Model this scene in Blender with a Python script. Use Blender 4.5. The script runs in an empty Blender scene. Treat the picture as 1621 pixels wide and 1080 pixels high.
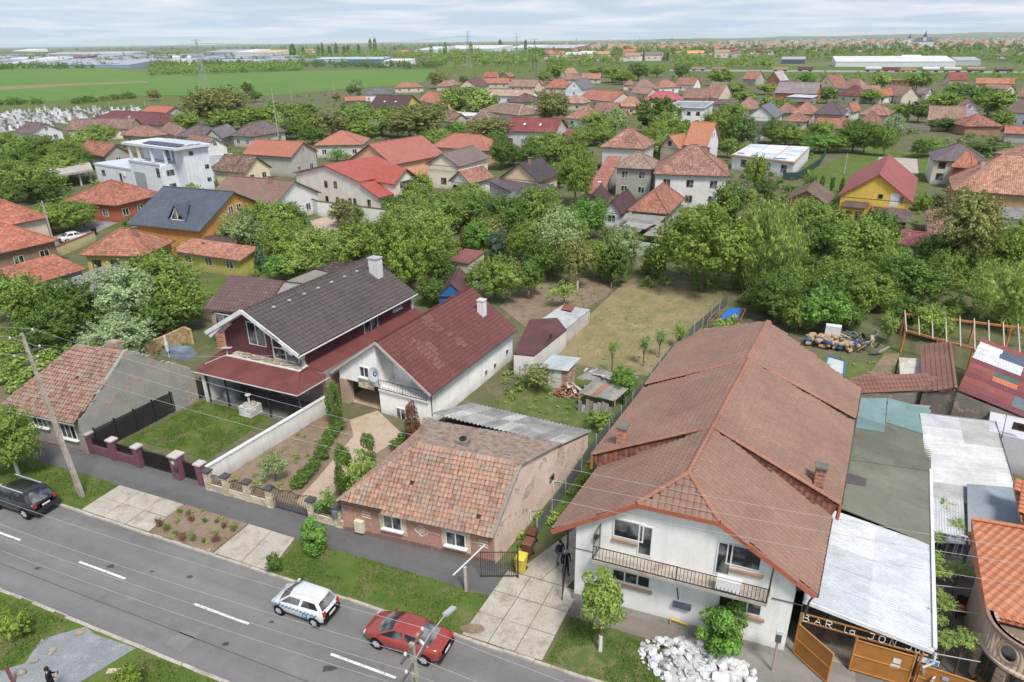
import bpy,math,random
import numpy as np
from mathutils import Vector,Matrix,Euler,noise as mnoise
random.seed(7); RNG = np.random.default_rng(11)
SC = bpy.context.scene; COL = SC.collection
rad = math.radians
HAZE = 5e-5
HGT,FPX,PITCH,ROLL = 28.0,1081.0,23.77,0.7
_p,_r = rad(PITCH),rad(ROLL)
FW = Vector((0,math.cos(_p),-math.sin(_p))); RT0 = Vector((1,0,0)); UP0 = RT0.cross(FW)
RT = RT0 * math.cos(_r) - UP0 * math.sin(_r); UP = RT.cross(FW)
cam_d = bpy.data.cameras.new('camera'); cam = bpy.data.objects.new('camera',cam_d); COL.objects.link(cam)
cam_d.sensor_width = 36; cam_d.lens = 36 * FPX / 1621; cam_d.clip_start = 0.5; cam_d.clip_end = 60000
cam.matrix_world = Matrix(((RT.x,UP.x,-FW.x,0),(RT.y,UP.y,-FW.y,0),(RT.z,UP.z,-FW.z,HGT),(0,0,0,1)))
SC.camera = cam
SUN_EL,SUN_AZ = 57.0,158.0          # azimuth: compass direction the light comes from, 0 = +Y, clockwise
world = bpy.data.worlds.new('World'); SC.world = world; world.use_nodes = True
wn,wl = world.node_tree.nodes,world.node_tree.links
for n in list(wn): wn.remove(n)
sky = wn.new('ShaderNodeTexSky'); sky.sky_type = 'NISHITA'; sky.sun_disc = False
sky.sun_elevation = rad(SUN_EL); sky.sun_rotation = rad(SUN_AZ); sky.altitude = 100; sky.air_density = 1.0; sky.dust_density = 1.6; sky.ozone_density = 1.5
tcw = wn.new('ShaderNodeTexCoord')
sepw = wn.new('ShaderNodeSeparateXYZ'); wl.new(tcw.outputs['Generated'],sepw.inputs[0])
def wmath(op,a,b=None,c=None):
 m = wn.new('ShaderNodeMath'); m.operation = op
 for i,q in enumerate((a,b,c)):
  if q is None: continue
  if isinstance(q,(int,float)): m.inputs[i].default_value = q
  else: wl.new(q,m.inputs[i])
 return m.outputs[0]
dz = wmath('MAXIMUM',wmath('ADD',sepw.outputs[2],0.05),0.02)
cx_,cy_ = wmath('DIVIDE',sepw.outputs[0],dz),wmath('DIVIDE',sepw.outputs[1],dz)
cmb = wn.new('ShaderNodeCombineXYZ'); wl.new(cx_,cmb.inputs[0]); wl.new(cy_,cmb.inputs[1])
cn = wn.new('ShaderNodeTexNoise'); cn.inputs['Scale'].default_value = 0.42; cn.inputs['Detail'].default_value = 7; cn.inputs['Roughness'].default_value = 0.55; cn.inputs['Distortion'].default_value = 0.4
wl.new(cmb.outputs[0],cn.inputs['Vector'])
cr = wn.new('ShaderNodeMapRange'); cr.inputs['From Min'].default_value = 0.43; cr.inputs['From Max'].default_value = 0.63; wl.new(cn.outputs[0],cr.inputs['Value'])
cn2 = wn.new('ShaderNodeTexNoise'); cn2.inputs['Scale'].default_value = 0.9; cn2.inputs['Detail'].default_value = 6; wl.new(cmb.outputs[0],cn2.inputs['Vector'])
ccol = wn.new('ShaderNodeMix'); ccol.data_type = 'RGBA'; ccol.inputs[6].default_value = (7.0,7.4,8.2,1); ccol.inputs[7].default_value = (9.2,9.25,9.5,1)
wl.new(cn2.outputs[0],ccol.inputs[0])
hz = wn.new('ShaderNodeMapRange'); hz.inputs['From Min'].default_value = 0.0; hz.inputs['From Max'].default_value = 0.10; hz.inputs['To Min'].default_value = 0.85; hz.inputs['To Max'].default_value = 0.45
wl.new(sepw.outputs[2],hz.inputs['Value'])
skyv = wn.new('ShaderNodeMix'); skyv.data_type = 'RGBA'; skyv.inputs[7].default_value = (5.7,6.9,8.9,1)
wl.new(hz.outputs[0],skyv.inputs[0]); wl.new(sky.outputs[0],skyv.inputs[6])
cmix = wn.new('ShaderNodeMix'); cmix.data_type = 'RGBA'
cfac = wmath('MULTIPLY',cr.outputs[0],0.92)
wl.new(cfac,cmix.inputs[0]); wl.new(skyv.outputs[2],cmix.inputs[6]); wl.new(ccol.outputs[2],cmix.inputs[7])
bg = wn.new('ShaderNodeBackground'); bg.inputs['Strength'].default_value = 0.08
wl.new(cmix.outputs[2],bg.inputs['Color'])
wo = wn.new('ShaderNodeOutputWorld'); wl.new(bg.outputs[0],wo.inputs['Surface'])
sun_d = bpy.data.lights.new('sun','SUN'); sun_d.energy = 2.6; sun_d.angle = rad(13); sun_d.color = (1.0,0.955,0.88)
sun = bpy.data.objects.new('sun',sun_d); COL.objects.link(sun)
_a = rad(SUN_AZ); _sd = Vector((math.sin(_a) * math.cos(rad(SUN_EL)),math.cos(_a) * math.cos(rad(SUN_EL)),math.sin(rad(SUN_EL))))
sun.rotation_euler = _sd.to_track_quat('Z','Y').to_euler(); sun.location = (0,0,200)
SC.view_settings.view_transform = 'Standard'; SC.view_settings.look = 'None'; SC.view_settings.exposure = 0.5; SC.view_settings.gamma = 1.0; SC.view_settings.use_curve_mapping = False
SC.render.engine = 'CYCLES'
try:
 SC.cycles.max_bounces = 6; SC.cycles.diffuse_bounces = 3; SC.cycles.glossy_bounces = 2; SC.cycles.transmission_bounces = 3; SC.cycles.transparent_max_bounces = 6; SC.cycles.volume_bounces = 1
except Exception: pass
def at(x,y,z=0.0):
 d = RT * ((x - 810.5) / FPX) - UP * ((y - 540) / FPX) + FW
 return Vector((0,0,HGT)) + d * ((z - HGT) / d.z)
def proj(P):
 v = Vector(P) - Vector((0,0,HGT)); c = v.dot(FW)
 return 810.5 + FPX * v.dot(RT) / c,540 - FPX * v.dot(UP) / c,c
def height_for(P,ypx,lo=0.0,hi=60.0):
 """height above P at which a point is seen at photo row ypx"""
 for _ in range(40):
  m = (lo + hi) / 2
  if proj((P[0],P[1],m))[1] > ypx: lo = m
  else: hi = m
 return (lo + hi) / 2
SA = rad(-22.6); SU = Vector((math.cos(SA),math.sin(SA),0)); TU = Vector((-SU.y,SU.x,0))   # along the street, across it
def ST(s,t,z=0.0): return SU * s + TU * t + Vector((0,0,z))
def to_st(P): return P.x * SU.x + P.y * SU.y,P.x * TU.x + P.y * TU.y
def C(r,g,b,k=0.86):
 f = lambda c: (c / 255 / 12.92 if c / 255 <= 0.04045 else ((c / 255 + 0.055) / 1.055) ** 2.4)
 m = .3 * f(r) + .6 * f(g) + .1 * f(b)
 return tuple((c * .88 + m * .12) * k for c in (f(r),f(g),f(b))) + (1.0,)
MATS = {}
class NT:
 def __init__(s,name,rough=0.85,spec=0.25):
  s.m = bpy.data.materials.new(name); s.m.use_nodes = True; s.t = s.m.node_tree; s.n = s.t.nodes; s.l = s.t.links
  s.b = s.n['Principled BSDF']; s.b.inputs['Roughness'].default_value = rough; s.b.inputs['Specular IOR Level'].default_value = spec; MATS[name] = s.m
 def node(s,kind,**k):
  x = s.n.new('ShaderNode' + kind)
  for a,v in k.items(): setattr(x,a,v)
  return x
 def put(s,sock,v):
  if hasattr(v,'is_linked'): s.l.new(v,sock)
  else: sock.default_value = v[:3] if sock.type == 'VECTOR' and hasattr(v,'__len__') else v
 def math(s,op,a,b=None,c=None,clamp=False):
  x = s.node('Math',operation=op,use_clamp=clamp)
  for i,v in enumerate((a,b,c)):
   if v is not None: s.put(x.inputs[i],v)
  return x.outputs[0]
 def noise(s,vec,scale,detail=4,rough=0.55,dist=0.0):
  x = s.node('TexNoise'); x.inputs['Scale'].default_value = scale; x.inputs['Detail'].default_value = detail; x.inputs['Roughness'].default_value = rough; x.inputs['Distortion'].default_value = dist
  if vec is not None: s.l.new(vec,x.inputs['Vector'])
  return x.outputs[0]
 def rng(s,v,a,b,c=0.0,d=1.0):
  x = s.node('MapRange'); x.inputs['From Min'].default_value = a; x.inputs['From Max'].default_value = b; x.inputs['To Min'].default_value = c; x.inputs['To Max'].default_value = d
  s.l.new(v,x.inputs['Value']); return x.outputs[0]
 def mix(s,fac,a,b,blend='MIX'):
  x = s.node('Mix',data_type='RGBA',blend_type=blend); s.put(x.inputs[0],fac); s.put(x.inputs[6],a); s.put(x.inputs[7],b); return x.outputs[2]
 def scale(s,col,fac):
  x = s.node('VectorMath',operation='SCALE'); s.put(x.inputs[0],col); s.put(x.inputs['Scale'],fac); return x.outputs[0]
 def ocol(s): return s.node('ObjectInfo').outputs['Color']
 def pos(s): return s.node('NewGeometry').outputs['Position']
 def uv(s): return s.node('UVMap',uv_map='uv').outputs[0]
 def xyz(s,v):
  x = s.node('SeparateXYZ'); s.l.new(v,x.inputs[0]); return x.outputs
 def comb(s,a,b,c=0.0):
  x = s.node('CombineXYZ'); s.put(x.inputs[0],a); s.put(x.inputs[1],b); s.put(x.inputs[2],c); return x.outputs[0]
 def white(s,vec):
  x = s.node('TexWhiteNoise'); s.l.new(vec,x.inputs['Vector']); return x.outputs['Value']
 def bump(s,h,dist=0.02,strength=0.6):
  x = s.node('Bump'); x.inputs['Strength'].default_value = strength; x.inputs['Distance'].default_value = dist; s.l.new(h,x.inputs['Height']); s.l.new(x.outputs[0],s.b.inputs['Normal'])
 def col(s,v): s.put(s.b.inputs['Base Color'],v)
def mk_plain(name,rough=0.7,spec=0.3,var=0.12,metal=0.0):
 t = NT(name,rough,spec); t.b.inputs['Metallic'].default_value = metal
 n = t.noise(t.pos(),1.7,5); t.col(t.scale(t.ocol(),t.rng(n,0.3,0.7,1 - var,1 + var))); return t.m
mk_plain('plain'); mk_plain('gloss',0.25,0.5,0.04); mk_plain('metal',0.42,0.5,0.15,0.0); mk_plain('rubber',0.8,0.2,0.1)
t = NT('carpaint',0.28,0.5); t.b.inputs['Coat Weight'].default_value = 0.8; t.b.inputs['Coat Roughness'].default_value = 0.06
t.col(t.scale(t.ocol(),t.rng(t.noise(t.pos(),3,3),.3,.7,.93,1.05)))
t = NT('glass',0.08,0.6); t.col((0.035,0.042,0.05,1))
n = t.noise(t.pos(),0.9,2); t.col(t.mix(t.rng(n,.45,.62),(0.02,0.024,0.03,1),(0.22,0.22,0.22,1)))
t = NT('wall',0.92,0.15); p = t.pos(); x,y,z = t.xyz(p)
big = t.noise(p,0.55,6,0.6); fine = t.noise(p,9,4)
streak = t.noise(t.comb(t.math('MULTIPLY',x,2.6),t.math('MULTIPLY',y,2.6),t.math('MULTIPLY',z,0.22)),1.0,5,.6)
k = t.math('MULTIPLY',t.rng(big,.3,.7,.98,1.17),t.rng(fine,.3,.7,.97,1.05))
k = t.math('MULTIPLY',k,t.rng(streak,.5,.75,1.0,.84))
dirt = t.math('MULTIPLY',t.rng(z,0.0,0.9,1.0,0.0),t.rng(big,.35,.65,.2,.9),clamp=True)
t.col(t.mix(dirt,t.scale(t.ocol(),k),t.scale(t.mix(.5,t.ocol(),(.2,.18,.15,1)),.75))); t.bump(fine,.012,.4)
t = NT('old_wall',0.95,0.1); p = t.pos(); big = t.noise(p,0.45,7,.65,.5); fine = t.noise(p,7,5)
base = t.scale(t.ocol(),t.math('MULTIPLY',t.rng(big,.3,.7,.78,1.12),t.rng(fine,.3,.7,.9,1.08)))
peel = t.rng(t.noise(p,0.9,6,.62,.6),.57,.62)
t.col(t.mix(t.math('MULTIPLY',peel,.7),base,t.scale((.42,.30,.24,1),t.rng(fine,.3,.7,.8,1.3)))); t.bump(t.math('ADD',fine,peel),.03,.5)
def mk_brick(name,bw,bh):
 t = NT(name,.9,.15); u = t.uv(); a,b,c = t.xyz(u)
 row = t.math('FLOOR',t.math('DIVIDE',b,bh)); off = t.math('MULTIPLY',t.math('MODULO',row,2.0),.5)
 cu = t.math('ADD',t.math('DIVIDE',a,bw),off); cid = t.comb(t.math('FLOOR',cu),row)
 fu = t.math('ABSOLUTE',t.math('SUBTRACT',t.math('FRACT',cu),.5)); fv = t.math('ABSOLUTE',t.math('SUBTRACT',t.math('FRACT',t.math('DIVIDE',b,bh)),.5))
 j = t.math('MAXIMUM',t.rng(fu,.46,.48),t.rng(fv,.40,.44))
 t.col(t.mix(j,t.scale(t.ocol(),t.rng(t.white(cid),0,1,.72,1.25)),(.42,.40,.37,1))); t.bump(t.math('SUBTRACT',1.0,j),.02,.6); return t.m
mk_brick('brick',.36,.24)
def mk_tile(name,tw,th,var,moss,rough=.85,wavy=.5,spec=.2,patch=.3):
 t = NT(name,rough,spec); u = t.uv(); a,b,c = t.xyz(u); p = t.pos()
 cu = t.math('DIVIDE',a,tw); cv = t.math('DIVIDE',b,th)
 oi = t.node('ObjectInfo'); rnd = oi.outputs['Random']
 cid = t.comb(t.math('FLOOR',cu),t.math('FLOOR',cv),t.math('MULTIPLY',rnd,37.0))
 w = t.white(cid); fv = t.math('FRACT',cv); fu = t.math('ABSOLUTE',t.math('SUBTRACT',t.math('FRACT',cu),.5))
 big = t.noise(p,.35,6,.65,.4); mid = t.noise(p,1.6,5,.6)
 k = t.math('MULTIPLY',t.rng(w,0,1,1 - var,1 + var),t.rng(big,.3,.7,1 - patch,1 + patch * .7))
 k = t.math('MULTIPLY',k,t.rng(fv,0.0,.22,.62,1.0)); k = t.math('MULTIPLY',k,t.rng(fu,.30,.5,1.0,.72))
 col = t.scale(oi.outputs['Color'],k)
 pale = t.math('MULTIPLY',t.rng(t.white(t.scale(cid,1.37)),.82,.9),.35 * min(1,var * 3))
 col = t.mix(pale,col,t.scale(t.mix(.6,oi.outputs['Color'],(.55,.45,.38,1)),1.15))
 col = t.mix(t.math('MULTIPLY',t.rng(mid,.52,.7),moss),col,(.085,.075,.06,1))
 t.col(col)
 hgt = t.math('ADD',t.math('MULTIPLY',t.math('SUBTRACT',1.0,fv),.6),t.math('MULTIPLY',t.math('COSINE',t.math('MULTIPLY',cu,6.2832)),wavy))
 t.bump(hgt,.05,.8); return t.m
mk_tile('tile',.30,.36,.24,.42); mk_tile('tile_new',.34,.40,.07,.06,.6,.6,.3,.10); mk_tile('tile_old',.26,.32,.38,.75,.95,.5,.1,.4)
def mk_geo(name,var,moss,rough=.85,lich=(.33,.30,.25,1),la=.18,odd=.45):
 t = NT(name,rough,.2); oi = t.node('ObjectInfo'); g = t.node('NewGeometry'); p = g.outputs['Position']
 w = t.math('FRACT',t.math('ADD',t.math('MULTIPLY',oi.outputs['Random'],7.31),g.outputs['Random Per Island']))
 w2 = t.math('FRACT',t.math('MULTIPLY',w,13.7))
 big = t.noise(p,.33,6,.65,.5); fine = t.noise(p,11,5,.65)
 k = t.math('MULTIPLY',t.rng(w,0,1,1 - var,1 + var),t.math('MULTIPLY',t.rng(big,.3,.7,1 - la,1 + la),t.rng(fine,.3,.7,.84,1.14)))
 col = t.scale(oi.outputs['Color'],k)
 col = t.mix(t.math('MULTIPLY',t.rng(w2,.80,.95),odd),col,t.mix(.5,oi.outputs['Color'],lich))
 m = t.math('MULTIPLY',t.rng(t.noise(p,1.7,8,.72,.4),.44,.66),moss)
 t.col(t.mix(m,col,lich)); t.bump(fine,.012,.5); return t.m
mk_geo('tile_geo_old',.30,.8); mk_geo('tile_geo',.05,.16,.8,(.25,.195,.165,1),.15,.10); mk_geo('tile_geo_metal',.04,.08,.55,(.26,.2,.19,1),.12,.15)
def mk_sheet(name,pitch,rough,rust,stain=.25,wave=True):
 t = NT(name,rough,.35); u = t.uv(); a,b,c = t.xyz(u); p = t.pos()
 big = t.noise(p,.5,6,.65,.4); fine = t.noise(p,6,5)
 k = t.math('MULTIPLY',t.rng(big,.3,.7,1 - stain,1 + stain * .5),t.rng(fine,.3,.7,.92,1.06))
 col = t.scale(t.ocol(),k)
 sid = t.comb(t.math('FLOOR',t.math('DIVIDE',a,1.05)),t.math('FLOOR',t.math('DIVIDE',b,2.3)))
 col = t.scale(col,t.rng(t.white(sid),0,1,.88,1.08))
 t.col(t.mix(t.math('MULTIPLY',t.rng(t.noise(p,1.3,6,.7,.5),.55,.68),rust),col,(.17,.10,.07,1)))
 if wave: t.bump(t.math('COSINE',t.math('MULTIPLY',a,6.2832 / pitch)),.04,.7)
 return t.m
mk_sheet('sheet',.18,.55,.12); mk_sheet('sheet_rust',.18,.75,.55,.4); mk_sheet('membrane',9,.85,.05,.22,False); mk_sheet('asbestos',.177,.95,.22,.35)
t = NT('leaf',.55,.25); oi = t.node('ObjectInfo'); g = t.node('NewGeometry')
w = t.math('FRACT',t.math('ADD',t.math('MULTIPLY',oi.outputs['Random'],5.3),g.outputs['Random Per Island']))
cl = t.noise(t.node('TexCoord').outputs['Object'],1.1,3)
k = t.math('MULTIPLY',t.rng(w,0,1,.66,1.34),t.rng(cl,.35,.65,.8,1.2))
col = t.scale(oi.outputs['Color'],k); hs = t.node('HueSaturation'); hs.inputs['Saturation'].default_value = 1.08; hs.inputs['Value'].default_value = 1.12; t.l.new(t.rng(w,0,1,.485,.515),hs.inputs['Hue']); t.l.new(col,hs.inputs['Color']); t.col(hs.outputs[0])
tr = t.node('BsdfTranslucent'); t.l.new(hs.outputs[0],tr.inputs['Color']); ms = t.node('MixShader'); ms.inputs[0].default_value = .28
t.l.new(t.b.outputs[0],ms.inputs[1]); t.l.new(tr.outputs[0],ms.inputs[2]); t.l.new(ms.outputs[0],t.n['Material Output'].inputs['Surface'])
t = NT('bark',.95,.1); p = t.pos(); x,y,z = t.xyz(p)
t.col(t.scale(t.ocol(),t.rng(t.noise(t.comb(t.math('MULTIPLY',x,9),t.math('MULTIPLY',y,9),t.math('MULTIPLY',z,1.6)),1,5),.3,.7,.6,1.4)))
def mk_ground(name,a,b,c,s1=.22,s2=1.6,rough=.97,fine=14,fv=.35,bump=.04):
 t = NT(name,rough,.1); p = t.pos(); n1 = t.noise(p,s1,7,.62,.5); n2 = t.noise(p,s2,6,.65,.3); n3 = t.noise(p,fine,5,.7)
 col = t.mix(t.rng(n1,.38,.62),a,b); col = t.mix(t.math('MULTIPLY',t.rng(n2,.5,.68),.8),col,c)
 t.col(t.scale(col,t.rng(n3,.28,.72,1 - fv,1 + fv))); t.bump(n3,bump,.7); return t.m
mk_ground('grass',(.085,.135,.030,1),(.115,.165,.036,1),(.20,.165,.09,1),.3,.9)
mk_ground('grass_rough',(.085,.13,.035,1),(.13,.16,.05,1),(.23,.19,.11,1),.3,1.1)
mk_ground('grass_dry',(.27,.22,.125,1),(.19,.18,.08,1),(.32,.26,.17,1),.25,.8)
mk_ground('yard',(.10,.125,.045,1),(.15,.14,.085,1),(.21,.17,.12,1),.12,.6)
mk_ground('soil',(.23,.165,.12,1),(.28,.21,.155,1),(.15,.13,.06,1),.35,1.3)
mk_ground('crop',(.105,.20,.045,1),(.125,.215,.05,1),(.16,.215,.065,1),.004,.05,.95,1.2,.12)
mk_ground('land',(.075,.12,.04,1),(.15,.17,.065,1),(.20,.185,.10,1),.004,.02,.97,.3,.3)
mk_ground('gravel',(.30,.31,.32,1),(.25,.26,.28,1),(.36,.36,.36,1),.3,1.5,.95,22,.55,.06)
mk_ground('concrete',(.48,.44,.385,1),(.40,.355,.305,1),(.29,.24,.19,1),.5,1.1,.9,9,.22,.012)
mk_ground('paving',(.43,.33,.25,1),(.50,.39,.30,1),(.36,.28,.21,1),.3,1.5,.9,8,.16,.01)
t = NT('road_paint',.8,.2); n_ = t.noise(t.pos(),3.5,8,.75,.3); t.col(t.mix(t.rng(n_,.52,.66),t.ocol(),(.24,.235,.23,1)))
t = NT('asphalt',.93,.15); p = t.pos(); n1 = t.noise(p,.16,6,.6,.4); n2 = t.noise(p,1.1,6,.65,.2); n3 = t.noise(p,26,4,.7)
crack = t.node('TexVoronoi',feature='DISTANCE_TO_EDGE'); crack.inputs['Scale'].default_value = .23
wv = t.node('VectorMath',operation='ADD'); t.l.new(p,wv.inputs[0]); t.l.new(t.scale(t.node('TexNoise').outputs['Color'],.0),wv.inputs[1])
dn = t.node('TexNoise'); dn.inputs['Scale'].default_value = .7; dn.inputs['Detail'].default_value = 5; t.l.new(p,dn.inputs['Vector']); t.l.new(t.scale(dn.outputs['Color'],1.6),wv.inputs[1]); t.l.new(wv.outputs[0],crack.inputs['Vector'])
k = t.math('MULTIPLY',t.math('MULTIPLY',t.rng(n1,.3,.7,.88,1.10),t.rng(n2,.3,.7,.92,1.08)),t.rng(n3,.3,.7,.86,1.12))
sx,sy,sz = t.xyz(p); al = t.math('ADD',t.math('MULTIPLY',sx,SU.x),t.math('MULTIPLY',sy,SU.y)); ac = t.math('ADD',t.math('MULTIPLY',sx,TU.x),t.math('MULTIPLY',sy,TU.y))
lane = t.noise(t.comb(t.math('MULTIPLY',al,.05),t.math('MULTIPLY',ac,.9)),1.0,5,.6); spot = t.noise(p,.55,7,.72,.3)
k = t.math('MULTIPLY',k,t.math('MULTIPLY',t.rng(lane,.3,.7,.86,1.12),t.rng(spot,.62,.72,1.0,.72)))
k = t.math('MULTIPLY',k,t.math('SUBTRACT',1.0,t.math('MULTIPLY',t.rng(crack.outputs['Distance'],.0,.006,1,0),t.rng(n2,.45,.6,0,.3))))
t.col(t.scale(t.ocol(),k)); t.bump(n3,.008,.4)
Z = Vector((0,0,1))
class MB:
 def __init__(s): s.v = []; s.f = []; s.mi = []
 def poly(s,pts,mi=0):
  i = len(s.v); s.v += [tuple(p) for p in pts]; s.f.append(tuple(range(i,i + len(pts)))); s.mi.append(mi); return s
 def mesh(s,vs,fs,mi=0):
  i = len(s.v); s.v += [tuple(p) for p in vs]; s.f += [tuple(i + k for k in f) for f in fs]; s.mi += [mi] * len(fs); return s
 def prism(s,pts,d,mi=0):
  """polygon pts and its copy moved by d"""
  n = len(pts); d = Vector(d); a = [Vector(p) for p in pts]; b = [p + d for p in a]
  fs = [tuple(range(n)),tuple(range(2 * n - 1,n - 1,-1))] + [(i,i + n,(i + 1) % n + n,(i + 1) % n) for i in range(n)]
  return s.mesh(a + b,fs,mi)
 def obox(s,c,ax,ay,az,mi=0):
  """box with centre c and half vectors"""
  c,ax,ay,az = Vector(c),Vector(ax),Vector(ay),Vector(az)
  vs = [c + ax * i + ay * j + az * k for i,j,k in ((-1,-1,-1),(1,-1,-1),(1,1,-1),(-1,1,-1),(-1,-1,1),(1,-1,1),(1,1,1),(-1,1,1))]
  return s.mesh(vs,[(3,2,1,0),(4,5,6,7),(0,1,5,4),(1,2,6,5),(2,3,7,6),(3,0,4,7)],mi)
 def bar(s,p0,p1,w,h,mi=0,up=Z):
  p0,p1 = Vector(p0),Vector(p1); d = p1 - p0
  if d.length < 1e-6: return s
  a = d.cross(up)
  if a.length < 1e-5: a = Vector((1,0,0))
  a.normalize(); b = a.cross(d).normalized()
  return s.obox((p0 + p1) / 2,d / 2,a * (w / 2),b * (h / 2),mi)
 def tube(s,pts,r,n=6,mi=0,cap=True):
  pts = [Vector(p) for p in pts]; rs = r if isinstance(r,(list,tuple)) else [r] * len(pts); vs,fs = [],[]; ref = None
  for i,p in enumerate(pts):
   d = (pts[min(i + 1,len(pts) - 1)] - pts[max(i - 1,0)]).normalized()
   a = (d.cross(Z) if ref is None else ref - d * ref.dot(d))
   if a.length < 1e-4: a = d.cross(Vector((0,1,0)))
   a.normalize(); ref = a; b = d.cross(a)
   vs += [p + (a * math.cos(6.2832 * k / n) + b * math.sin(6.2832 * k / n)) * rs[i] for k in range(n)]
  for i in range(len(pts) - 1):
   fs += [(i * n + k,i * n + (k + 1) % n,(i + 1) * n + (k + 1) % n,(i + 1) * n + k) for k in range(n)]
  if cap: fs += [tuple(range(n - 1,-1,-1)),tuple(range((len(pts) - 1) * n,len(pts) * n))]
  return s.mesh(vs,fs,mi)
 def lathe(s,c,prof,n=12,mi=0):
  """profile [(r, z)] turned round the upright axis at c"""
  c = Vector(c); vs = [c + Vector((r * math.cos(6.2832 * k / n),r * math.sin(6.2832 * k / n),z)) for r,z in prof for k in range(n)]
  fs = [(i * n + k,i * n + (k + 1) % n,(i + 1) * n + (k + 1) % n,(i + 1) * n + k) for i in range(len(prof) - 1) for k in range(n)]
  fs += [tuple(range(n - 1,-1,-1)),tuple(range((len(prof) - 1) * n,len(prof) * n))]
  return s.mesh(vs,fs,mi)
 def data(s,name,mats,off=(0,0,0),smooth=False):
  me = bpy.data.meshes.new(name); o = Vector(off)
  vs = np.array(s.v,float).reshape(-1,3) - np.array(o)
  me.from_pydata(vs.tolist(),[],s.f)
  for m in (mats if isinstance(mats,(list,tuple)) else [mats]): me.materials.append(MATS[m])
  if any(s.mi): me.polygons.foreach_set('material_index',s.mi)
  if smooth: me.polygons.foreach_set('use_smooth',[True] * len(s.f))
  face_uv(me,o); me.update(); return me
 def build(s,name,mat,parent=None,col=(1,1,1,1),smooth=False,kind=None):
  off = parent_loc(parent)
  return link(name,s.data(name,mat,off,smooth),parent,col,kind)
def parent_loc(o):
 v = Vector((0,0,0))
 while o is not None: v = v + o.location; o = o.parent
 return v
def face_uv(me,off=(0,0,0)):
 """uv in metres on each face: along the level direction, and up the slope"""
 nl = len(me.loops)
 if not nl: return
 me.update(); uv = me.uv_layers.new(name='uv')
 vi = np.empty(nl,np.int32); me.loops.foreach_get('vertex_index',vi)
 co = np.empty(len(me.vertices) * 3); me.vertices.foreach_get('co',co); co = co.reshape(-1,3) + np.array(off)
 nf = len(me.polygons); nr = np.empty(nf * 3); me.polygons.foreach_get('normal',nr); nr = nr.reshape(-1,3)
 lt = np.empty(nf,np.int32); me.polygons.foreach_get('loop_total',lt); fi = np.repeat(np.arange(nf),lt)
 h = np.stack([-nr[:,1],nr[:,0],np.zeros(nf)],1); ln = np.linalg.norm(h,axis=1); h[ln < 1e-3] = (SU.x,SU.y,0); ln[ln < 1e-3] = 1; h /= ln[:,None]
 up = np.cross(nr,h); up[up[:,2] < -1e-6] *= -1
 q = co[vi]; out = np.stack([(q * h[fi]).sum(1),(q * up[fi]).sum(1)],1); uv.data.foreach_set('uv',out.ravel())
def link(name,me,parent=None,col=None,kind=None,loc=None,rot=None):
 o = bpy.data.objects.new(name,me); COL.objects.link(o)
 if parent is not None: o.parent = parent
 if col is not None: o.color = col
 if kind: o['kind'] = kind
 if loc is not None: o.location = loc
 if rot is not None: o.rotation_euler = rot
 return o
def tag(o,label=None,cat=None,group=None,kind=None):
 for k,v in (('label',label),('category',cat),('group',group),('kind',kind)):
  if v: o[k] = v
 return o
def thing(name,label,cat,loc,rz=0.0,group=None):
 o = bpy.data.objects.new(name,None); COL.objects.link(o); o.location = Vector(loc); o.rotation_euler = (0,0,rz); o.empty_display_size = .3
 return tag(o,label,cat,group)
def copy_thing(root,loc,rz=0.0,label=None,group=None,scale=None,cols=None):
 r = root.copy(); COL.objects.link(r); r.location = Vector(loc); r.rotation_euler = (0,0,rz)
 if scale is not None: r.scale = scale if hasattr(scale,'__len__') else (scale,) * 3
 if label: r['label'] = label
 if group: r['group'] = group
 for ch in list(root.children):
  c = ch.copy(); COL.objects.link(c); c.parent = r
  if cols and ch.name.split('.')[0] in cols: c.color = cols[ch.name.split('.')[0]]
  for g in list(ch.children):
   d = g.copy(); COL.objects.link(d); d.parent = c
   if cols and g.name.split('.')[0] in cols: d.color = cols[g.name.split('.')[0]]
 return r
def sheet(name,pts,mat,z,col=(1,1,1,1),kind='structure',thick=0.0,sub=0):
 """a flat ground cover"""
 b = MB(); q = [Vector((p[0],p[1],z)) for p in pts]
 if thick: b.prism(q,(0,0,-thick))
 else: b.poly(q)
 o = b.build(name,mat,None,col); o['kind'] = kind; return o
def G(*a): return [at(x,y) for x,y in a]
_WIN = {}
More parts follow.
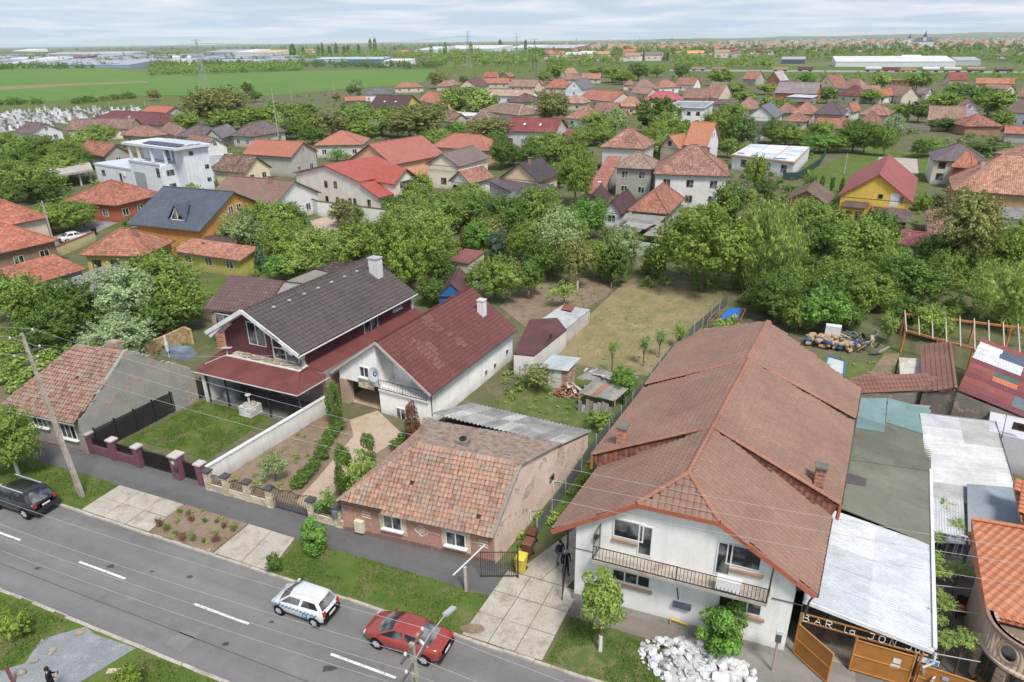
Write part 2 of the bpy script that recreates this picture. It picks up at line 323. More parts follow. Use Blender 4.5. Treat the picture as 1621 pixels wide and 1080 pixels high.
def window(parent,P,n,w=1.1,h=1.25,panes=2,col=None,sill=True,split=False,glass='glass',open_z=False):
 """P: middle of the window on the wall face, n: the way it looks"""
 n = Vector((n.x,n.y,0)).normalized(); u = Z.cross(n); col = col or C(235,235,232)
 key = (round(w,2),round(h,2),panes,split)
 if key not in _WIN:
  f = .07; b = MB(); ys,yc = .045,-.005
  for x in (-w / 2 + f / 2,w / 2 - f / 2): b.obox((x,yc,0),(f / 2,0,0),(0,ys,0),(0,0,h / 2))
  for z in (-h / 2 + f / 2,h / 2 - f / 2): b.obox((0,yc,z),(w / 2 - f,0,0),(0,ys - .003,0),(0,0,f / 2))
  for k in range(1,panes): b.obox((-w / 2 + w * k / panes,yc,0),(f * .55,0,0),(0,ys - .006,0),(0,0,h / 2 - f))
  if split: b.obox((0,yc,h * .18),(w / 2 - f,0,0),(0,ys - .009,0),(0,0,f * .4))
  fr = b.data('window','plain'); pw = (w - .1) / panes; g = MB(); g.obox((0,-.012,0),(pw / 2 - .005,0,0),(0,.012,0),(0,0,h / 2 - f * .6)); pm = g.data('pane','glass')
  s_ = MB(); s_.obox((0,-.10,-h / 2 - .035),(w / 2 + .1,0,0),(0,.11,0),(0,0,.035)); sm = s_.data('sill','plain')
  _WIN[key] = (fr,pm,sm,pw)
 fr,pm,sm,pw = _WIN[key]
 o = link('window',fr,parent,col,None,Vector(P) - parent_loc(parent),(0,0,math.atan2(u.y,u.x)))
 for k in range(panes): link('pane',pm,o,(1,1,1,1),None,(-w / 2 + .05 + pw * (k + .5),0,0))
 if sill: link('sill',sm,o,col)
 return o
def door(parent,P,n,w=.95,h=2.05,col=None,handle=True):
 n = Vector((n.x,n.y,0)).normalized(); u = Z.cross(n); P = Vector(P); b = MB()
 b.obox(P + Z * (h / 2) + n * .02,u * (w / 2),n * .03,Z * (h / 2))
 for zz in (.28,.72): b.obox(P + Z * (h * zz) + n * .055,u * (w * .34),n * .008,Z * (h * .17))
 d = b.build('door','plain',parent,col or C(110,75,55))
 if handle: hb = MB(); hb.bar(P + Z * 1.0 + u * (w * .32) + n * .09,P + Z * 1.0 + u * (w * .44) + n * .09,.03,.03); hb.build('handle','metal',d,C(160,160,160))
 return d
def pieces(name,mat,parent,col,segs,w,h):
 for p,q in segs: b = MB(); b.bar(p,q,w,h); b.build(name,mat,parent,col)
def nrm(pts):
 a,b,c = Vector(pts[0]),Vector(pts[1]),Vector(pts[2]); n = (b - a).cross(c - a).normalized()
 return n if n.z > 0 else -n
def ccw(pts):
 pts = [Vector(p) for p in pts]; n = (pts[1] - pts[0]).cross(pts[2] - pts[0])
 return pts if n.z > 0 else pts[::-1]
def slope(b,pts,th=.16,mi=0):
 pts = ccw(pts); b.prism(pts[::-1],nrm(pts) * -th if False else Vector((0,0,-th)),mi) if False else b.prism([p for p in pts],Vector((0,0,-th)),mi)
class Tiles:
 """tiles built one by one on roof slopes: the nearest are objects, the rest one joined part"""
 def __init__(s,tw,ex,kind='pan'):
  s.tw,s.ex = tw,ex; s.T = []; tl = ex * 1.16; b = MB()
  if kind == 'pan': prof = [(-.5,.008),(-.36,.032),(-.14,.036),(.08,.010),(.32,.002),(.5,.014)]
  elif kind == 'double': prof = [(-.5,.0),(-.40,.030),(-.2,.048),(.1,.050),(.3,.030),(.42,.0),(.5,.0)]
  else: prof = [(-.5,.0),(-.45,.012),(.45,.012),(.5,.0)]
  n = len(prof); up = .055 if kind == 'double' else .08; g_ = .97 if kind != 'double' else 1.0
  vs = [(x * tw * g_,0,z + up) for x,z in prof] + [(x * tw * g_,tl,z + .004) for x,z in prof] + [(x * tw * g_,.01,z + up - .024) for x,z in prof]
  fs = [(i,i + 1,n + i + 1,n + i) for i in range(n - 1)] + [(2 * n + i,2 * n + i + 1,i + 1,i) for i in range(n - 1)]
  b.mesh(vs,fs); s.b = b
 def add(s,pts,jit=.012,rot=.02,lift=.012,miss=0.0):
  pts = ccw(pts); n = nrm(pts); h = Vector((-n.y,n.x,0)).normalized(); up = n.cross(h)
  if up.z < 0: up = -up; h = -h
  h = up.cross(n); o = pts[0]; q = [((p - o).dot(h),(p - o).dot(up)) for p in pts]
  u0,u1 = min(a for a,_ in q),max(a for a,_ in q); v0,v1 = min(b for _,b in q),max(b for _,b in q)
  def inside(x,y):
   c = False; j = len(q) - 1
   for i in range(len(q)):
    if (q[i][1] > y) != (q[j][1] > y) and x < (q[j][0] - q[i][0]) * (y - q[i][1]) / (q[j][1] - q[i][1]) + q[i][0]: c = not c
    j = i
   return c
  v = v0 - .04
  while v < v1 - s.ex * .5:
   u = u0 + s.tw / 2
   while u < u1:
    if inside(u,v + s.ex * .5) and random.random() >= miss:
     P = o + h * (u + random.gauss(0,jit)) + up * (v + random.gauss(0,jit)) + n * (lift + abs(random.gauss(0,jit * .6)))
     M = Matrix((h,up,n)).transposed().to_4x4() @ Matrix.Rotation(random.gauss(0,rot),4,'Z'); M.translation = P; s.T.append(M)
    u += s.tw
   v += s.ex
  return s
 def finish(s,roof,mat,col,sep=300,name='tile'):
  me = s.b.data(name,mat); base = parent_loc(roof); cp = Vector((0,0,HGT))
  s.T.sort(key=lambda M: (M.translation - cp).length_squared)
  for M in s.T[:sep]:
   o = link(name,me,roof,col); m = M.copy(); m.translation = M.translation - base; o.matrix_basis = m
  rest = s.T[sep:]
  if rest:
   V = np.array(s.b.v); A = np.array([np.array(M)[:3] for M in rest]); off = np.array(base)
   W = np.einsum('tij,vj->tvi',A[:,:,:3],V) + (A[:,:,3] - off)[:,None,:]
   nv = len(V); F = []
   for k in range(len(rest)): F += [tuple(k * nv + i for i in f) for f in s.b.f]
   m2 = bpy.data.meshes.new('tile_field'); m2.from_pydata(W.reshape(-1,3).tolist(),[],F); m2.materials.append(MATS[mat]); m2.update()
   link('tile_field',m2,roof,col,'stuff')
def ridge_caps(parent,p0,p1,col,mat='tile_geo',r=.13,ln=.38,single=True,name='ridge_tile'):
 """half-round caps along a ridge or hip, each its own part"""
 p0,p1 = Vector(p0),Vector(p1); d = p1 - p0; n = max(1,int(d.length / ln)); d.normalize()
 b = MB(); L = ln * 1.12; k = 6; vs = []
 for y,rr in ((0,r * 1.08),(L,r * .95)): vs += [(math.cos(math.pi * i / k) * rr,y,math.sin(math.pi * i / k) * rr * .9 - .04) for i in range(k + 1)]
 b.mesh(vs,[(i + 1,i,k + 1 + i,k + 2 + i) for i in range(k)] + [tuple(range(k + 1))]); me = b.data(name,mat)
 a = d.cross(Z).normalized(); up = a.cross(d); base = parent_loc(parent); step = (p1 - p0).length / n
 for i in range(n):
  M = Matrix((a,d,up)).transposed().to_4x4() @ Matrix.Rotation(random.gauss(0,.015),4,'Y'); M.translation = p0 + d * (i * step) - base + up * .03
  o = link(name,me,parent,col); o.matrix_basis = M
def chimney(parent,P,h,w=.5,mat='brick',col=None,cap=True,d=None):
 b = MB(); P = Vector(P); d = d or w; b.obox(P + Z * (h / 2 - .3),SU * (w / 2),TU * (d / 2),Z * (h / 2 + .3))
 o = b.build('chimney',mat,parent,col or C(190,110,80))
 if cap: c = MB(); c.obox(P + Z * (h + .05),SU * (w / 2 + .07),TU * (d / 2 + .07),Z * .05); c.build('chimney_cap','plain',o,C(120,118,112))
 return o
def dish(parent,P,aim,r=.45,name='satellite_dish',col=None):
 """a dish aerial on an arm from P"""
 P = Vector(P); aim = Vector(aim).normalized(); a = aim.cross(Z).normalized(); up = a.cross(aim); b = MB(); c = P + aim * .35; vs = [c]; fs = []
 for k in (1,2,3):
  rr = r * k / 3
  vs += [c + aim * (.22 * (rr / r) ** 2 * r) + (a * math.cos(6.2832 * i / 14) + up * math.sin(6.2832 * i / 14)) * rr for i in range(14)]
 fs += [(0,1 + i,1 + (i + 1) % 14) for i in range(14)] + [(1 + q * 14 + i,1 + q * 14 + (i + 1) % 14,15 + q * 14 + (i + 1) % 14,15 + q * 14 + i) for q in (0,1) for i in range(14)]
 b.mesh(vs,[tuple(reversed(f)) for f in fs]); b.tube([P,c],.025,5); b.tube([c - up * r * .8,c + aim * r * 1.1,c + aim * r * 1.2],.015,4)
 return b.build(name,'plain',parent,col or C(225,225,222),True)
HOUSES = []       # (x, y, radius, short description) for trees that keep clear and for their labels
SHORT = {}
def corners(N,L,R,depth,ze):
 n = at(N[0],N[1],ze); l = at(L[0],L[1],ze); e1 = l - n; e1.z = 0
 u1 = e1.normalized(); perp = Vector((-u1.y,u1.x,0))
 if perp.y < 0 and R is None: perp = -perp
 if R is not None:
  e2 = at(R[0],R[1],ze) - n; e2.z = 0
  if e2.length > e1.length * 1.25:
   u2 = e2.normalized(); p1 = Vector((-u2.y,u2.x,0))
   if p1.dot(e1) < 0: p1 = -p1
   e1 = p1 * max(3.0,e1.dot(p1))
  else:
   if perp.dot(e2) < 0: perp = -perp
   e2 = perp * max(3.0,e2.dot(perp))
 else: e2 = perp * depth
 return n,e1,e2
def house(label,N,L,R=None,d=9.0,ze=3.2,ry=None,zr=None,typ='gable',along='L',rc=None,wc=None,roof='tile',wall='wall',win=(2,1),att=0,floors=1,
   oh=.45,chim=0,short=None,name='house',cat='house',wcol=None,cap=None,group=None,gcol=None,solar=0,skyl=0,th=.16,zg=0.0):
 n,e1,e2 = corners(N,L,R,d,ze); u1,u2 = e1.normalized(),e2.normalized(); l1,l2 = e1.length,e2.length
 rc = rc or C(178,120,95); m_ = .3 * rc[0] + .6 * rc[1] + .1 * rc[2]; rc = tuple(c * .76 + m_ * q * .24 for c,q in zip(rc,(1.08,.98,.9))) + (1,) if len(rc) == 3 else tuple(c * .76 + m_ * q * .24 for c,q in zip(rc[:3],(1.08,.98,.9))) + (1,); wc = wc or C(215,210,200)
 cen = n + (e1 + e2) / 2; base = Vector((cen.x,cen.y,zg))
 root = thing(name,label,cat,base,0,group)
 HOUSES.append((cen.x,cen.y,l1 / 2 + .3,l2 / 2 + .3,math.atan2(u1.y,u1.x),short or label,ze))
 X = lambda a,b,z: Vector((n.x,n.y,0)) + u1 * a + u2 * b + Z * z
 half = (l2 if along == 'L' else l1) / 2
 insd = min(half,(l1 if along == 'L' else l2) / 2 - .4) if typ == 'hip' else 0
 if zr is None:
  if typ in ('flat',): zr = ze
  else:
   if typ == 'shed': M = X(0,l2,0) if along == 'L' else X(l1,0,0)
   else: M = (X(insd,l2 / 2,0) if along == 'L' else X(l1 / 2,insd,0))
   zr = height_for(M,ry,ze + .3,ze + 7) if ry else ze + half * .62
   zr = min(max(zr,ze + (.25 if typ == 'shed' else half * .35)),ze + half * (2 if typ == 'shed' else 1.25) + .5)
 rb = MB(); polys = []; ridge = []
 if typ == 'flat':
  rb.prism([X(-.0,0,ze),X(l1,0,ze),X(l1,l2,ze),X(0,l2,ze)],(0,0,-.22))
 elif typ == 'shed':
  p = [X(0,0,ze),X(l1,0,ze),X(l1,l2,zr),X(0,l2,zr)] if along == 'L' else [X(0,0,ze),X(0,l2,ze),X(l1,l2,zr),X(l1,0,zr)]
  polys.append(p)
 elif typ == 'gable':
  if along == 'L':
   r0,r1 = X(0,l2 / 2,zr),X(l1,l2 / 2,zr); polys += [[X(0,0,ze),X(l1,0,ze),r1,r0],[X(0,l2,ze),X(l1,l2,ze),r1,r0]]
  else:
   r0,r1 = X(l1 / 2,0,zr),X(l1 / 2,l2,zr); polys += [[X(0,0,ze),X(0,l2,ze),r1,r0],[X(l1,0,ze),X(l1,l2,ze),r1,r0]]
  ridge.append((r0,r1))
 else:
  if along == 'L': r0,r1 = X(insd,l2 / 2,zr),X(l1 - insd,l2 / 2,zr)
  else: r0,r1 = X(l1 / 2,insd,zr),X(l1 / 2,l2 - insd,zr)
  c = [X(0,0,ze),X(l1,0,ze),X(l1,l2,ze),X(0,l2,ze)]
  if along == 'L': polys += [[c[0],c[1],r1,r0],[c[2],c[3],r0,r1],[c[1],c[2],r1],[c[3],c[0],r0]]; ends = ((r0,c[0]),(r0,c[3]),(r1,c[1]),(r1,c[2]))
  else: polys += [[c[0],c[1],r0],[c[1],c[2],r1,r0],[c[2],c[3],r1],[c[3],c[0],r0,r1]]; ends = ((r0,c[0]),(r0,c[1]),(r1,c[2]),(r1,c[3]))
  ridge.append((r0,r1)); ridge += [(a,b + Z * .02) for a,b in ends]
 for p in polys: slope(rb,p,th)
 oh = min(oh,l1 * .12,l2 * .12); a0,a1,b0,b1 = oh,l1 - oh,oh,l2 - oh; wb = MB()
 def roof_z(a,b):
  if typ == 'flat': return ze
  if typ == 'shed': return ze + (zr - ze) * ((b / l2) if along == 'L' else (a / l1))
  q = (min(b,l2 - b) / (l2 / 2)) if along == 'L' else (min(a,l1 - a) / (l1 / 2)); v = ze + (zr - ze) * q
  if typ == 'hip': q2 = (min(a,l1 - a) if along == 'L' else min(b,l2 - b)) / max(insd,.1); v = min(v,ze + (zr - ze) * q2)
  return v
 tz = lambda a,b: roof_z(a,b) - th - .01
 def face(pa,pb):
  pts = [X(pa[0],pa[1],zg - .1),X(pb[0],pb[1],zg - .1),X(pb[0],pb[1],tz(*pb))]
  if typ == 'gable':
   m = ((pa[0] + pb[0]) / 2,(pa[1] + pb[1]) / 2)
   if (along == 'L') == (abs(pa[0] - pb[0]) < .01): pts.append(X(m[0],m[1],tz(*m)))
  pts.append(X(pa[0],pa[1],tz(*pa))); wb.poly(pts)
 face((a0,b0),(a1,b0)); face((a1,b1),(a0,b1)); face((a1,b0),(a1,b1)); face((a0,b1),(a0,b0))
 if typ == 'flat':
  pb = MB(); t2 = .14; rim = ((0,0,l1,t2),(0,l2 - t2,l1,l2),(0,t2,t2,l2 - t2),(l1 - t2,t2,l1,l2 - t2))
  for x0,y0,x1,y1 in rim: pb.prism([X(x0,y0,ze + .002),X(x1,y0,ze + .002),X(x1,y1,ze + .002),X(x0,y1,ze + .002)],(0,0,.3))
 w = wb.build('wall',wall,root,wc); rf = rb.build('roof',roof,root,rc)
 if typ == 'flat': pb.build('parapet','plain',root,wc)
 if ridge and typ != 'flat':
  cb = MB()
  for p,q in ridge:
   if (q - p).length > .3: cb.tube([p + Z * .02,q + Z * .02],.11,6)
  cb.build('ridge_cap','plain',rf,cap or tuple(c * .82 for c in rc[:3]) + (1,))
 gb = MB(); gb.bar(X(0,-.06,ze - .08),X(l1,-.06,ze - .08),.11,.10)
 if typ in ('hip','flat') or along == 'R': gb.bar(X(-.06,0,ze - .08),X(-.06,l2,ze - .08),.11,.10)
 if typ != 'flat': gb.build('gutter','metal',root,gcol or C(105,90,80))
 for wi,(nw,ua,ub,ln,nrmv) in enumerate(((win[0],a0,a1,l1,-u2),(win[1],b0,b1,l2,-u1))):
  for fl in range(floors):
   zc = zg + 1.55 + 2.75 * fl
   if zc + .75 > ze: zc = max(zg + .9,ze - 1.0)
   for k in range(nw):
    tpos = (k + .5) / nw; m = ua + (ub - ua) * tpos
    P = X(m,b0,zc) if wi == 0 else X(a0,m,zc)
    window(root,P,nrmv,min(1.25,(ub - ua) / nw * .6),min(1.3,(ze - zg) * .45),2,wcol,False)
 if att and typ == 'gable':
  zc = ze + (zr - ze) * .36; ga = along == 'R'; ln = l1 if ga else l2
  for k in range(att):
   m = ln / 2 + (k - (att - 1) / 2) * 1.7
   window(root,X(m,b0,zc) if ga else X(a0,m,zc),-u2 if ga else -u1,1.0,min(1.2,(zr - ze) * .5),2,wcol,False)
 for k in range(chim):
  a,b = (l1 * (.3 + .45 * k),l2 * .42) if along == 'L' else (l1 * .42,l2 * (.35 + .3 * k)); chimney(root,X(a,b,roof_z(a,b)),1.1,.55,'wall',C(170,120,95) if k % 2 == 0 else C(190,185,175))
 def on_near(fa,fb):
  if along == 'L': a,b = l1 * fa,l2 / 2 * fb; nn = nrm(polys[0]); s_ = (X(0,l2 / 2,zr) - X(0,0,ze)).normalized(); h_ = u1
  else: a,b = l1 / 2 * fb,l2 * fa; nn = nrm(polys[0]); s_ = (X(l1 / 2,0,zr) - X(0,0,ze)).normalized(); h_ = u2
  return X(a,b,roof_z(a,b)),h_,s_,nn
 for k in range(skyl):
  P,h_,s_,nn = on_near(.35 + .3 * k / max(1,skyl - 1) if skyl > 1 else .5,.5); b_ = MB(); b_.obox(P + nn * .06,h_ * .42,s_ * .6,nn * .06); so = b_.build('skylight','metal',rf,C(90,88,86)); g_ = MB(); g_.obox(P + nn * .13,h_ * .34,s_ * .5,nn * .012); g_.build('pane','gloss',so,C(225,230,236))
 for k in range(solar):
  P,h_,s_,nn = on_near(.25 + .12 * k,.5); b_ = MB(); b_.obox(P + nn * .1,h_ * .5,s_ * .85,nn * .025); b_.build('solar_panel','gloss',rf,C(40,55,90))
 return root,X,(l1,l2,zr)
class Frame:
 def __init__(s,o,ua,va,z=0.0):
  s.o = Vector((o[0],o[1],z)); s.U = Vector((math.cos(rad(ua)),math.sin(rad(ua)),0)); s.V = Vector((math.cos(rad(va)),math.sin(rad(va)),0))
  s.nf = Vector((s.U.y,-s.U.x,0)); s.nr = Vector((s.V.y,-s.V.x,0))      # outward normals of the front and of the side at higher a
 def __call__(s,a,b,z): return s.o + s.U * a + s.V * b + Z * z
def hit(px,py,P0,n):
 """where the sight line of a photo pixel meets an upright wall"""
 d = RT * ((px - 810.5) / FPX) - UP * ((py - 540) / FPX) + FW; c = Vector((0,0,HGT)); return c + d * ((Vector(P0) - c).dot(n) / d.dot(n))
def keep(F,a0,a1,b0,b1,short,ze=4):
 c = F((a0 + a1) / 2,(b0 + b1) / 2,0); HOUSES.append((c.x,c.y,(a1 - a0) / 2,(b1 - b0) / 2,math.atan2(F.U.y,F.U.x),short,ze))
# ================================================================ ground, street, gardens, fields
b = MB(); R_ = 26000; b.poly([(-R_,-600,-.16),(R_,-600,-.16),(R_,R_,-.16),(-R_,R_,-.16)]); o = b.build('ground','land'); o['kind'] = 'structure'
sheet('village_ground',[ST(-330,23.02),ST(520,23.02),ST(520,640),ST(-420,640)],'yard',-.006)
sheet('near_verge',[ST(-330,16.33),ST(-330,-60),ST(300,-60),ST(300,16.33)],'grass',-.006)
sheet('road',[ST(-330,16.2),ST(300,16.2),ST(300,23.1),ST(-330,23.1)],'asphalt',-.12,C(131,129,128,.86))
mk = MB()
for k in range(-12,12):
 s0 = -18.24 + 9.0 * k + .0; mk.prism([ST(s0,19.54,-.116),ST(s0 + 3.78,19.54,-.116),ST(s0 + 3.78,19.68,-.116),ST(s0,19.68,-.116)],(0,0,-.003))
 if -4 < k < 4:
  o = mk.build('lane_marking','road_paint',None,C(236,236,234)); o['kind'] = 'structure'
 mk = MB()
def patch(name,pts,col,z=-.115,mat='asphalt'): return sheet(name,pts,mat,z,col)
patch('road_patch',[at(262,1018,-.12),at(290,995,-.12),at(315,1005,-.12),at(285,1033,-.12)],C(140,138,136))
patch('road_patch',[ST(-60,17.7),ST(20,17.9),ST(20,17.96),ST(-60,17.76)],C(104,104,104))
for x,y,r_ in ((175,897,.3),(300,913,.28),(357,1020,.3),(520,1059,.42),(240,905,.14),(430,985,.2),(60,900,.22)):
 c_ = at(x,y,-.12); q_ = random.Random(x); sheet('tar_stain',[c_ + Vector((math.cos(k * .785) * r_ * q_.uniform(.5,1.1),math.sin(k * .785) * r_ * .6 * q_.uniform(.5,1.1),0)) for k in range(8)],'asphalt',-.112,C(84,82,82))
def kerb(name,s0,s1,t0,t1,ln,label_gaps=()):
 b = MB(); b.prism([ST(s0,t0 + .01,-.05),ST(s1,t0 + .01,-.05),ST(s1,t1 - .01,-.05),ST(s0,t1 - .01,-.05)],(0,0,-.1)); root = b.build(name,'concrete'); root['kind'] = 'structure'
 s = s0; far = MB()
 while s < s1:
  e = min(s + ln * random.uniform(.9,1.1),s1); dz,dt = random.gauss(0,.010),random.gauss(0,.012)
  q = [ST(s + .012,t0 + dt,.0 + dz),ST(e - .012,t0 + dt,dz),ST(e - .012,t1 + dt,dz),ST(s + .012,t1 + dt,dz)]
  if -58 < s < 12: m = MB(); m.prism(q,(0,0,-.14)); k = random.uniform(.86,1.08); m.build('kerb_stone','concrete',root,(k,k,k,1))
  else: far.prism(q,(0,0,-.14))
  s = e
 far.build('kerb_run','concrete',root,kind='stuff')
kerb('kerb',-120,90,22.86,23.03,.85); kerb('kerb',-120,90,16.20,16.38,.85)
def st_sheet(name,s0,s1,t0,t1,mat,z=0.0,col=(1,1,1,1)): return sheet(name,[ST(s0,t0),ST(s1,t0),ST(s1,t1),ST(s0,t1)],mat,z,col)
st_sheet('verge',-110,-40.5,23.03,26.0,'grass',.004); st_sheet('verge',-25.2,-12.45,23.03,26.05,'grass',.004)
sheet('verge',[ST(-8.05,23.03),ST(-2.2,23.03),ST(-3.5,26.0),ST(-7.7,26.6)],'grass_rough',.004); st_sheet('verge',6.0,80,23.03,26.0,'grass_rough',.004)
st_sheet('pavement',-110,-12.35,26.02,28.6,'asphalt',.008,C(112,111,111)); st_sheet('pavement',-8.0,3.2,26.3,28.4,'asphalt',.0085,C(138,128,120)); st_sheet('pavement',6,90,26.0,28.4,'asphalt',.006,C(130,126,122))
st_sheet('bar_forecourt',-2.2,6.0,23.03,30.2,'asphalt',.012,C(150,146,140))
def slabs(name,quad,nu,nv,mat='concrete',z=.012,j=.02,kv=.07,holes=()):
 q = [Vector((p.x,p.y,0)) for p in quad]; b = MB(); b.poly([p + Z * (z - .03) for p in q]); root = b.build(name,'soil'); root['kind'] = 'structure'
 P = lambda a,c: q[0].lerp(q[1],a).lerp(q[3].lerp(q[2],a),c); L = (q[1] - q[0]).length / nu; W = (q[3] - q[0]).length / nv
 for i in range(nu):
  for k in range(nv):
   a0,a1,c0,c1 = i / nu + j / L / nu,(i + 1) / nu - j / L / nu,k / nv + j / W / nv,(k + 1) / nv - j / W / nv
   dz = random.gauss(0,.006); m = MB(); m.prism([P(a0,c0) + Z * (z + dz),P(a1,c0) + Z * (z + dz),P(a1,c1) + Z * (z + dz + random.gauss(0,.004)),P(a0,c1) + Z * (z + dz)],(0,0,-.08)); f = random.uniform(1 - kv,1 + kv); m.build('slab',mat,root,(f,f,f,1))
 return root
slabs('driveway',[ST(-40.5,23.06),ST(-34.5,23.06),ST(-34.6,26.0),ST(-40.5,26.0)],3,2); slabs('driveway',[ST(-29.2,23.06),ST(-25.0,23.06),ST(-25.5,26.0),ST(-29.1,26.0)],2,1)
slabs('driveway',[ST(-12.6,23.06),ST(-8.2,23.06),ST(-7.9,28.2),ST(-12.2,28.2)],3,3); q_ = [ST(-12.2,28.22),ST(-8.9,28.22),at(975,800),at(932,800)]
slabs('driveway',[ST(-11.7,28.22),ST(-8.6,28.22),ST(-7.0,33.5),ST(-9.6,33.5)],2,2,z=.016)
sheet('side_path',[ST(-8.4,30),ST(-7.5,30),ST(-2.6,50),ST(-3.6,50)],'concrete',.006)
sheet('soil_bed',[ST(-34.4,23.06),ST(-29.3,23.06),ST(-29.2,26.0),ST(-34.6,26.0)],'soil',.02)
sheet('drain_cover',[at(733 + 15 * math.cos(k / 12 * 6.283) * 1.35,996 + 8 * math.sin(k / 12 * 6.283)) + (at(748,996) - at(733,996)) for k in range(12)][::-1],'soil',.034)
sheet('gravel_patch',[ST(-31.5,12.9),ST(-28.0,12.9),ST(-27.2,16.18),ST(-28.6,16.2),ST(-31.3,16.05)] if False else G((35,1056),(65,1012),(136,992),(150,1004),(215,1026),(140,1072),(60,1120),(10,1100)),'gravel',.004)
sheet('gravel_patch',G((0,1062),(40,1050),(40,1110),(-30,1110)),'gravel',.003)
F2g,F3g,F4g,F5g = Frame((-16.62,46.87),-24.5,62),Frame((-6.27,46.66),-28,62),Frame((-10.68,34.55),-19.4,60),Frame((1.95,28.55),-21.8,61)
sheet('lawn',G((205,695),(335,628),(440,652),(330,728)),'grass',.004); sheet('porch_floor',[F2g(-10.6,.2,0),F2g(0,.2,0),F2g(0,3.6,0),F2g(-10.6,3.6,0)],'asphalt',.03,C(120,116,114)); sheet('side_yard',G((520,640),(660,560),(640,540),(500,610)),'concrete',.01)
sheet('front_garden',G((332,770),(345,735),(520,640),(540,660),(610,690),(640,720),(540,800),(520,826)),'soil',.006); sheet('garden_path',G((468,795),(500,760),(560,690),(553,665),(598,650),(640,690),(600,715),(560,745),(520,790),(498,815)),'paving',.012)
sheet('passage_floor',[F3g(-9.3,.5,0),F3g(-5.25,.5,0),F3g(-5.25,6,0),F3g(-9.3,6,0)],'paving',.02)
sheet('side_strip',G((640,720),(690,675),(900,500),(930,505),(700,690)),'yard',.008)
sheet('yard_lawn',G((770,640),(850,590),(905,590),(1000,640),(960,690),(935,700)),'grass_rough',.004); sheet('weedy_strip',G((935,725),(800,870),(790,895),(830,880),(905,800),(1030,640),(1010,620)),'grass',.006)
plot = G((868,560),(905,575),(985,592),(1060,598),(1145,470),(1135,450),(1010,436),(985,450)); sheet('vegetable_plot',plot,'grass_dry',.006)
pa,pb,pc_,pd = at(880,552),at(1062,575),at(1138,470),at(1003,446); fur = MB()
for k in range(44):
 f = k / 43; p,q = pa.lerp(pd,f),pb.lerp(pc_,f); n = 16; w = .2; pts = [p.lerp(q,i / n) + Vector((random.gauss(0,.05),random.gauss(0,.05),0)) for i in range(n + 1)]; dd = (pd - pa).normalized()
 for a,c in zip(pts,pts[1:]): h = random.uniform(.08,.2); fur.mesh([a - dd * w,a + dd * w,a + Z * h,c - dd * w,c + dd * w,c + Z * h],[(0,3,5,2),(2,5,4,1)])
fur.build('furrow','grass_dry',None,kind='stuff')
sheet('bare_garden',G((790,485),(835,452),(915,440),(985,442),(960,470),(905,500),(880,498),(835,520)),'soil',.005); sheet('bare_garden',G((800,420),(830,405),(850,410),(825,432)),'soil',.005)
sheet('back_lawn',G((660,480),(690,455),(760,480),(700,500)),'grass',.004); sheet('back_lawn',G((760,425),(800,418),(825,435),(790,460),(765,470)),'grass',.004)
sheet('back_lawn',G((1280,560),(1440,585),(1445,620),(1310,625)),'grass_rough',.004); sheet('yard_path',G((1345,600),(1380,588),(1400,560),(1425,560),(1412,590),(1380,600)),'soil',.010)
sheet('back_lawn',G((1290,270),(1370,232),(1390,235),(1440,245),(1455,215),(1468,215),(1470,262),(1470,300),(1300,320)),'grass',.004); sheet('sand_court',G((1385,263),(1392,248),(1452,252),(1454,275),(1420,283)),'concrete',.012)
sheet('field_lane',G((1265,285),(1295,270),(1310,235),(1300,232),(1270,262)),'grass',.006)
sheet('meadow_strip',G((0,600),(0,520),(95,525),(160,545),(130,575),(20,620)),'grass',.004); sheet('back_lawn',G((300,450),(360,432),(350,455),(320,480)),'grass',.004)
sheet('white_wall_court',G((490,350),(520,342),(552,352),(540,362),(505,372)),'paving',.006); sheet('back_lawn',G((520,368),(552,352),(600,355),(590,375),(560,380)),'grass',.005)
sheet('back_street',G((40,420),(95,395),(170,360),(215,340),(190,332),(130,358),(60,385),(20,400)),'asphalt',.006,C(150,148,146))
sheet('crop_field',G((-420,176),(0,166),(110,158),(215,151),(330,153),(420,152),(560,140),(660,133),(702,118),(690,110),(480,112),(240,118),(150,105),(0,106),(-420,112)),'crop',.05)
sheet('field_track',G((-420,150),(0,143),(120,136),(235,131),(235,128.6),(120,132),(0,137),(-420,144)),'grass_dry',.09)
sheet('dry_meadow',G((-420,192),(0,182),(60,178),(210,171),(310,165),(310,152),(215,151),(110,158),(0,166),(-420,176)),'grass_rough',.05)
sheet('railway_meadow',G((700,118),(900,112),(1250,122),(1630,128),(1640,108),(1100,104),(900,100),(690,108)),'grass',.05)
sheet('railway_bed',G((1060,113),(1640,116.5),(1640,113.5),(1060,110.5)),'gravel',.12)
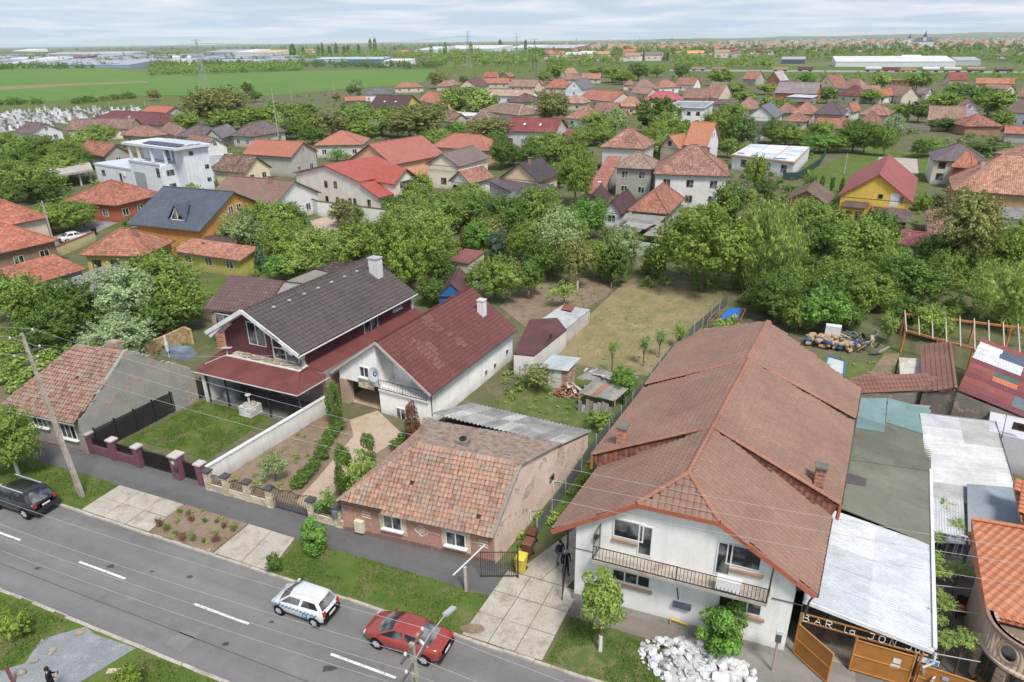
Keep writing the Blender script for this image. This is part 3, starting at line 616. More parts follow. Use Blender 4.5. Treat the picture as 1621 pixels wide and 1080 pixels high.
# ================================================================ the houses along the near side of the street
F5 = Frame((1.95,28.55),-21.8,61)
big = thing('house','big pale house under the largest brown tiled roof, with a long street balcony','house',F5(6.2,10,0))
keep(F5,0,13,0,26,'the big brown roofed house',6)
RC5 = C(160,124,106,.80)
zr,ze,zm,zb = 8.72,4.62,5.5,5.75
A = F5(0,0,ze); B = F5(12.7,0,ze)
jl,jr,ja = F5(4.3,0,ze + (zr - ze) * 4.3 / 6.2),F5(8.15,0,ze + (zr - ze) * 4.3 / 6.2),F5(6.2,1.6,zr)
L1 = 6.4; L2 = 16.0
front_l = [A,jl,ja,F5(6.2,L1,zr),F5(0,L1,ze)]; front_r = [B,F5(12.7,L1,ze),F5(6.2,L1,zr),ja,jr]; jerk = [jl,jr,ja]
mid_l = [F5(-.4,L1,zm),F5(6.2,L1,zr + .03),F5(6.2,L2,zr + .03),F5(-.4,L2,zm)]; mid_r = [F5(13,L1,zm),F5(13,L2,zm),F5(6.2,L2,zr + .03),F5(6.2,L1,zr + .03)]
rear_l = [F5(-.4,L2,zb),F5(6.2,L2,zr + .06),F5(6.2,23.3,zr + .06),F5(1.2,26,zb + .75),F5(-.4,24.0,zb)]; rear_r = [F5(13,L2,zb),F5(13,20.4,zb),F5(6.2,23.3,zr + .06),F5(6.2,L2,zr + .06)]
rb = MB()
for p in (front_l,front_r,jerk,mid_l,mid_r,rear_l,rear_r): slope(rb,p,.15)
roof5 = rb.build('roof','bark',big,(.07,.055,.045,1))
tb = Tiles(.32,.345,'double')
for p in (front_l,jerk,front_r,mid_l,mid_r,rear_l,rear_r): tb.add(p,.003,.004,.006)
tb.finish(roof5,'tile_geo',RC5)
CC5 = C(176,120,98,.85)
for p,q in ((ja,F5(6.2,23.3,zr)),(jl,ja),(jr,ja)): ridge_caps(roof5,p + Z * .06,q + Z * .06,CC5)
for a_,zz,b_ in ((-.4,zm,L1),(13,zm,L1),(-.4,zb,L2),(13,zb,L2)): ridge_caps(roof5,F5(a_,b_,zz + .03),F5(6.2,b_,zr + .05),CC5,r=.11)
lb = MB()
lb.prism([F5(-.36,L1 + .05,zm - .12),F5(6.2,L1 + .05,zr - .1),F5(6.2,L1 + .05,zr - .35),F5(0.0,L1 + .05,ze - .2)],F5.V * .1)
lb.prism([F5(12.96,L1 + .05,zm - .12),F5(6.2,L1 + .05,zr - .1),F5(6.2,L1 + .05,zr - .35),F5(12.7,L1 + .05,ze - .2)],F5.V * .1)
lb.build('roof_lip','tile',roof5,C(172,112,92))
pieces('barge_board','plain',roof5,C(188,104,74),[(p + F5.nf * .05 - Z * .06,q + F5.nf * .05 - Z * .06) for p,q in ((A,jl),(B,jr),(jl,jr))],.09,.24); pieces('barge_board','plain',roof5,C(188,104,74),[(F5(a_,L1 - .03,ze - .1),F5(a_,L1 - .03,zm + .02)) for a_ in (-.42,13.03)],.14,.14)
for g_ in ([F5(-.08,.05,ze - .12),F5(-.08,L1,ze - .12)],[F5(12.78,.05,ze - .12),F5(12.78,L1,ze - .12)],[F5(13.08,L1,zm - .12),F5(13.08,20.4,zb - .12)]): gb = MB(); gb.tube(g_,.07,6); gb.build('gutter','metal',big,C(88,66,58))
gb = MB(); gb.tube([F5(12.78,.6,ze - .15),F5(12.5,.5,3.7),F5(12.45,.5,2.9)],.05,6); gb.build('downpipe','metal',big,C(88,66,58))
aw0,aw1,bw = 1.15,11.85,.42
uz = lambda a: ze + (zr - ze) * min(min(a,12.7 - a),4.3 + 0) / 6.2 - .2
wb = MB(); wb.poly([F5(aw0,bw,-.1),F5(aw1,bw,-.1),F5(aw1,bw,uz(aw1)),F5(8.15,bw,uz(8.15)),F5(4.3,bw,uz(4.3)),F5(aw0,bw,uz(aw0))])
wb.poly([F5(aw0,22,-.1),F5(aw0,bw,-.1),F5(aw0,bw,uz(aw0)),F5(aw0,22,uz(aw0))]); wb.poly([F5(aw1,bw,-.1),F5(aw1,20.2,-.1),F5(aw1,20.2,uz(aw1)),F5(aw1,bw,uz(aw1))])
wb.poly([F5(aw1,20.2,-.1),F5(aw0,22,-.1),F5(aw0,22,5),F5(6.2,21.4,8.2),F5(aw1,20.2,5)])
wb.build('wall','wall',big,C(236,234,230,.94))
pl = MB(); pl.prism([F5(aw0 - .05,bw - .06,-.1),F5(aw1 + .05,bw - .06,-.1),F5(aw1 + .05,bw - .003,-.1),F5(aw0 - .05,bw - .003,-.1)],(0,0,.55)); pl.build('plinth','old_wall',big,C(176,170,162))
P5 = F5(0,bw,0); n5 = F5.nf
def h5(x,y): return hit(x,y,P5,n5)
def win5(x,y,w,h,panes=2,sill=False): return window(big,h5(x,y) + n5 * .002,n5,w,h,panes,C(236,236,236),sill)
win5(995,839,1.55,1.15,1); win5(1021.5,856,.72,1.85,1,False)
win5(1146,884,.72,1.95,1,False); win5(1178,882,1.6,1.25,1)
win5(999,915,2.0,.75,3); win5(1171,958,2.05,.75,3)
bs = MB()
for x,y,w in ((989,857,1.3),(999,929,2.2),(1181,906,1.55),(1171,972,2.3)): c_ = h5(x,y); bs.obox(c_ + n5 * .06,F5.U * (w / 2),n5 * .07,Z * .07)
bs.build('window_ledge','plain',big,C(176,142,116))
zs = 3.92; a0,a1 = 2.4,10.8
bal = MB(); bal.prism([F5(a0,bw - 1.05,zs),F5(a1,bw - 1.05,zs),F5(a1,bw - .002,zs),F5(a0,bw - .002,zs)],(0,0,-.16)); balc = bal.build('balcony','concrete',big,C(200,190,178))
def railing(parent,pts,h,col,step=.14,r=.011,belly=.0,out=None,name='railing',curl=False):
 """iron railing: rails and uprights in one part"""
 b = MB()
 for p,q in zip(pts,pts[1:]):
  p,q = Vector(p),Vector(q); L = (q - p).length; n = max(1,int(L / step))
  for z_ in (.06,h): b.bar(p + Z * z_,q + Z * z_,.035,.035)
  o = (out if out is not None else Vector((0,0,0)))
  for i in range(n + 1):
   c = p.lerp(q,i / n)
   if belly: b.tube([c + Z * .06,c + Z * h * .25 + o * belly,c + Z * h * .5 + o * belly * .6,c + Z * h],r,4,cap=False)
   else: b.bar(c + Z * .06,c + Z * h,r * 2,r * 2)
  for e in (p,q): b.bar(e,e + Z * (h + .03),.045,.045)
 return b.build(name,'metal',parent,col)
IR = C(72,66,64)
railing(balc,[F5(a0 + .05,bw - 1.0,zs),F5((a0 + a1) / 2,bw - 1.0,zs),F5(a1 - .05,bw - 1.0,zs)],.85,IR,.17,.013,.12,n5)
for aa in (a0 + .05,a1 - .05):
 b = MB(); q0,q1 = F5(aa,bw - 1.0,zs),F5(aa,bw - .05,zs)
 for z_ in (.05,.95,1.55): b.bar(q0 + Z * z_,q1 + Z * z_,.035,.035)
 for k in range(6): c = q0.lerp(q1,k / 5); b.bar(c + Z * .05,c + Z * 1.55,.025,.025)
 b.build('side_rail','metal',balc,IR)
tag((lambda m: m.build('laundry','plain',None,C(232,232,230)))(MB().obox(F5(9.0,bw - 1.06,zs + .52),F5.U * .55,n5 * .03,Z * .3).obox(F5(9.0,bw - .9,zs + .845),F5.U * .55,n5 * .15,Z * .02)),'white cloth hung over the balcony rail to dry','laundry')
b = MB(); b.bar(h5(1072,930) + n5 * .05,h5(1074,948) + n5 * .05,.05,.05); b.bar(h5(1222,946) + n5 * .04,h5(1272,958) + n5 * .04,.04,.04); b.bar(h5(910,867) + n5 * .03,h5(940,874) + n5 * .03,.03,.03); b.build('pipe','metal',big,C(90,82,80))
b = MB(); b.obox(h5(1080,957) + n5 * .1,F5.U * .45,n5 * .1,Z * .13); b.build('meter_box','metal',big,C(88,98,112))
b = MB(); b.bar(h5(1062,977) + n5 * .12,h5(1090,987) + n5 * .12,.07,.07); b.bar(h5(1062,977) + n5 * .12,h5(1062,983) + n5 * .12,.07,.07); b.build('gas_pipe','plain',big,C(226,186,40))
for x,y in ((1221,885),(1264,928),(945,848),(897,834)):
 b = MB(); b.obox(h5(x,y) + n5 * .12,F5.U * .1,n5 * .12,Z * .09); b.build('lamp','metal',big,C(50,48,50))
chimney(big,F5(1.05,7.15,5.9),1.35,.52,'brick',C(214,132,86)); chimney(big,F5(11.8,6.9,5.9),1.35,.5,'brick',C(178,108,84))
F4 = Frame((-10.68,34.55),-19.4,60)
old = thing('house','low old house with faded pink street wall, worn orange tile roof and two white windows','house',F4(5,4,0)); keep(F4,0,10.3,0,13,'the pink house with worn tiles',3)
hz4,bz4 = 5.25,2.9
RC4 = C(178,132,108,.86)
e0,e1,r0,r1 = F4(.1,-.42,2.42),F4(10.2,-.42,2.32),F4(3.3,3.3,hz4 - .15),F4(10.2,bz4,hz4)
fr4 = [e0,e1,r1,r0]; left4 = [e0,r0,F4(.1,8.6,3.0)]
bk = [r0,r1,F4(10.2,8.3,3.7),F4(3.6,8.3,3.6),F4(.1,8.4,3.0)]
b = MB(); slope(b,fr4,.1); slope(b,left4,.1); roof4 = b.build('roof','bark',old,(.07,.055,.045,1))
Tiles(.255,.285,'pan').add(fr4,.007,.02,.012,.003).add(left4,.007,.02).finish(roof4,'tile_geo_old',RC4)
b = MB(); slope(b,bk,.1); back4 = b.build('back_roof','bark',old,(.07,.055,.045,1))
Tiles(.24,.30,'flat').add(bk,.014,.035,.012).finish(back4,'tile_geo_old',C(150,122,108),300)
ridge_caps(roof4,r0 + Z * .04,r1 + Z * .04,C(176,128,104),'tile_geo_old',.12,.34); ridge_caps(roof4,e0 + Z * .06,r0 + Z * .05,C(168,124,104),'tile_geo_old',.12,.34)
b = MB(); b.bar(e1 + Z * .05,r1 + Z * .05,.26,.12); b.bar(r1 + Z * .03,F4(10.2,8.3,3.74),.22,.10); b.build('verge_mortar','old_wall',roof4,C(165,155,145))
wb = MB(); wb.poly([F4(0,0,-.1),F4(10.1,0,-.1),F4(10.1,0,2.5),F4(0,0,2.5)]); wb.build('wall','old_wall',old,C(204,152,136))
wb = MB(); wb.poly([F4(10.1,0,-.1),F4(10.1,13.2,-.1),F4(10.1,13.2,2.0),F4(10.1,8.3,3.55),F4(10.1,bz4,hz4 - .13),F4(10.1,0,2.45)]); wb.poly([F4(0,13,-.1),F4(0,0,-.1),F4(0,0,2.4),F4(0,8.4,2.8),F4(0,13,2.2)]); wb.poly([F4(10.1,13.2,-.1),F4(0,13,-.1),F4(0,13,2.2),F4(10.1,13.2,2.0)]); wb.build('side_wall','old_wall',old,C(230,202,186,1.05))
b = MB(); b.prism([F4(-.02,-.05,-.1),F4(10.12,-.05,-.1),F4(10.12,-.004,-.1),F4(-.02,-.004,-.1)],(0,0,.42)); b.build('plinth','old_wall',old,C(150,118,106))
P4 = F4(0,0,0); h4 = lambda x,y: hit(x,y,P4,F4.nf)
for x,y in ((622,826.5),(722,853)):
 c_ = h4(x,y); b = MB(); b.obox(c_ + F4.nf * .015,F4.U * .92,F4.nf * .02,Z * .85); o = b.build('window_surround','plain',old,C(226,200,170))
 window(old,c_ + F4.nf * .05,F4.nf,1.28,1.0,2,C(240,240,238),True)
b = MB(); c_ = h4(667.5,840.5) + F4.nf * .02; q = [c_ + F4.U * .48,c_ + Z * .40,c_ - F4.U * .48,c_ - Z * .40]
for i in range(4): b.bar(q[i],q[(i + 1) % 4],.05,.05,0,F4.nf)
for k in (-1,0,1): b.bar(c_ + F4.U * (-.2 + .0 * k) + Z * (.14 * k - .06),c_ + F4.U * .2 + Z * (.14 * k + .06),.05,.04,0,F4.nf)
for x,y in ((580,815),(765,861)):
 c_ = h4(x,y) + F4.nf * .02
 for k in (-1,0,1): b.bar(c_ - F4.U * .3 + Z * (.2 * k + .02),c_ + F4.U * .3 + Z * (.2 * k - .02),.06,.04,0,F4.nf)
b.build('plaster_ornament','plain',old,C(236,222,208))
b = MB()
for x0,y0,x1,y1 in ((645,828,657,832),(678,842,697,848),(745,857,757,860)): b.bar(h4(x0,y0) + F4.nf * .02,h4(x1,y1) + F4.nf * .02,.05,.05,0,F4.nf)
b.build('plaster_band','plain',old,C(214,180,160))
b = MB(); c_ = h4(571,831) + F4.nf * .14; b.obox(c_,F4.U * .3,F4.nf * .13,Z * .42); b.build('gas_meter_box','plain',old,C(226,222,190))
b = MB(); b.tube([h4(561,802) + F4.nf * .05,h4(565,830) + F4.nf * .05],.03,5); b.build('gas_pipe','plain',old,C(222,180,50))
n4r = F4.nr; S4 = F4(10.1,0,0)
for x,y in ((838,816),(874,771)):
 b = MB(); b.tube([hit(x,y - 8,S4,n4r) + n4r * .06,hit(x,y + 6,S4,n4r) + n4r * .06],.05,6); b.tube([hit(x,y - 8,S4,n4r) + n4r * .06,hit(x + 11,y - 9,S4,n4r) + n4r * .08],.02,5); b.build('white_pipe','plain',old,C(235,235,235))
window(old,hit(873,757,S4,n4r) + n4r * .01,n4r,.6,.5,1,C(120,110,100),False)
b = MB(); pc = F4(5.55,4.6,4.75); b.obox(pc,F4.U * .34,F4.V * .3,Z * .4); cm = b.build('chimney','old_wall',old,C(150,140,132)); b = MB(); b.lathe(pc + Z * .4,[(.24,0),(.24,.12),(.15,.12),(.15,.02)],10); b.build('chimney_pot','plain',cm,C(60,58,56))
lean = thing('shed','lean-to with grey corrugated asbestos sheets behind the pink house','shed',F4(6,10.5,0)); keep(F4,2,10.3,8,13.5,'the grey corrugated lean-to',3)
def corr_sheet(o,h,s,w,L,pitch=.177,amp=.028,seg=4):
 """one corrugated sheet; o lower corner, h across, s up the slope"""
 n = h.cross(s).normalized(); k = max(2,int(w / pitch * seg)); b = MB(); vs = []
 for v in (0,L): vs += [o + h * (w * i / k) + s * v + n * (amp * math.sin(6.2832 * (w * i / k) / pitch)) for i in range(k + 1)]
 b.mesh(vs,[(i,i + 1,k + 2 + i,k + 1 + i) for i in range(k)]); return b
def corr_roof(parent,o,e,s1,nsheet,rows,mat,cols,jit=.02,pitch=.177,amp=.03,name='roof_sheet',lap=.06):
 """o: low corner, e: along the eave to the other low corner, s1: up the slope to the top"""
 h,s = e.normalized(),s1.normalized(); w = e.length / nsheet; L = s1.length / rows; n = h.cross(s).normalized()
 for r in range(rows):
  for k in range(nsheet):
   c = cols((k + .5) / nsheet,(r + .5) / rows) if callable(cols) else cols[random.randrange(len(cols))]
   if c is None: continue
   q = o + h * (w * k) + s * (L * r - (lap if r else 0) + random.gauss(0,jit)) + n * (.012 * r + abs(random.gauss(0,jit * .4)))
   ob = corr_sheet(q,h,s,w * 1.02,L + lap,pitch,amp).build(name,mat,parent,c)
lo,hi = F4(2.4,12.9,2.25),F4(3.4,8.35,3.62)
gcols = [C(190,188,185),C(176,174,172),C(204,202,198),C(166,164,162)]
corr_roof(lean,F4(10.25,13.4,1.95),F4(.5,14.2,2.2) - F4(10.25,13.4,1.95),F4(10.25,8.15,3.66) - F4(10.25,13.4,1.95),10,2,'asbestos',gcols,.02,.31,.06)
b = MB(); b.prism([F4(1.0,8.4,3.45),F4(10.1,8.2,3.45),F4(10.1,13.2,1.8),F4(.7,13.9,1.95)],(0,0,-.08)); b.build('roof_boards','plain',lean,C(110,95,80))
b = MB(); b.poly([F4(.9,13.7,-.1),F4(.9,8.3,-.1),F4(.9,8.3,3.3),F4(.9,13.7,1.9)]); b.poly([F4(10.0,13.0,-.1),F4(.9,13.7,-.1),F4(.9,13.7,1.9),F4(10.0,13.0,1.75)]); b.build('wall','old_wall',lean,C(190,170,150))
F3 = Frame((-6.27,46.66),-28,62)
wh = thing('house','white house with dark red tile roof, small iron balcony and satellite dish on its gable','house',F3(-5,7,0)); keep(F3,-9.9,0,0,14.4,'the white house with dark red roof',5)
RC3 = C(112,64,60,.95); z3,zr3,ar = 3.0,6.5,-4.93
sl_r = [F3(0,-.1,z3),F3(0,14.4,z3),F3(ar,14.3,zr3),F3(ar,-.15,zr3)]; sl_l = [F3(-9.9,-.2,z3 - .1),F3(ar,-.15,zr3),F3(ar,14.3,zr3),F3(-9.9,14.2,z3 - .1)]
b = MB(); slope(b,sl_r,.16); slope(b,sl_l,.16); roof3 = b.build('roof','bark',wh,(.07,.055,.045,1))
Tiles(.34,.38,'double').add(sl_r,.002,.003,.004).finish(roof3,'tile_geo_metal',RC3)
pt = lambda b_,f: F3(ar,b_,zr3).lerp(F3(0,b_,z3),f)
T_ = Tiles(.34,.38,'double')
for b0,b1,f0_,f1_ in ((2.6,3.7,.22,.78),(3.7,4.4,.35,.62),(5.6,6.9,.06,.34),(6.6,7.7,.42,.74)): T_.add([pt(b0,f1_),pt(b1,f1_),pt(b1,f0_),pt(b0,f0_)],.004,.004,.022,.28)
T_.finish(roof3,'tile_geo',C(130,88,82,.92),300,'pale_tile')
ridge_caps(roof3,F3(ar,-.1,zr3 + .05),F3(ar,14.3,zr3 + .05),C(104,52,50),'tile_geo_metal',.12,.4)
pieces('barge_board','plain',roof3,C(196,188,182),[(F3(0,-.16,z3 - .05),F3(ar,-.2,zr3 - .04)),(F3(-9.9,-.26,z3 - .15),F3(ar,-.2,zr3 - .04))],.07,.2)
b = MB(); b.tube([F3(.07,-.1,z3 - .1),F3(.07,14.4,z3 - .1)],.07,6); b.build('gutter','metal',wh,C(112,112,118)); b = MB(); b.tube([F3(.05,.1,z3 - .12),F3(-.3,.35,2.6),F3(-.3,.35,.1)],.045,6); b.build('downpipe','metal',wh,C(112,112,118))
f0 = .12; z3r = lambda a: z3 + (zr3 - z3) * min(-a / -ar if False else (-a) / (-ar),(9.9 + a) / (9.9 + ar)) - .2
wl_,wr_ = -9.3,-.35
pas = -4.75                                               # the passage under the upper floor lies left of this
wb = MB(); top = lambda a: F3(a,f0,z3r(a))
wb.poly([F3(wl_,f0,2.35),F3(-8.35,f0,2.35),F3(-5.25,f0,2.35),F3(-5.25,f0,z3r(-5.25)),top(-6.6),top(wl_)])      # upper front, left of the loggia
wb.poly([F3(-5.25,f0,-.1),F3(wr_,f0,-.1),F3(wr_,f0,2.3),F3(-5.25,f0,2.3)])                                            # lower front
wb.poly([F3(wr_,f0,-.1),F3(wr_,14.1,-.1),F3(wr_,14.1,z3 - .06),F3(wr_,f0,z3 - .06)])
wb.poly([F3(wl_,14.0,-.1),F3(wl_,3.2,-.1),F3(wl_,3.2,z3 - .1),F3(wl_,14.0,z3 - .1)]); wb.poly([F3(wr_,14.1,-.1),F3(wl_,14.0,-.1),F3(wl_,14,z3 - .1),F3(ar,14.05,zr3 - .2),F3(wr_,14.1,z3 - .1)])
wb.poly([F3(-5.25,f0,2.3),F3(-5.25,2.2,2.3),F3(-5.25,2.2,z3r(-5.25)),F3(-5.25,f0,z3r(-5.25))]); wb.poly([F3(-5.25,2.2,2.3),F3(wr_,2.2,2.3),F3(wr_,2.2,z3 - .05),F3(ar,2.2,zr3 - .2),F3(-5.25,2.2,z3r(-5.25))])
wb.poly([F3(wr_,2.2,2.3),F3(wr_,f0,2.3),F3(wr_,f0,3.0),F3(wr_,2.2,3.0)]); wb.poly([F3(-5.25,f0,2.301),F3(wr_,f0,2.301),F3(wr_,2.2,2.301),F3(-5.25,2.2,2.301)])
wb.poly([F3(-5.25,6,-.1),F3(-5.25,f0,-.1),F3(-5.25,f0,2.3),F3(-5.25,6,2.3)][::-1]); wb.poly([F3(-5.25,6,-.1),F3(wl_,6,-.1),F3(wl_,6,2.35),F3(-5.25,6,2.35)]); wb.poly([F3(wl_,f0,2.35),F3(-5.25,f0,2.35),F3(-5.25,6,2.35),F3(wl_,6,2.35)])
wb.build('wall','wall',wh,C(246,244,241,.98))
b = MB(); b.prism([F3(-9.35,.05,0),F3(-8.6,.05,0),F3(-8.6,.8,0),F3(-9.35,.8,0)],(0,0,2.33)); b.build('pillar','paving',wh,C(214,186,152))
P3 = F3(0,f0,0); h3 = lambda x,y: hit(x,y,P3,F3.nf)
window(wh,h3(577,589) + F3.nf * .003,F3.nf,.95,.95,2,C(240,240,240)); window(wh,h3(635,655) + F3.nf * .003,F3.nf,.9,1.05,2,C(240,240,240))
window(wh,F3(-3.0,2.19,3.4) + F3.nf * .003,F3.nf,1.1,2.1,2,C(240,240,240),False);
b = MB(); c_ = h3(580,609) + F3.nf * .02; b.obox(c_,F3.U * .8,F3.nf * .02,Z * .35); b.build('stone_panel','brick',wh,C(222,204,170))
dish(wh,h3(598,592),F3.nf + Vector((-.1,0,.3)),.6,col=C(196,200,206))
bal = MB(); bal.prism([F3(-5.2,f0 - .16,2.28),F3(-.4,f0 - .16,2.28),F3(-.4,f0 - .004,2.28),F3(-5.2,f0 - .004,2.28)],(0,0,-.14)); balc = bal.build('balcony','plain',wh,C(236,234,230))
railing(balc,[F3(-5.1,f0 - .1,2.28),F3(-2.8,f0 - .1,2.28),F3(-.5,f0 - .1,2.28)],.85,C(70,58,54),.15,.012)
n3 = F3.nr; S3 = F3(wr_,0,0)
for x,y in ((802,557),(783,579),(769,590)): window(wh,hit(x,y,S3,n3) + n3 * .003,n3,.5,.55,1,C(225,225,222),False)
b = MB(); c_ = F3(-2.6,12.4,4.9); b.obox(c_ + Z * .2,F3.U * .32,F3.V * .32,Z * 1.1); b.build('chimney','wall',wh,C(236,234,232)); b = MB(); b.obox(c_ + Z * 1.35,F3.U * .38,F3.V * .38,Z * .04); b.build('chimney_cap','plain',wh,C(210,208,205))
b = MB(); b.obox(h3(683,665) + F3.nf * .09,F3.U * .22,F3.nf * .08,Z * .33); b.build('meter_box','plain',wh,C(200,200,196))
F3b = Frame((0.4,60.0),-28,61)
lowb = thing('outbuilding','long low white outbuilding with maroon sheet roof behind the white house','outbuilding',F3b(-2.5,5,0)); keep(F3b,-5,.5,0,10,'the low white outbuilding',3)
q = [at(813,560,2.1),at(845,563,2.0),at(897,522,1.9),at(882,503,2.3),at(838,506,2.5)]
b = MB(); slope(b,[q[1],q[2],q[3],q[4],q[0]],.12); b.build('roof','sheet',lowb,C(112,70,68))
b = MB(); r_ = [p - Z * .13 for p in (q[0],q[1],q[2])]
for p,s_ in zip(r_,r_[1:]): b.poly([Vector((p.x,p.y,-.1)),Vector((s_.x,s_.y,-.1)),s_,p])
b.poly([Vector((r_[2].x,r_[2].y,-.1)),Vector((q[3].x,q[3].y,-.1)),q[3] - Z * .13,r_[2]]); b.build('wall','wall',lowb,C(226,224,220))
window(lowb,hit(871,532,r_[1],F3b.nr) + F3b.nr * .05,F3b.nr,.45,.4,1,C(60,60,60),False)
tin = thing('shed','white walled shed with pale rusty tin roof beside the bare garden','shed',at(893,505)); q = [at(858,505,2.2),at(897,520,1.6),at(934,490,1.6),at(890,483,2.1)]
HOUSES.append((*at(900,505).xy,4,3,0,'the tin roofed shed',2))
b = MB(); slope(b,q,.06); tr_ = b.build('roof','sheet_rust',tin,C(206,208,208)); b = MB(); slope(b,[p + Z * .12 for p in (at(888,491,2.08),at(905,494,1.98),at(910,487,1.95),at(893,484,2.08))],.03); b.build('rusty_patch','sheet_rust',tr_,C(170,90,74))
b = MB()
for p,s_ in ((q[1],q[2]),(q[0],q[1]),(q[2],q[3]),(q[3],q[0])): b.poly([Vector((p.x,p.y,-.1)),Vector((s_.x,s_.y,-.1)),s_ - Z * .08,p - Z * .08])
b.build('wall','old_wall',tin,C(216,212,205))
F2 = Frame((-16.62,46.87),-24.5,62)
mar = thing('house','maroon two storey house with dark grey tile roof, white trim and red porch roof','house',F2(-6,9,0)); keep(F2,-11.5,0,0,19.5,'the maroon house with dark roof',6)
RC2 = C(92,84,84,.9); ar = -7.35; zr = 8.0; zl = 4.95
sr = [F2(-2.0,2.6,zl),F2(-2.0,19.1,zl),F2(ar,19.1,zr),F2(ar,2.6,zr)]; sl = [F2(-11.9,2.6,5.35),F2(ar,2.6,zr),F2(ar,19.1,zr),F2(-11.9,19.1,5.35)]
b = MB(); slope(b,sr,.2); slope(b,sl,.2); roof2 = b.build('roof','bark',mar,(.07,.055,.045,1))
Tiles(.42,.42,'double').add(sr,.002,.003,.004).finish(roof2,'tile_geo',RC2); ridge_caps(roof2,F2(ar,2.6,zr + .05),F2(ar,19.1,zr + .05),C(84,78,78),'tile_geo',.12,.4)
hs2 = (F2(ar,0,zr) - F2(-2,0,zl)).normalized();
for k in range(8):
 c_ = F2(ar + 1.0,5.0 + k * 1.8,zr - .45); b = MB(); b.obox(c_ + Z * .1,F2.V * .11,F2.U * .12,Z * .07); b.build('roof_vent','plain',roof2,C(190,188,186))
for p,q in ((F2(-1.95,2.52,zl - .05),F2(ar,2.52,zr - .02)),(F2(-11.95,2.52,5.3),F2(ar,2.52,zr - .02))): pieces('barge_board','plain',roof2,C(240,240,240),[(p,q)],.08,.34); pieces('soffit','plain',roof2,C(240,240,240),[(p + F2.V * .5 - Z * .2,q + F2.V * .5 - Z * .2)],1.0,.05)
pieces('white_beam','plain',mar,C(238,238,238),[(F2(-11.6,2.7,5.0),F2(-10.2,2.7,6.15)),(F2(-11.3,3.4,5.1),F2(-9.9,3.4,6.2)),(F2(-2.6,2.7,4.9),F2(-3.6,2.7,5.5))],.27,.27)
b = MB(); b.tube([F2(-1.9,2.6,zl - .12),F2(-1.9,19.1,zl - .12)],.08,6); b.build('gutter','metal',mar,C(214,210,208)); b = MB(); b.tube([F2(-1.95,3.2,zl - .15),F2(-2.4,3.5,4.4),F2(-2.4,3.5,3.6)],.05,6); b.build('downpipe','metal',mar,C(214,210,208))
bf = 3.6; wz = lambda a: (zl + (zr - zl) * (-2.0 - a) / 5.35 if a > ar else 5.35 + (zr - 5.35) * (a + 11.9) / 4.55) - .22
w0,w1 = -11.0,-2.6; b = MB(); b.poly([F2(w0,bf,2.9),F2(w1,bf,2.9),F2(w1,bf,wz(w1)),F2(ar,bf,wz(ar)),F2(w0,bf,wz(w0))]); b.poly([F2(w1,bf,2.9),F2(w1,19,2.9),F2(w1,19,zl - .06),F2(w1,bf,zl - .06)]); b.poly([F2(w0,19,-.1),F2(w0,bf,-.1),F2(w0,bf,5.3),F2(w0,19,5.3)]); b.poly([F2(w1,19,-.1),F2(w0,19,-.1),F2(w0,19,5.3),F2(ar,19,zr - .25),F2(w1,19,4.9)])
b.build('wall','wall',mar,C(112,68,72))
b = MB(); b.poly([F2(-10.4,bf,-.1),F2(-.9,bf,-.1),F2(-.9,bf,3.2),F2(-10.4,bf,3.2)]); b.poly([F2(-.9,bf,-.1),F2(-.9,19,-.1),F2(-.9,19,3.1),F2(-.9,bf,3.1)]); b.build('ground_floor_wall','wall',mar,C(170,150,140))
P2 = F2(0,bf,0); h2 = lambda x,y: hit(x,y,P2,F2.nf)
window(mar,h2(406,529) + F2.nf * .003,F2.nf,1.9,2.1,2,C(242,242,242),False)
b = MB(); gw = [h2(431,520),h2(433,551),h2(483,566)]; wp = lambda a,z_: F2(a,bf,z_) + F2.nf * .03
g = MB(); g.prism([wp(-5.6,3.65),wp(-2.95,3.65),wp(-2.95,4.85),wp(-5.6,6.25)],F2.nf * .02); ww = MB()
for p,q in ((wp(-5.6,3.65),wp(-2.95,3.65)),(wp(-2.95,3.65),wp(-2.95,4.85)),(wp(-2.95,4.85),wp(-5.6,6.25)),(wp(-5.6,6.25),wp(-5.6,3.65)),(wp(-4.3,3.65),wp(-4.3,5.55)),(wp(-4.3,4.7),wp(-5.6,4.7))): ww.bar(p + F2.nf * .03,q + F2.nf * .03,.1,.1,0,F2.nf)
o = ww.build('window','plain',mar,C(242,242,242)); g.build('pane','glass',o)
n2 = F2.nr; S2 = F2(w1,0,0)
window(mar,hit(587,515,S2,n2) + n2 * .003,n2,2.0,1.15,2,C(242,242,242)); window(mar,hit(628,486,S2,n2) + n2 * .003,n2,1.3,.55,2,C(242,242,242))
b = MB()
for cc in (F2(w1,bf,0),F2(w1,19,0)):
 for k in range(5): b.obox(cc + Z * (3.3 + .33 * k) + n2 * .01,n2 * .05 + F2.U * .0,F2.V * (.22 if k % 2 else .14),Z * .15)
b.build('quoin','plain',mar,C(240,240,240))
MR = C(122,64,62,.95); e0,e1 = F2(-10.9,-.05,3.0),F2(-.1,0,3.0); t0,t1 = F2(-9.9,2.55,3.55),F2(-2.1,2.55,3.55)
side = [e1,F2(-.15,3.2,2.95),F2(-1.15,4.4,2.85),F2(-1.15,19.2,2.7),F2(-2.55,19.2,3.25),F2(-2.55,3.5,3.5),t1]
b = MB(); slope(b,[e0,e1,t1,t0],.1); slope(b,[e1,side[1],side[5],t1],.1); slope(b,side[1:3] + [side[5]],.1); slope(b,side[2:6],.1); slope(b,[F2(-10.9,-.05,3.0),t0,F2(-10.9,7,3.6),F2(-12.5,7,3.0),F2(-12.5,3.5,2.8)],.1); pr = b.build('porch_roof','membrane',mar,MR)
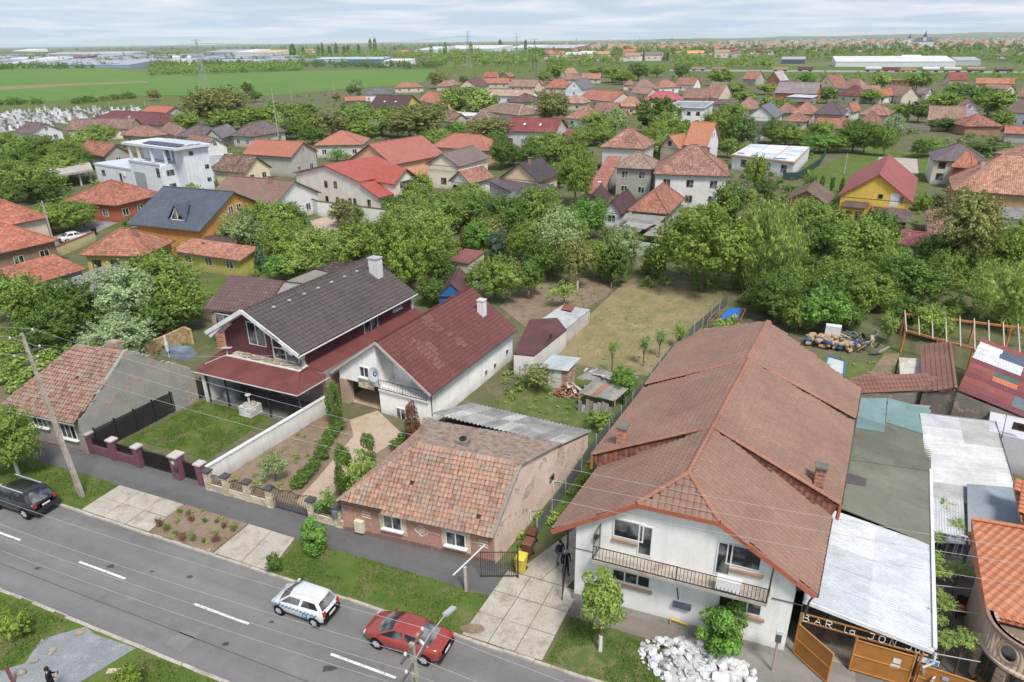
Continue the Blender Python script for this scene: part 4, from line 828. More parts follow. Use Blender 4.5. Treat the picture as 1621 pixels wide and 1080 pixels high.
b = MB(); b.prism([F2(-9.9,2.56,3.45),F2(-2.1,2.56,3.45),F2(-2.1,3.59,3.45),F2(-9.9,3.59,3.45)],(0,0,.1)); ter = b.build('terrace','concrete',mar)
b = MB(); b.bar(F2(-9.95,2.5,3.58),F2(-2.05,2.5,3.58),.12,.1); b.bar(F2(-2.05,2.5,3.58),F2(-2.05,3.4,3.7),.12,.1); b.build('terrace_edge','plain',ter,C(235,235,235))
b = MB()
for k in range(46): b.obox(F2(random.uniform(-9.8,-2.2),random.uniform(2.65,3.4),3.62 + random.random() * .05),Vector((random.uniform(.05,.3),random.uniform(-.1,.1),0)),Vector((random.uniform(-.05,.05),random.uniform(.04,.1),0)),Z * random.uniform(.02,.06))
o = b.build('broken_stone','old_wall',ter,C(178,164,146),False,'stuff')
b = MB(); b.bar(F2(-10.7,.9,3.3),F2(-9.9,2.5,3.62),.06,.05); b.bar(F2(-9.9,2.6,3.62),F2(-9.9,2.6,4.4),.06,.06); b.bar(F2(-10.3,2.5,4.2),F2(-9.3,2.6,4.35),.3,.05); b.build('aerial_frame','metal',ter,C(200,200,200))
b = MB(); b.tube([F2(-10.9,-.12,2.93),F2(-.05,-.07,2.93),F2(-.0,3.5,2.93)],.06,6); b.build('porch_gutter','metal',mar,C(196,190,186))
for a_,b_ in ((-10.2,.35),(-8.1,.35),(-5.8,.35),(-3.6,.35),(-1.6,.35),(-.35,.35)):
 q = MB(); q.bar(F2(a_,b_,0),F2(a_,b_,2.92),.12,.12); q.build('post','metal',mar,C(50,44,46))
b = MB(); b.prism([F2(-10.6,.2,-.05),F2(-10.3,.2,-.05),F2(-10.3,3.5,-.05),F2(-10.6,3.5,-.05)],(0,0,2.8)); b.build('porch_end_wall','wall',mar,C(232,230,228))
door(mar,F2(-6.2,bf,.1) ,F2.nf,1.0,2.1,C(96,60,48)); window(mar,F2(-3.2,bf,1.6) + F2.nf * .01,F2.nf,1.5,1.2,2)
b = MB(); b.obox(F2(-5.35,17.4,7.65),F2.U * .5,F2.V * .42,Z * 1.0); b.build('chimney','wall',mar,C(222,220,220)); b = MB(); b.obox(F2(-5.35,17.4,8.70),F2.U * .58,F2.V * .5,Z * .05); b.build('chimney_cap','plain',mar,C(190,188,186))
b = MB(); slope(b,[at(322,489,4.4),at(415,497,4.3),at(449,445,6.6),at(364,435,6.6)],.16)
F2w = [at(322,489,4.4),at(415,497,4.3),at(449,445,6.6),at(364,435,6.6)]
wing = thing('house','brown tiled wing with raw brick corner standing behind the maroon house','house',at(385,500)); HOUSES.append((*at(400,480).xy,5,4,rad(-24),'the brown tiled wing',5))
b.build('roof','tile_new',wing,C(118,90,84)); b = MB(); slope(b,[F2w[3],F2w[2],F2w[2] + F2.V * 4 - Z * 1.6,F2w[3] + F2.V * 4 - Z * 1.6],.14); b.build('back_roof','tile_new',wing,C(118,90,84))
b = MB(); ins = [p + F2.V * .4 - Z * .3 for p in F2w[:2]]; b.poly([Vector((ins[0].x,ins[0].y,-.1)) + F2.U * .4,Vector((ins[1].x,ins[1].y,-.1)),ins[1],ins[0] + F2.U * .4]); b.build('wall','brick',wing,C(204,132,96))
b = MB(); rr = F2w[1] - F2.U * .1; b.poly([Vector((rr.x,rr.y,-.1)),Vector((rr.x,rr.y,-.1)) + F2.V * 9,rr + F2.V * 9 - Z * .3,F2w[2] - Z * .25,rr - Z * .3]); b.build('side_wall','wall',wing,C(214,210,206))
window(wing,ins[0] + F2.U * 2.0 - Z * .75 + F2.nf * .01,F2.nf,2.2,1.3,2,C(190,214,220),False)
hw = thing('house','grey rendered gable house with thin dark verge half hidden behind the maroon house','house',at(470,445)); HOUSES.append((*at(475,440).xy,4,3,rad(-24),'the grey gable house',5))
g0 = [at(452,462,3.2),at(452,447,4.4),at(500,428,6.0),at(528,437,5.2),at(528,452,3.2)]; b = MB(); ggr = [Vector((p.x,p.y,0)) for p in g0]
pn = F2.nf; c0 = at(490,470,0); gg = [hit(x,y,c0,pn) for x,y in ((448,490),(449,447),(499,427),(535,436),(538,480))]; b.prism(gg,F2.V * 5); b.build('wall','wall',hw,C(196,190,184)); b = MB()
for p,q in zip(gg[1:3],gg[2:4]): b.prism([p,q,q + Z * .16,p + Z * .16],F2.V * 5.1 - F2.V * .0)
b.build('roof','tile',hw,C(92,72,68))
F1 = Frame((-31.7,43.6),-19.3,60)
ol = thing('house','old house with rust red tiles and crumbling grey firewall gable by the tall pole','house',F1(-4,4,0)); keep(F1,-7.8,.2,0,9.5,'the old house with grey firewall',3)
RC1 = C(154,110,94,.9); e0,e1,r0,r1 = F1(-7.9,-.35,2.75),F1(-.05,-.4,2.75),F1(-5.2,4.55,6.35),F1(-.05,4.55,6.45)
f1 = [e0,e1,r1,r0]; b = MB(); slope(b,f1,.1); slope(b,[e0,r0,F1(-7.9,9.4,2.75)],.1); slope(b,[r0,r1,F1(-.05,9.4,2.75),F1(-7.9,9.4,2.75)],.1); roof1 = b.build('roof','bark',ol,(.07,.055,.045,1))
Tiles(.29,.33,'pan').add(f1,.007,.02,.012,.003).add([e0,r0,F1(-7.9,9.4,2.75)],.012,.03).finish(roof1,'tile_geo_old',RC1)
ridge_caps(roof1,r0 + Z * .04,r1 + Z * .04,C(170,110,92),'tile_geo_old',.12,.34); ridge_caps(roof1,e0 + Z * .04,r0 + Z * .04,C(160,110,94),'tile_geo_old',.12,.34)
b = MB(); b.poly([F1(-7.6,0,-.1),F1(-.25,0,-.1),F1(-.25,0,2.85),F1(-7.6,0,2.85)]); b.poly([F1(-7.6,9.2,-.1),F1(-7.6,0,-.1),F1(-7.6,0,2.8),F1(-7.6,9.2,2.8)]); b.build('wall','wall',ol,C(168,160,150))
b = MB(); b.prism([F1(.02,-.1,-.1),F1(.02,9.5,-.1),F1(.02,9.55,2.75),F1(.02,8.4,3.75),F1(.02,7.3,4.4),F1(.02,5.2,6.2),F1(.02,4.5,6.75),F1(.02,3.9,6.2),F1(.02,-.15,2.75)],-F1.U * .24); b.build('firewall','old_wall',ol,C(172,168,160))
b = MB()
for k in range(30): f_ = random.random(); c_ = F1(-.1,4.6,6.65).lerp(F1(-.1,9.4,2.9),f_) if random.random() < .7 else F1(-.1,-.1,2.8).lerp(F1(-.1,4.4,6.6),f_); b.obox(c_,F1.V * random.uniform(.08,.22),F1.U * random.uniform(.06,.16),Z * random.uniform(.04,.12))
b.build('crumbled_mortar','old_wall',ol,C(180,168,155),False,'stuff')
b = MB(); b.obox(F1(-1.9,5.1,6.5),F1.U * .5,F1.V * .3,Z * .5); b.build('chimney','brick',ol,C(180,150,130))
P1 = F1(0,0,0)
for x,y in ((63,664),(109,683)): window(ol,hit(x,y,P1,F1.nf) + F1.nf * .003,F1.nf,1.5,1.25,3,C(242,242,244))
b = MB(); b.prism([F1(-7.62,-.05,-.1),F1(-.2,-.05,-.1),F1(-.2,-.004,-.1),F1(-7.62,-.004,-.1)],(0,0,.4)); b.build('plinth','brick',ol,C(150,120,108))
b = MB(); b.tube([F1(-7.95,-.45,2.68),F1(0,-.48,2.68)],.06,6); b.build('gutter','metal',ol,C(170,168,164))
# ================================================================ the bar, the sheds and the corner house at the right
bar = thing('bar_building','open fronted bar shed roofed with white and green corrugated sheets, pipe letters over its gate','bar',at(1390,960)); HOUSES.append((*at(1400,850).xy,4,9,rad(-22),'the bar with white sheet roof',4))
ZL,ZR = 3.5,2.62
f0,f1,k0,k1,g0,g1 = at(1272,948,ZL),at(1477,1028,ZR),at(1318,806,ZL),at(1472,862,ZR),at(1352,628,ZL),at(1475,640,ZR)
corr_roof(bar,f1,k1 - f1,f0 - f1,5,2,'membrane',[C(214,217,222),C(204,208,213),C(222,225,228)],.012,.16,.016)
b = MB()
for p,q in ((f0,f1),): b.bar(p - Z * .1 + F5.nf * .05,q - Z * .1 + F5.nf * .05,.1,.2)
b.build('front_gutter','metal',bar,C(240,240,242))
b = MB(); b.bar(f1 + Vector((.08,0,.05)),at(1473,745,ZR) + Z * .05,.16,.16); b.build('side_gutter','metal',bar,C(240,240,242))
b = MB(); b.tube([f1 + Vector((.1,-.1,-.1)),at(1478,1050,2.1),at(1462,1056,1.9),at(1460,1080,0)],.06,6); b.build('downpipe','metal',bar,C(200,204,208))
zp = lambda x,y,u=0.0: (lambda f: at(x,y,ZL + (ZR - ZL) * f + u))(max(0,min(1,(x - (1318 + (806 - y) * .19)) / (155 - (806 - y) * .14))))
b = MB(); slope(b,[zp(1320,800,.04),zp(1474,862,.04),zp(1474,742,.04),zp(1334,722,.04)],.05); b.build('felt_roof','membrane',bar,C(128,130,112)); b = MB(); slope(b,[zp(1333,726,.09),zp(1474,746,.09),zp(1474,650,.09),zp(1350,632,.09)],.05); b.build('felt_roof','membrane',bar,C(118,122,104))
for q in (((1346,676),(1400,684),(1404,630),(1352,630)),((1402,668),(1472,690),(1473,648),(1406,630))): b = MB(); slope(b,[zp(x,y,.15) for x,y in q],.04); b.build('tarpaulin','membrane',bar,C(124,154,152))
b = MB(); slope(b,[zp(1333,763,.08),zp(1370,770,.08),zp(1372,758,.08),zp(1336,746,.08)],.02); b.build('roof_patch','membrane',bar,C(104,92,100))
b = MB(); Wl = lambda p: Vector((p.x,p.y,-.1)); gb_ = [f1 + F5.V * .4,g1]; b.poly([Wl(gb_[0]),Wl(gb_[1]),gb_[1] - Z * .15,gb_[0] - Z * .15]); b.poly([Wl(g1),Wl(g0),g0 - Z * .15,g1 - Z * .15]); b.poly([Wl(g0),Wl(f0 + F5.V * .6),f0 + F5.V * .6 - Z * .1,g0 - Z * .15]); b.build('wall','wall',bar,C(196,190,182))
og = C(190,122,40); d_ = (f1 - f0); d_.z = 0; du = d_.normalized(); dn_ = Vector((du.y,-du.x,0)); gp = lambda m,z_: Vector((f0.x,f0.y,0)) + du * m + dn_ * .0 + Z * z_
LW = d_.length; tb_ = 2.16; lb_ = 2.62
b = MB()
for z_ in (tb_,lb_): b.bar(gp(.05,z_),gp(LW - .1,z_),.06,.06)
for m in (.06,2.55,5.0,LW - .35): b.bar(gp(m,0),gp(m,lb_ if m < .1 else tb_),.1,.1)
b.build('gate_frame','metal',bar,C(186,124,62))
def gate_leaf(p,q,name='gate',rows=2,h=1.85,z0=.12):
 b = MB(); u = (q - p).normalized(); n = Vector((u.y,-u.x,0)); b.obox((p + q) / 2 + Z * (z0 + h / 2),(q - p) / 2,n * .012,Z * (h / 2)); o = b.build(name,'plain',bar,og); f = MB()
 for z_ in (z0,z0 + h * .5,z0 + h): f.bar(p + Z * z_ + n * .02,q + Z * z_ + n * .02,.06,.05)
 for e in (p,q): f.bar(e + Z * z0,e + Z * (z0 + h),.06,.06)
 f.build('gate_rail','plain',o,C(206,140,58)); return o
gate_leaf(gp(.05,0) + dn_ * .05,at(1308,1083)); gate_leaf(gp(2.55,0) + dn_ * .04,gp(5.0,0) + dn_ * .04); gate_leaf(gp(LW - .25,0) + dn_ * .05,gp(LW + 2.7,0) + dn_ * .25,h=1.5)
g_ = MB(); g_.obox(gp(4.35,1.42) + dn_ * .075,du * .16,dn_ * .004,Z * .15); g_.obox(gp(4.33,1.08) + dn_ * .075,du * .2,dn_ * .004,Z * .1); g_.build('notice','plain',bar,C(240,240,240))
def letters(parent,strokes,P,u,size,r,col,name,mat='metal',n=None):
 """bent pipe letters: strokes on a unit grid, x along u and y up"""
 b = MB(); n = n or Vector((u.y,-u.x,0))
 for st in strokes: b.tube([P + u * (x * size) + Z * (y * size) + n * .03 for x,y in st],r,5)
 return b.build(name,mat,parent,col)
arc = lambda cx,cy,rx,ry,a0,a1,k=8: [(cx + rx * math.cos(rad(a0 + (a1 - a0) * i / k)),cy + ry * math.sin(rad(a0 + (a1 - a0) * i / k))) for i in range(k + 1)]
GL = {'B': [[(0,0),(0,1)],[(0,1)] + arc(.25,.77,.3,.23,90,-90) + [(0,.54)],[(0,.54)] + arc(.28,.27,.36,.27,90,-90) + [(0,0)]],
  'A': [[(0,0),(.35,1),(.7,0)],[(.15,.4),(.55,.4)]],'R': [[(0,0),(0,1)],[(0,1)] + arc(.28,.75,.34,.25,90,-90) + [(0,.5)],[(.25,.5),(.65,0)]],
  'l': [[(0,.95),(0,.15),(.1,0),(.3,0)]],'a': [arc(.25,.3,.25,.3,20,340),[(.5,.62),(.5,.0),(.62,0)]],
  'T': [[(0,.9),(.55,.9),(.45,.2),(.2,0),(0,.12)]],'J': [[(.1,.95),(.55,.95),(.5,.2),(.25,0),(0,.15)]],'O': [arc(.32,.5,.32,.5,0,360,12)],'N': [[(0,-.05),(.12,.95),(.5,.05),(.62,1)]],
  'I': [[(0,0),(0,.95)]],'C': [arc(.35,.5,.35,.5,50,310,10)],'.': [[(0,0),(.06,.05)]],'k': [[(0,0),(0,.95)],[(.45,.6),(0,.3),(.5,0)]],'u': [[(0,.6),(0,.15),(.2,0),(.4,.12),(.4,.6)]]}
wl = C(232,228,222); m = .16; SZ = .40
for ch,adv in (('B',.40),('.',.10),('A',.40),('.',.10),('R',.40),('.',.42),('l',.22),('a',.78),('J',.44),('O',.46),('N',.66),('J',.40),('u',.28),('C',.40),('k',.3)):
 letters(bar,GL[ch],gp(m,tb_ + .05),du,SZ,.022,wl,'letter'); m += adv * 1.0
b = MB(); b.obox(gp(5.55,1.86),du * .42,dn_ * .012,Z * .15); sg = b.build('shop_sign','plain',bar,C(236,240,244)); b = MB(); b.obox(gp(5.76,1.84) + dn_ * .016,du * .18,dn_ * .004,Z * .11); b.build('sign_print','plain',sg,C(60,140,200))
b = MB(); b.obox(gp(LW + .75,1.28) + dn_ * .17,du * .13,dn_ * .006,Z * .1); b.build('gate_plate','plain',bar,C(150,190,220))
sheet('bar_floor',[f0 + F5.V * .2,f1 + F5.V * .2,g1,g0],'concrete',.02)
for k in range(5):
 x,y = 1325 + k * 9,985 + k * 4
tag((lambda m_: m_.build('curtain','plain',None,C(96,84,62)))(MB().obox(gp(1.55,1.3) + F5.V * 1.1,du * .3,F5.V * .12,Z * .8).obox(gp(1.9,1.2) + F5.V * 1.3,du * .22,F5.V * .1,Z * .7)),'brown curtain hanging inside the bar behind its open gate','curtain')
b = MB(); b.bar(gp(LW + .12,0) + dn_ * .12,gp(LW + .3,1.25) + dn_ * .25,.2,.05); tag(b.build('white_board','plain',None,C(232,232,234)),'white board leaning beside the bar downpipe','board')
ann = thing('shed','timber shed with brown tiled roof half and coloured corrugated half','shed',at(1560,650)); HOUSES.append((*at(1560,600).xy,7,4,rad(-15),'the shed with coloured sheets',4))
q = [at(1335,624,2.9),at(1516,612,3.0),at(1465,592,3.7),at(1333,602,3.6)]; b = MB(); slope(b,q,.12); q2 = [at(1462,622,2.9),at(1516,614,3.1),at(1504,543,4.6),at(1460,547,3.6)]
q2 = [at(1461,620,2.95),at(1513,616,3.9),at(1503,543,3.9),at(1460,546,2.95)]; slope(b,q2,.12); ra = b.build('roof','tile',ann,C(140,98,84)); Tiles(.32,.36,'double').add(q,.004,.01).add(q2,.004,.01).finish(ra,'tile_geo',C(144,100,88),300)
ridge_caps(ra,q2[2] + Z * .05,q2[1] + Z * .05,C(150,104,88),r=.12)
b0,b1 = at(1516,618,3.88),at(1503,543,3.92); c0,c1 = at(1640,668,2.7),at(1660,575,2.7)
def col_sheets(u,v):
 k,r = int(u * 12),int(v * 3);
 return {(9,2): C(232,234,236),(10,2): C(232,234,236),(7,2): C(234,236,238),(8,2): C(234,236,238),(8,1): C(234,236,238),(7,1): C(232,232,234),(9,1): C(96,110,128),(10,1): C(100,112,128),(5,1): C(84,120,106),(4,1): C(224,124,84),(2,0): C(110,128,140),(1,0): C(116,132,146)}.get((k,r),C(136 + 14 * ((k * 7 + r * 3) % 3),72 + 8 * (k % 3),76 + 6 * (r % 2)))
corr_roof(ann,c0,c1 - c0,(b0 - c0),12,3,'sheet',col_sheets,.02,.16,.02)
b = MB(); b.poly([Wl(q[0]),Wl(q[1]),q[1] - Z * .2,q[0] - Z * .2]); b.poly([Wl(q2[0]),Wl(at(1516,618,3.9)),at(1516,618,3.75),q2[0] - Z * .2]); b.poly([Wl(b0),Wl(c0),c0 - Z * .15,b0 - Z * .15]); b.build('wall','old_wall',ann,C(150,140,128))
b = MB(); bd0,bd1 = at(1470,640,1.2),at(1555,655,1.2)
for k in range(16):
 p = bd0.lerp(bd1,k / 16); q_ = bd0.lerp(bd1,(k + .92) / 16); p.z = q_.z = 0; m_ = MB(); m_.prism([p + F5.nf * .3,q_ + F5.nf * .3,q_ + F5.nf * .27,p + F5.nf * .27],(0,0,2.55)); f = random.uniform(.75,1.2); m_.build('plank','bark',ann,(.22 * f,.18 * f,.14 * f,1))
gw = thing('outbuilding','grey blank walled building under the coloured sheets with small brown window','outbuilding',at(1600,720)); HOUSES.append((*at(1600,690).xy,4,4,rad(-15),'the blank grey walled building',4))
wa,wb_ = at(1548,735,0),at(1660,765,0); b = MB(); wq = [wa,wb_]; u_ = (wb_ - wa).normalized(); v_ = Vector((-u_.y,u_.x,0)); b.prism([wa - Z * .1,wb_ - Z * .1,wb_ + v_ * 5 - Z * .1,wa + v_ * 5 - Z * .1],(0,0,2.85)); b.build('wall','wall',gw,C(206,206,212)); window(gw,hit(1614,676,wa,-v_) - v_ * .01,-v_,.8,.55,1,C(120,80,60),False)
b = MB(); b.tube([hit(1580,720,wa,-v_) - v_ * .03,hit(1594,655,wa,-v_) - v_ * .03],.02,4); b.build('cable','rubber',gw,C(50,50,50))
wc_ = thing('shed','long low shed under white corrugated sheets beside the green felt roof','shed',at(1540,800)); HOUSES.append((*at(1530,730).xy,3.4,5,rad(-22),'the white corrugated shed',3))
q = [at(1473,790,2.5),at(1621,805,2.5),at(1578,665,3.0),at(1473,652,3.0)]; o_ = q[1]; corr_roof(wc_,q[1] - Z * .25,q[2] - q[1],q[0] - q[1] + Z * .25,6,2,'membrane',[C(206,207,208),C(196,198,200),C(182,182,180),C(212,212,212)],.02,.24,.04)
corr_roof(wc_,at(1530,862,2.35),at(1473,858,2.35) - at(1530,862,2.35),at(1473,788,2.55) - at(1473,858,2.35),3,1,'sheet',[C(226,228,230),C(214,216,218)],.02,.16,.02)
b = MB()
for p,s_ in ((q[0],q[1]),(q[1],q[2]),(q[2],q[3]),(q[3],q[0])): b.poly([Wl(p),Wl(s_),s_ - Z * .1,p - Z * .1])
b.build('wall','wall',wc_,C(188,186,184)); yw = hit(1497,880,at(1480,905),F5.nf);
b = MB(); w0_,w1_ = at(1473,900,0),at(1535,915,0); b.poly([Wl(w0_),Wl(w1_),w1_ + Z * 2.3,w0_ + Z * 2.3]); b.build('courtyard_wall','wall',wc_,C(204,200,196))
un_ = Vector(((w1_ - w0_).y,-(w1_ - w0_).x,0)).normalized()
for x,y,w_,h_ in ((1500,862,1.0,1.5),(1524,866,.8,1.5)): window(wc_,hit(x,y,w0_,un_) + un_ * .01,un_,w_,h_,2,C(225,225,225),False)
bm_ = thing('canopy','blue grey flat metal canopy between white sheds and orange roof','canopy',at(1575,850)); b = MB(); q = [at(1533,862,2.6),at(1619,850,2.6),at(1606,772,2.8),at(1531,766,2.8)]; slope(b,q,.08); b.build('roof','membrane',bm_,C(150,160,170)); b = MB()
for p in q: b.bar(Wl(p) + (q[0].lerp(q[2],.5) - p).xy.to_3d() * .06,p - Z * .08 + (q[0].lerp(q[2],.5) - p).xy.to_3d() * .06,.1,.1)
b.build('post','metal',bm_,C(110,110,110))
ch = thing('house','brown rendered corner house with orange tile roof, rounded parapet and oval window','house',at(1600,1075)); HOUSES.append((*at(1630,950).xy,4,6,rad(-22),'the orange roofed corner house',4))
OR = C(208,128,86,.86); q = [at(1541,886,3.6),at(1563,975,3.5),at(1700,1010,3.5),at(1700,850,5.2),at(1538,822,4.6)]
b = MB(); slope(b,q,.14); q3 = [at(1604,766,4.2),at(1700,780,4.6),at(1700,860,4.0),at(1622,850,3.9)]; slope(b,q3,.14); rc_ = b.build('roof','tile_new',ch,OR)
Tiles(.32,.36,'double').add(q,.003,.004).add(q3,.003,.004).finish(rc_,'tile_geo',OR,300); ridge_caps(rc_,q[4] + Z * .05,q[3] + Z * .05,OR,r=.12)
w_ = [at(1553,880,3.5),at(1553,1000,3.2)]; cx = at(1640,1100,0); b = MB()
e_ = [at(1548,905,2.9),at(1560,985,2.9)]; c_ = ST(to_st(e_[1])[0] + 2.2,to_st(e_[1])[1],0)
b.prism([Wl(at(1548,905,2.9)),Wl(e_[1]),Wl(e_[1]) + F5.U * .3,Wl(at(1548,905,2.9)) + F5.U * .3],(0,0,3.6)); b.build('side_wall','wall',ch,C(186,162,142))
rw = MB(); rd = 2.1; kc = Wl(e_[1]) + F5.U * rd; n = 14; ring = [kc + F5.U * (-rd * math.cos(rad(90 * i / n))) - F5.V * (rd * math.sin(rad(90 * i / n))) for i in range(n + 1)]; ring.append(ring[-1] + F5.U * 8)
for p,s_ in zip(ring,ring[1:]):
 inn = lambda k: k + (kc - k).normalized() * .3 if (k - kc).length < rd + .1 else k + F5.V * .3
 rw.prism([p,s_,inn(s_),inn(p)],(0,0,3.75))
rw.build('rounded_wall','wall',ch,C(190,164,142),True); fr_ = MB(); fr_.prism([p + (kc - p) * .08 for p in ring[:-1]] + [ring[-1],ring[-1] + F5.V * 6,ring[0] + F5.V * 4],(0,0,3.2)); fr_.build('flat_roof','old_wall',ch,C(150,126,114)); pc = MB()
for p,s_ in zip(ring,ring[1:]): pc.bar(p + Z * 3.7,s_ + Z * 3.7,.3,.1);
pc.build('coping','old_wall',ch,C(160,130,118)); pc = MB()
for p,s_ in zip(ring,ring[1:]): pc.bar(p + Z * 2.2,s_ + Z * 2.2,.34,.12)
pc.build('cornice','plain',ch,C(214,190,168))
nv = lambda a: (F5.U * (-math.cos(rad(a))) - F5.V * math.sin(rad(a))); P_ = lambda a,z_: kc + nv(a) * (rd + .02) + Z * z_
b = MB(); ov = [(.36 * math.cos(6.2832 * k / 20),.5 * math.sin(6.2832 * k / 20)) for k in range(21)]; nn = nv(52); uu = Z.cross(nn); b.tube([P_(52,2.98) + uu * x + Z * y * .9 for x,y in ov],.07,6); b.tube([P_(52,2.98) + uu * x * 1.35 + Z * y * 1.2 for x,y in ov],.03,5); ow = b.build('oval_window','plain',ch,C(206,178,152)); g = MB(); g.poly([P_(52,2.98) + nn * .01 + uu * x + Z * y * .9 for x,y in ov[:-1]]); g.build('pane','glass',ow)
for a in (34,72): window(ch,P_(a,1.35),nv(a),.85,1.3,2,C(110,84,66),False)
b = MB()
for a in (16,52,88):
 for k in range(6): b.obox(P_(a,.35 + .3 * k) + nv(a) * .03,Z.cross(nv(a)) * .2,nv(a) * .07,Z * .12)
b.build('rusticated_block','plain',ch,C(204,176,150))
# ================================================================ the houses of the village behind
ORG,TER,SAL,TAN,BRN,DBR,RED,DRD,PUR,BLU,DGR,PNK,BTR = (C(206,112,76),C(196,108,78),C(192,132,108),C(176,140,122),C(148,108,94),C(108,82,76),C(180,66,60),C(140,62,62),C(128,108,118),C(92,104,118),C(84,78,80),C(222,92,112),C(210,128,84))
WHT,CRM,GRY,PEA,YEL,LIL,BGE,OCH,GRN,BRK,LGY = (C(232,232,232),C(234,222,196),C(184,180,172),C(228,182,146),C(232,192,72),C(214,198,214),C(214,200,180),C(198,164,110),C(206,200,104),C(200,124,88),C(208,208,204))
H = house
H('orange tiled corner house cut by the frame, above the white parked sedan',(-15,362),(-110,338),(73,342.5),ze=3.4,ry=316,typ='hip',rc=C(206,106,70),wc=BGE,short='the upper orange corner house')
H('brown walled house with new orange tiles and a three part window',(-45,411),(-150,380),(86,378),ze=3.2,ry=352,typ='hip',along='R',rc=C(208,104,66),wc=C(150,122,104),win=(1,3),short='the brown walled orange house',wcol=C(228,218,178))
H('low orange tiled shed with a small pipe on its roof',(137,425),(39.5,454),(117,408),ze=2.2,ry=402,typ='shed',rc=C(204,104,66),wc=GRY,win=(0,0),name='shed',cat='shed',short='the low orange shed',wall='old_wall')
H('flat grey felt roofed shed beside the low orange shed',(158,466),(77,458),(197,428),ze=2.3,typ='flat',rc=C(150,148,146),wc=GRY,roof='membrane',win=(0,0),name='shed',cat='shed',short='the flat grey shed')
H('yellow green walled house with hipped orange tile roof and stone chimney',(226,405.6),(126,403.6),(301,381),ze=3.0,ry=362,typ='hip',rc=C(198,112,78),wc=C(196,186,84),win=(3,2),chim=1,short='the yellow green house',wcol=C(90,66,54))
H('yellow green annex with open carport under a sloping orange roof',(379,412.5),(271.5,397),(402,399),ze=2.5,zr=3.3,typ='shed',rc=C(208,124,86),wc=C(192,184,84),win=(3,0),name='annex',cat='annex',short='the yellow green annex',wcol=C(230,230,225))
or_,OX,ol_ = H('orange gable house under a large blue grey metal tile roof',(316,366),(200,354),(395,325),ze=4.3,ry=304,rc=C(88,104,122),roof='tile_new',wc=C(214,152,72),win=(2,0),att=2,short='the orange house with blue grey roof')
zf = lambda b_: 4.3 + (ol_[2] - 4.3) * b_ / (ol_[1] / 2)
d0,w_,pb = OX(5.2,1.6,0),1.7,4.4; e1_ = (OX(1,0,0) - OX(0,0,0)).normalized(); e2_ = (OX(0,1,0) - OX(0,0,0)).normalized(); pz = zf(1.6) + 2.1; b = MB()
for s_ in (-1,1): b.prism([OX(5.2,1.3,pz),OX(5.2,pb,pz),OX(5.2 + w_ * s_,1.3,zf(1.3) + .1)],Z * .12)
dm = b.build('dormer','tile_new',or_,C(84,98,114)); b = MB(); q_ = [OX(5.2 - 1.3,1.55,zf(1.55) + .05),OX(5.2 + 1.3,1.55,zf(1.55) + .05),OX(5.2,1.55,pz - .25)]
for p,q in zip(q_,q_[1:] + q_[:1]): b.bar(p,q,.1,.1,0,e2_)
b.bar(q_[0].lerp(q_[1],.5),q_[2],.08,.08,0,e2_); b.build('window','plain',dm,C(236,236,236)); b = MB(); b.poly([p + e2_ * .03 for p in q_]); b.build('pane','glass',dm)
H('small maroon brown lean-to roof in front of the orange gable',(372,390),(322,392),(385,352),ze=2.4,zr=3.2,typ='shed',along='R',rc=C(112,88,86),wc=C(190,130,80),win=(0,0),name='lean_to',cat='lean-to',short='the maroon lean-to',roof='sheet')
H('terracotta walled house with long old orange roof and white roof strip',(183,325.7),(99,318),(260.5,307),ze=3.1,ry=286,typ='hip',along='R',rc=C(196,106,76),wc=C(186,104,72),win=(2,3),short='the terracotta house')
H('white gable house under a wide brown tile roof with stone chimney',(430.5,328.6),(322,318),(490,303),ze=3.4,ry=286.6,rc=C(156,114,96),roof='tile_new',wc=WHT,win=(1,2),chim=1,short='the wide brown roofed white house',zr=None)
pl_,pn_ = at(466,274.4,5.0),at(602,314,2.9); du_ = (pn_ - pl_); du_.z = 0; du_.normalize(); nf_ = Vector((du_.y,-du_.x,0)); hp0 = lambda x,y: hit(x,y,pl_,nf_)
rh = thing('house','long pinkish white house with several red gables and two rows of small windows','house',Vector(((pl_ + pn_) / 2).xy.to_3d()) - nf_ * 5); HOUSES.append((*((pl_ + pn_) / 2 - nf_ * 6).xy,(pn_ - pl_).length / 2 + .5,6.5,math.atan2(du_.y,du_.x),'the white house with red gables',6))
q0,q1,q2,q3 = hp0(466,274.4),hp0(515.4,262.5),hp0(571,289),hp0(602,314); q2b = q2 - Z * .35; bk_ = -nf_; RR = C(196,92,78); D_ = 12.5; b = MB()
for p,q in ((q0,q1),(q1,q2),(q2b,q3)): b.prism([p - bk_ * .4,q - bk_ * .4,q + bk_ * D_,p + bk_ * D_],Z * .2)
pk = hit(626,263.5,q2 + du_ * 6,(nf_ + du_ * .0)); cg = q2 + du_ * 5.2 + bk_ * 6.5; cz = q1.z - .3
for s_ in (-1,1): b.prism([cg + bk_ * 3.4 * s_ + Z * (4.7 - cg.z),cg + Z * (cz - cg.z),cg - du_ * 8 + Z * (cz - cg.z),cg - du_ * 8 + bk_ * 3.4 * s_ + Z * (4.7 - cg.z)],Z * .2)
rr_ = b.build('roof','tile_new',rh,RR); b = MB(); g0_ = lambda p,z_=-.1: Vector((p.x,p.y,z_)); i3 = q3 - du_ * .5; i0 = q0 + du_ * .4; b.poly([g0_(i0),g0_(i3),i3,q2b - Z * .03,q1 - Z * .03,i0]); b.poly([g0_(i3),g0_(i3 + bk_ * 12),i3 + bk_ * 12,i3]); b.poly([g0_(i0 + bk_ * 12),g0_(i0),i0,i0 + bk_ * 12])
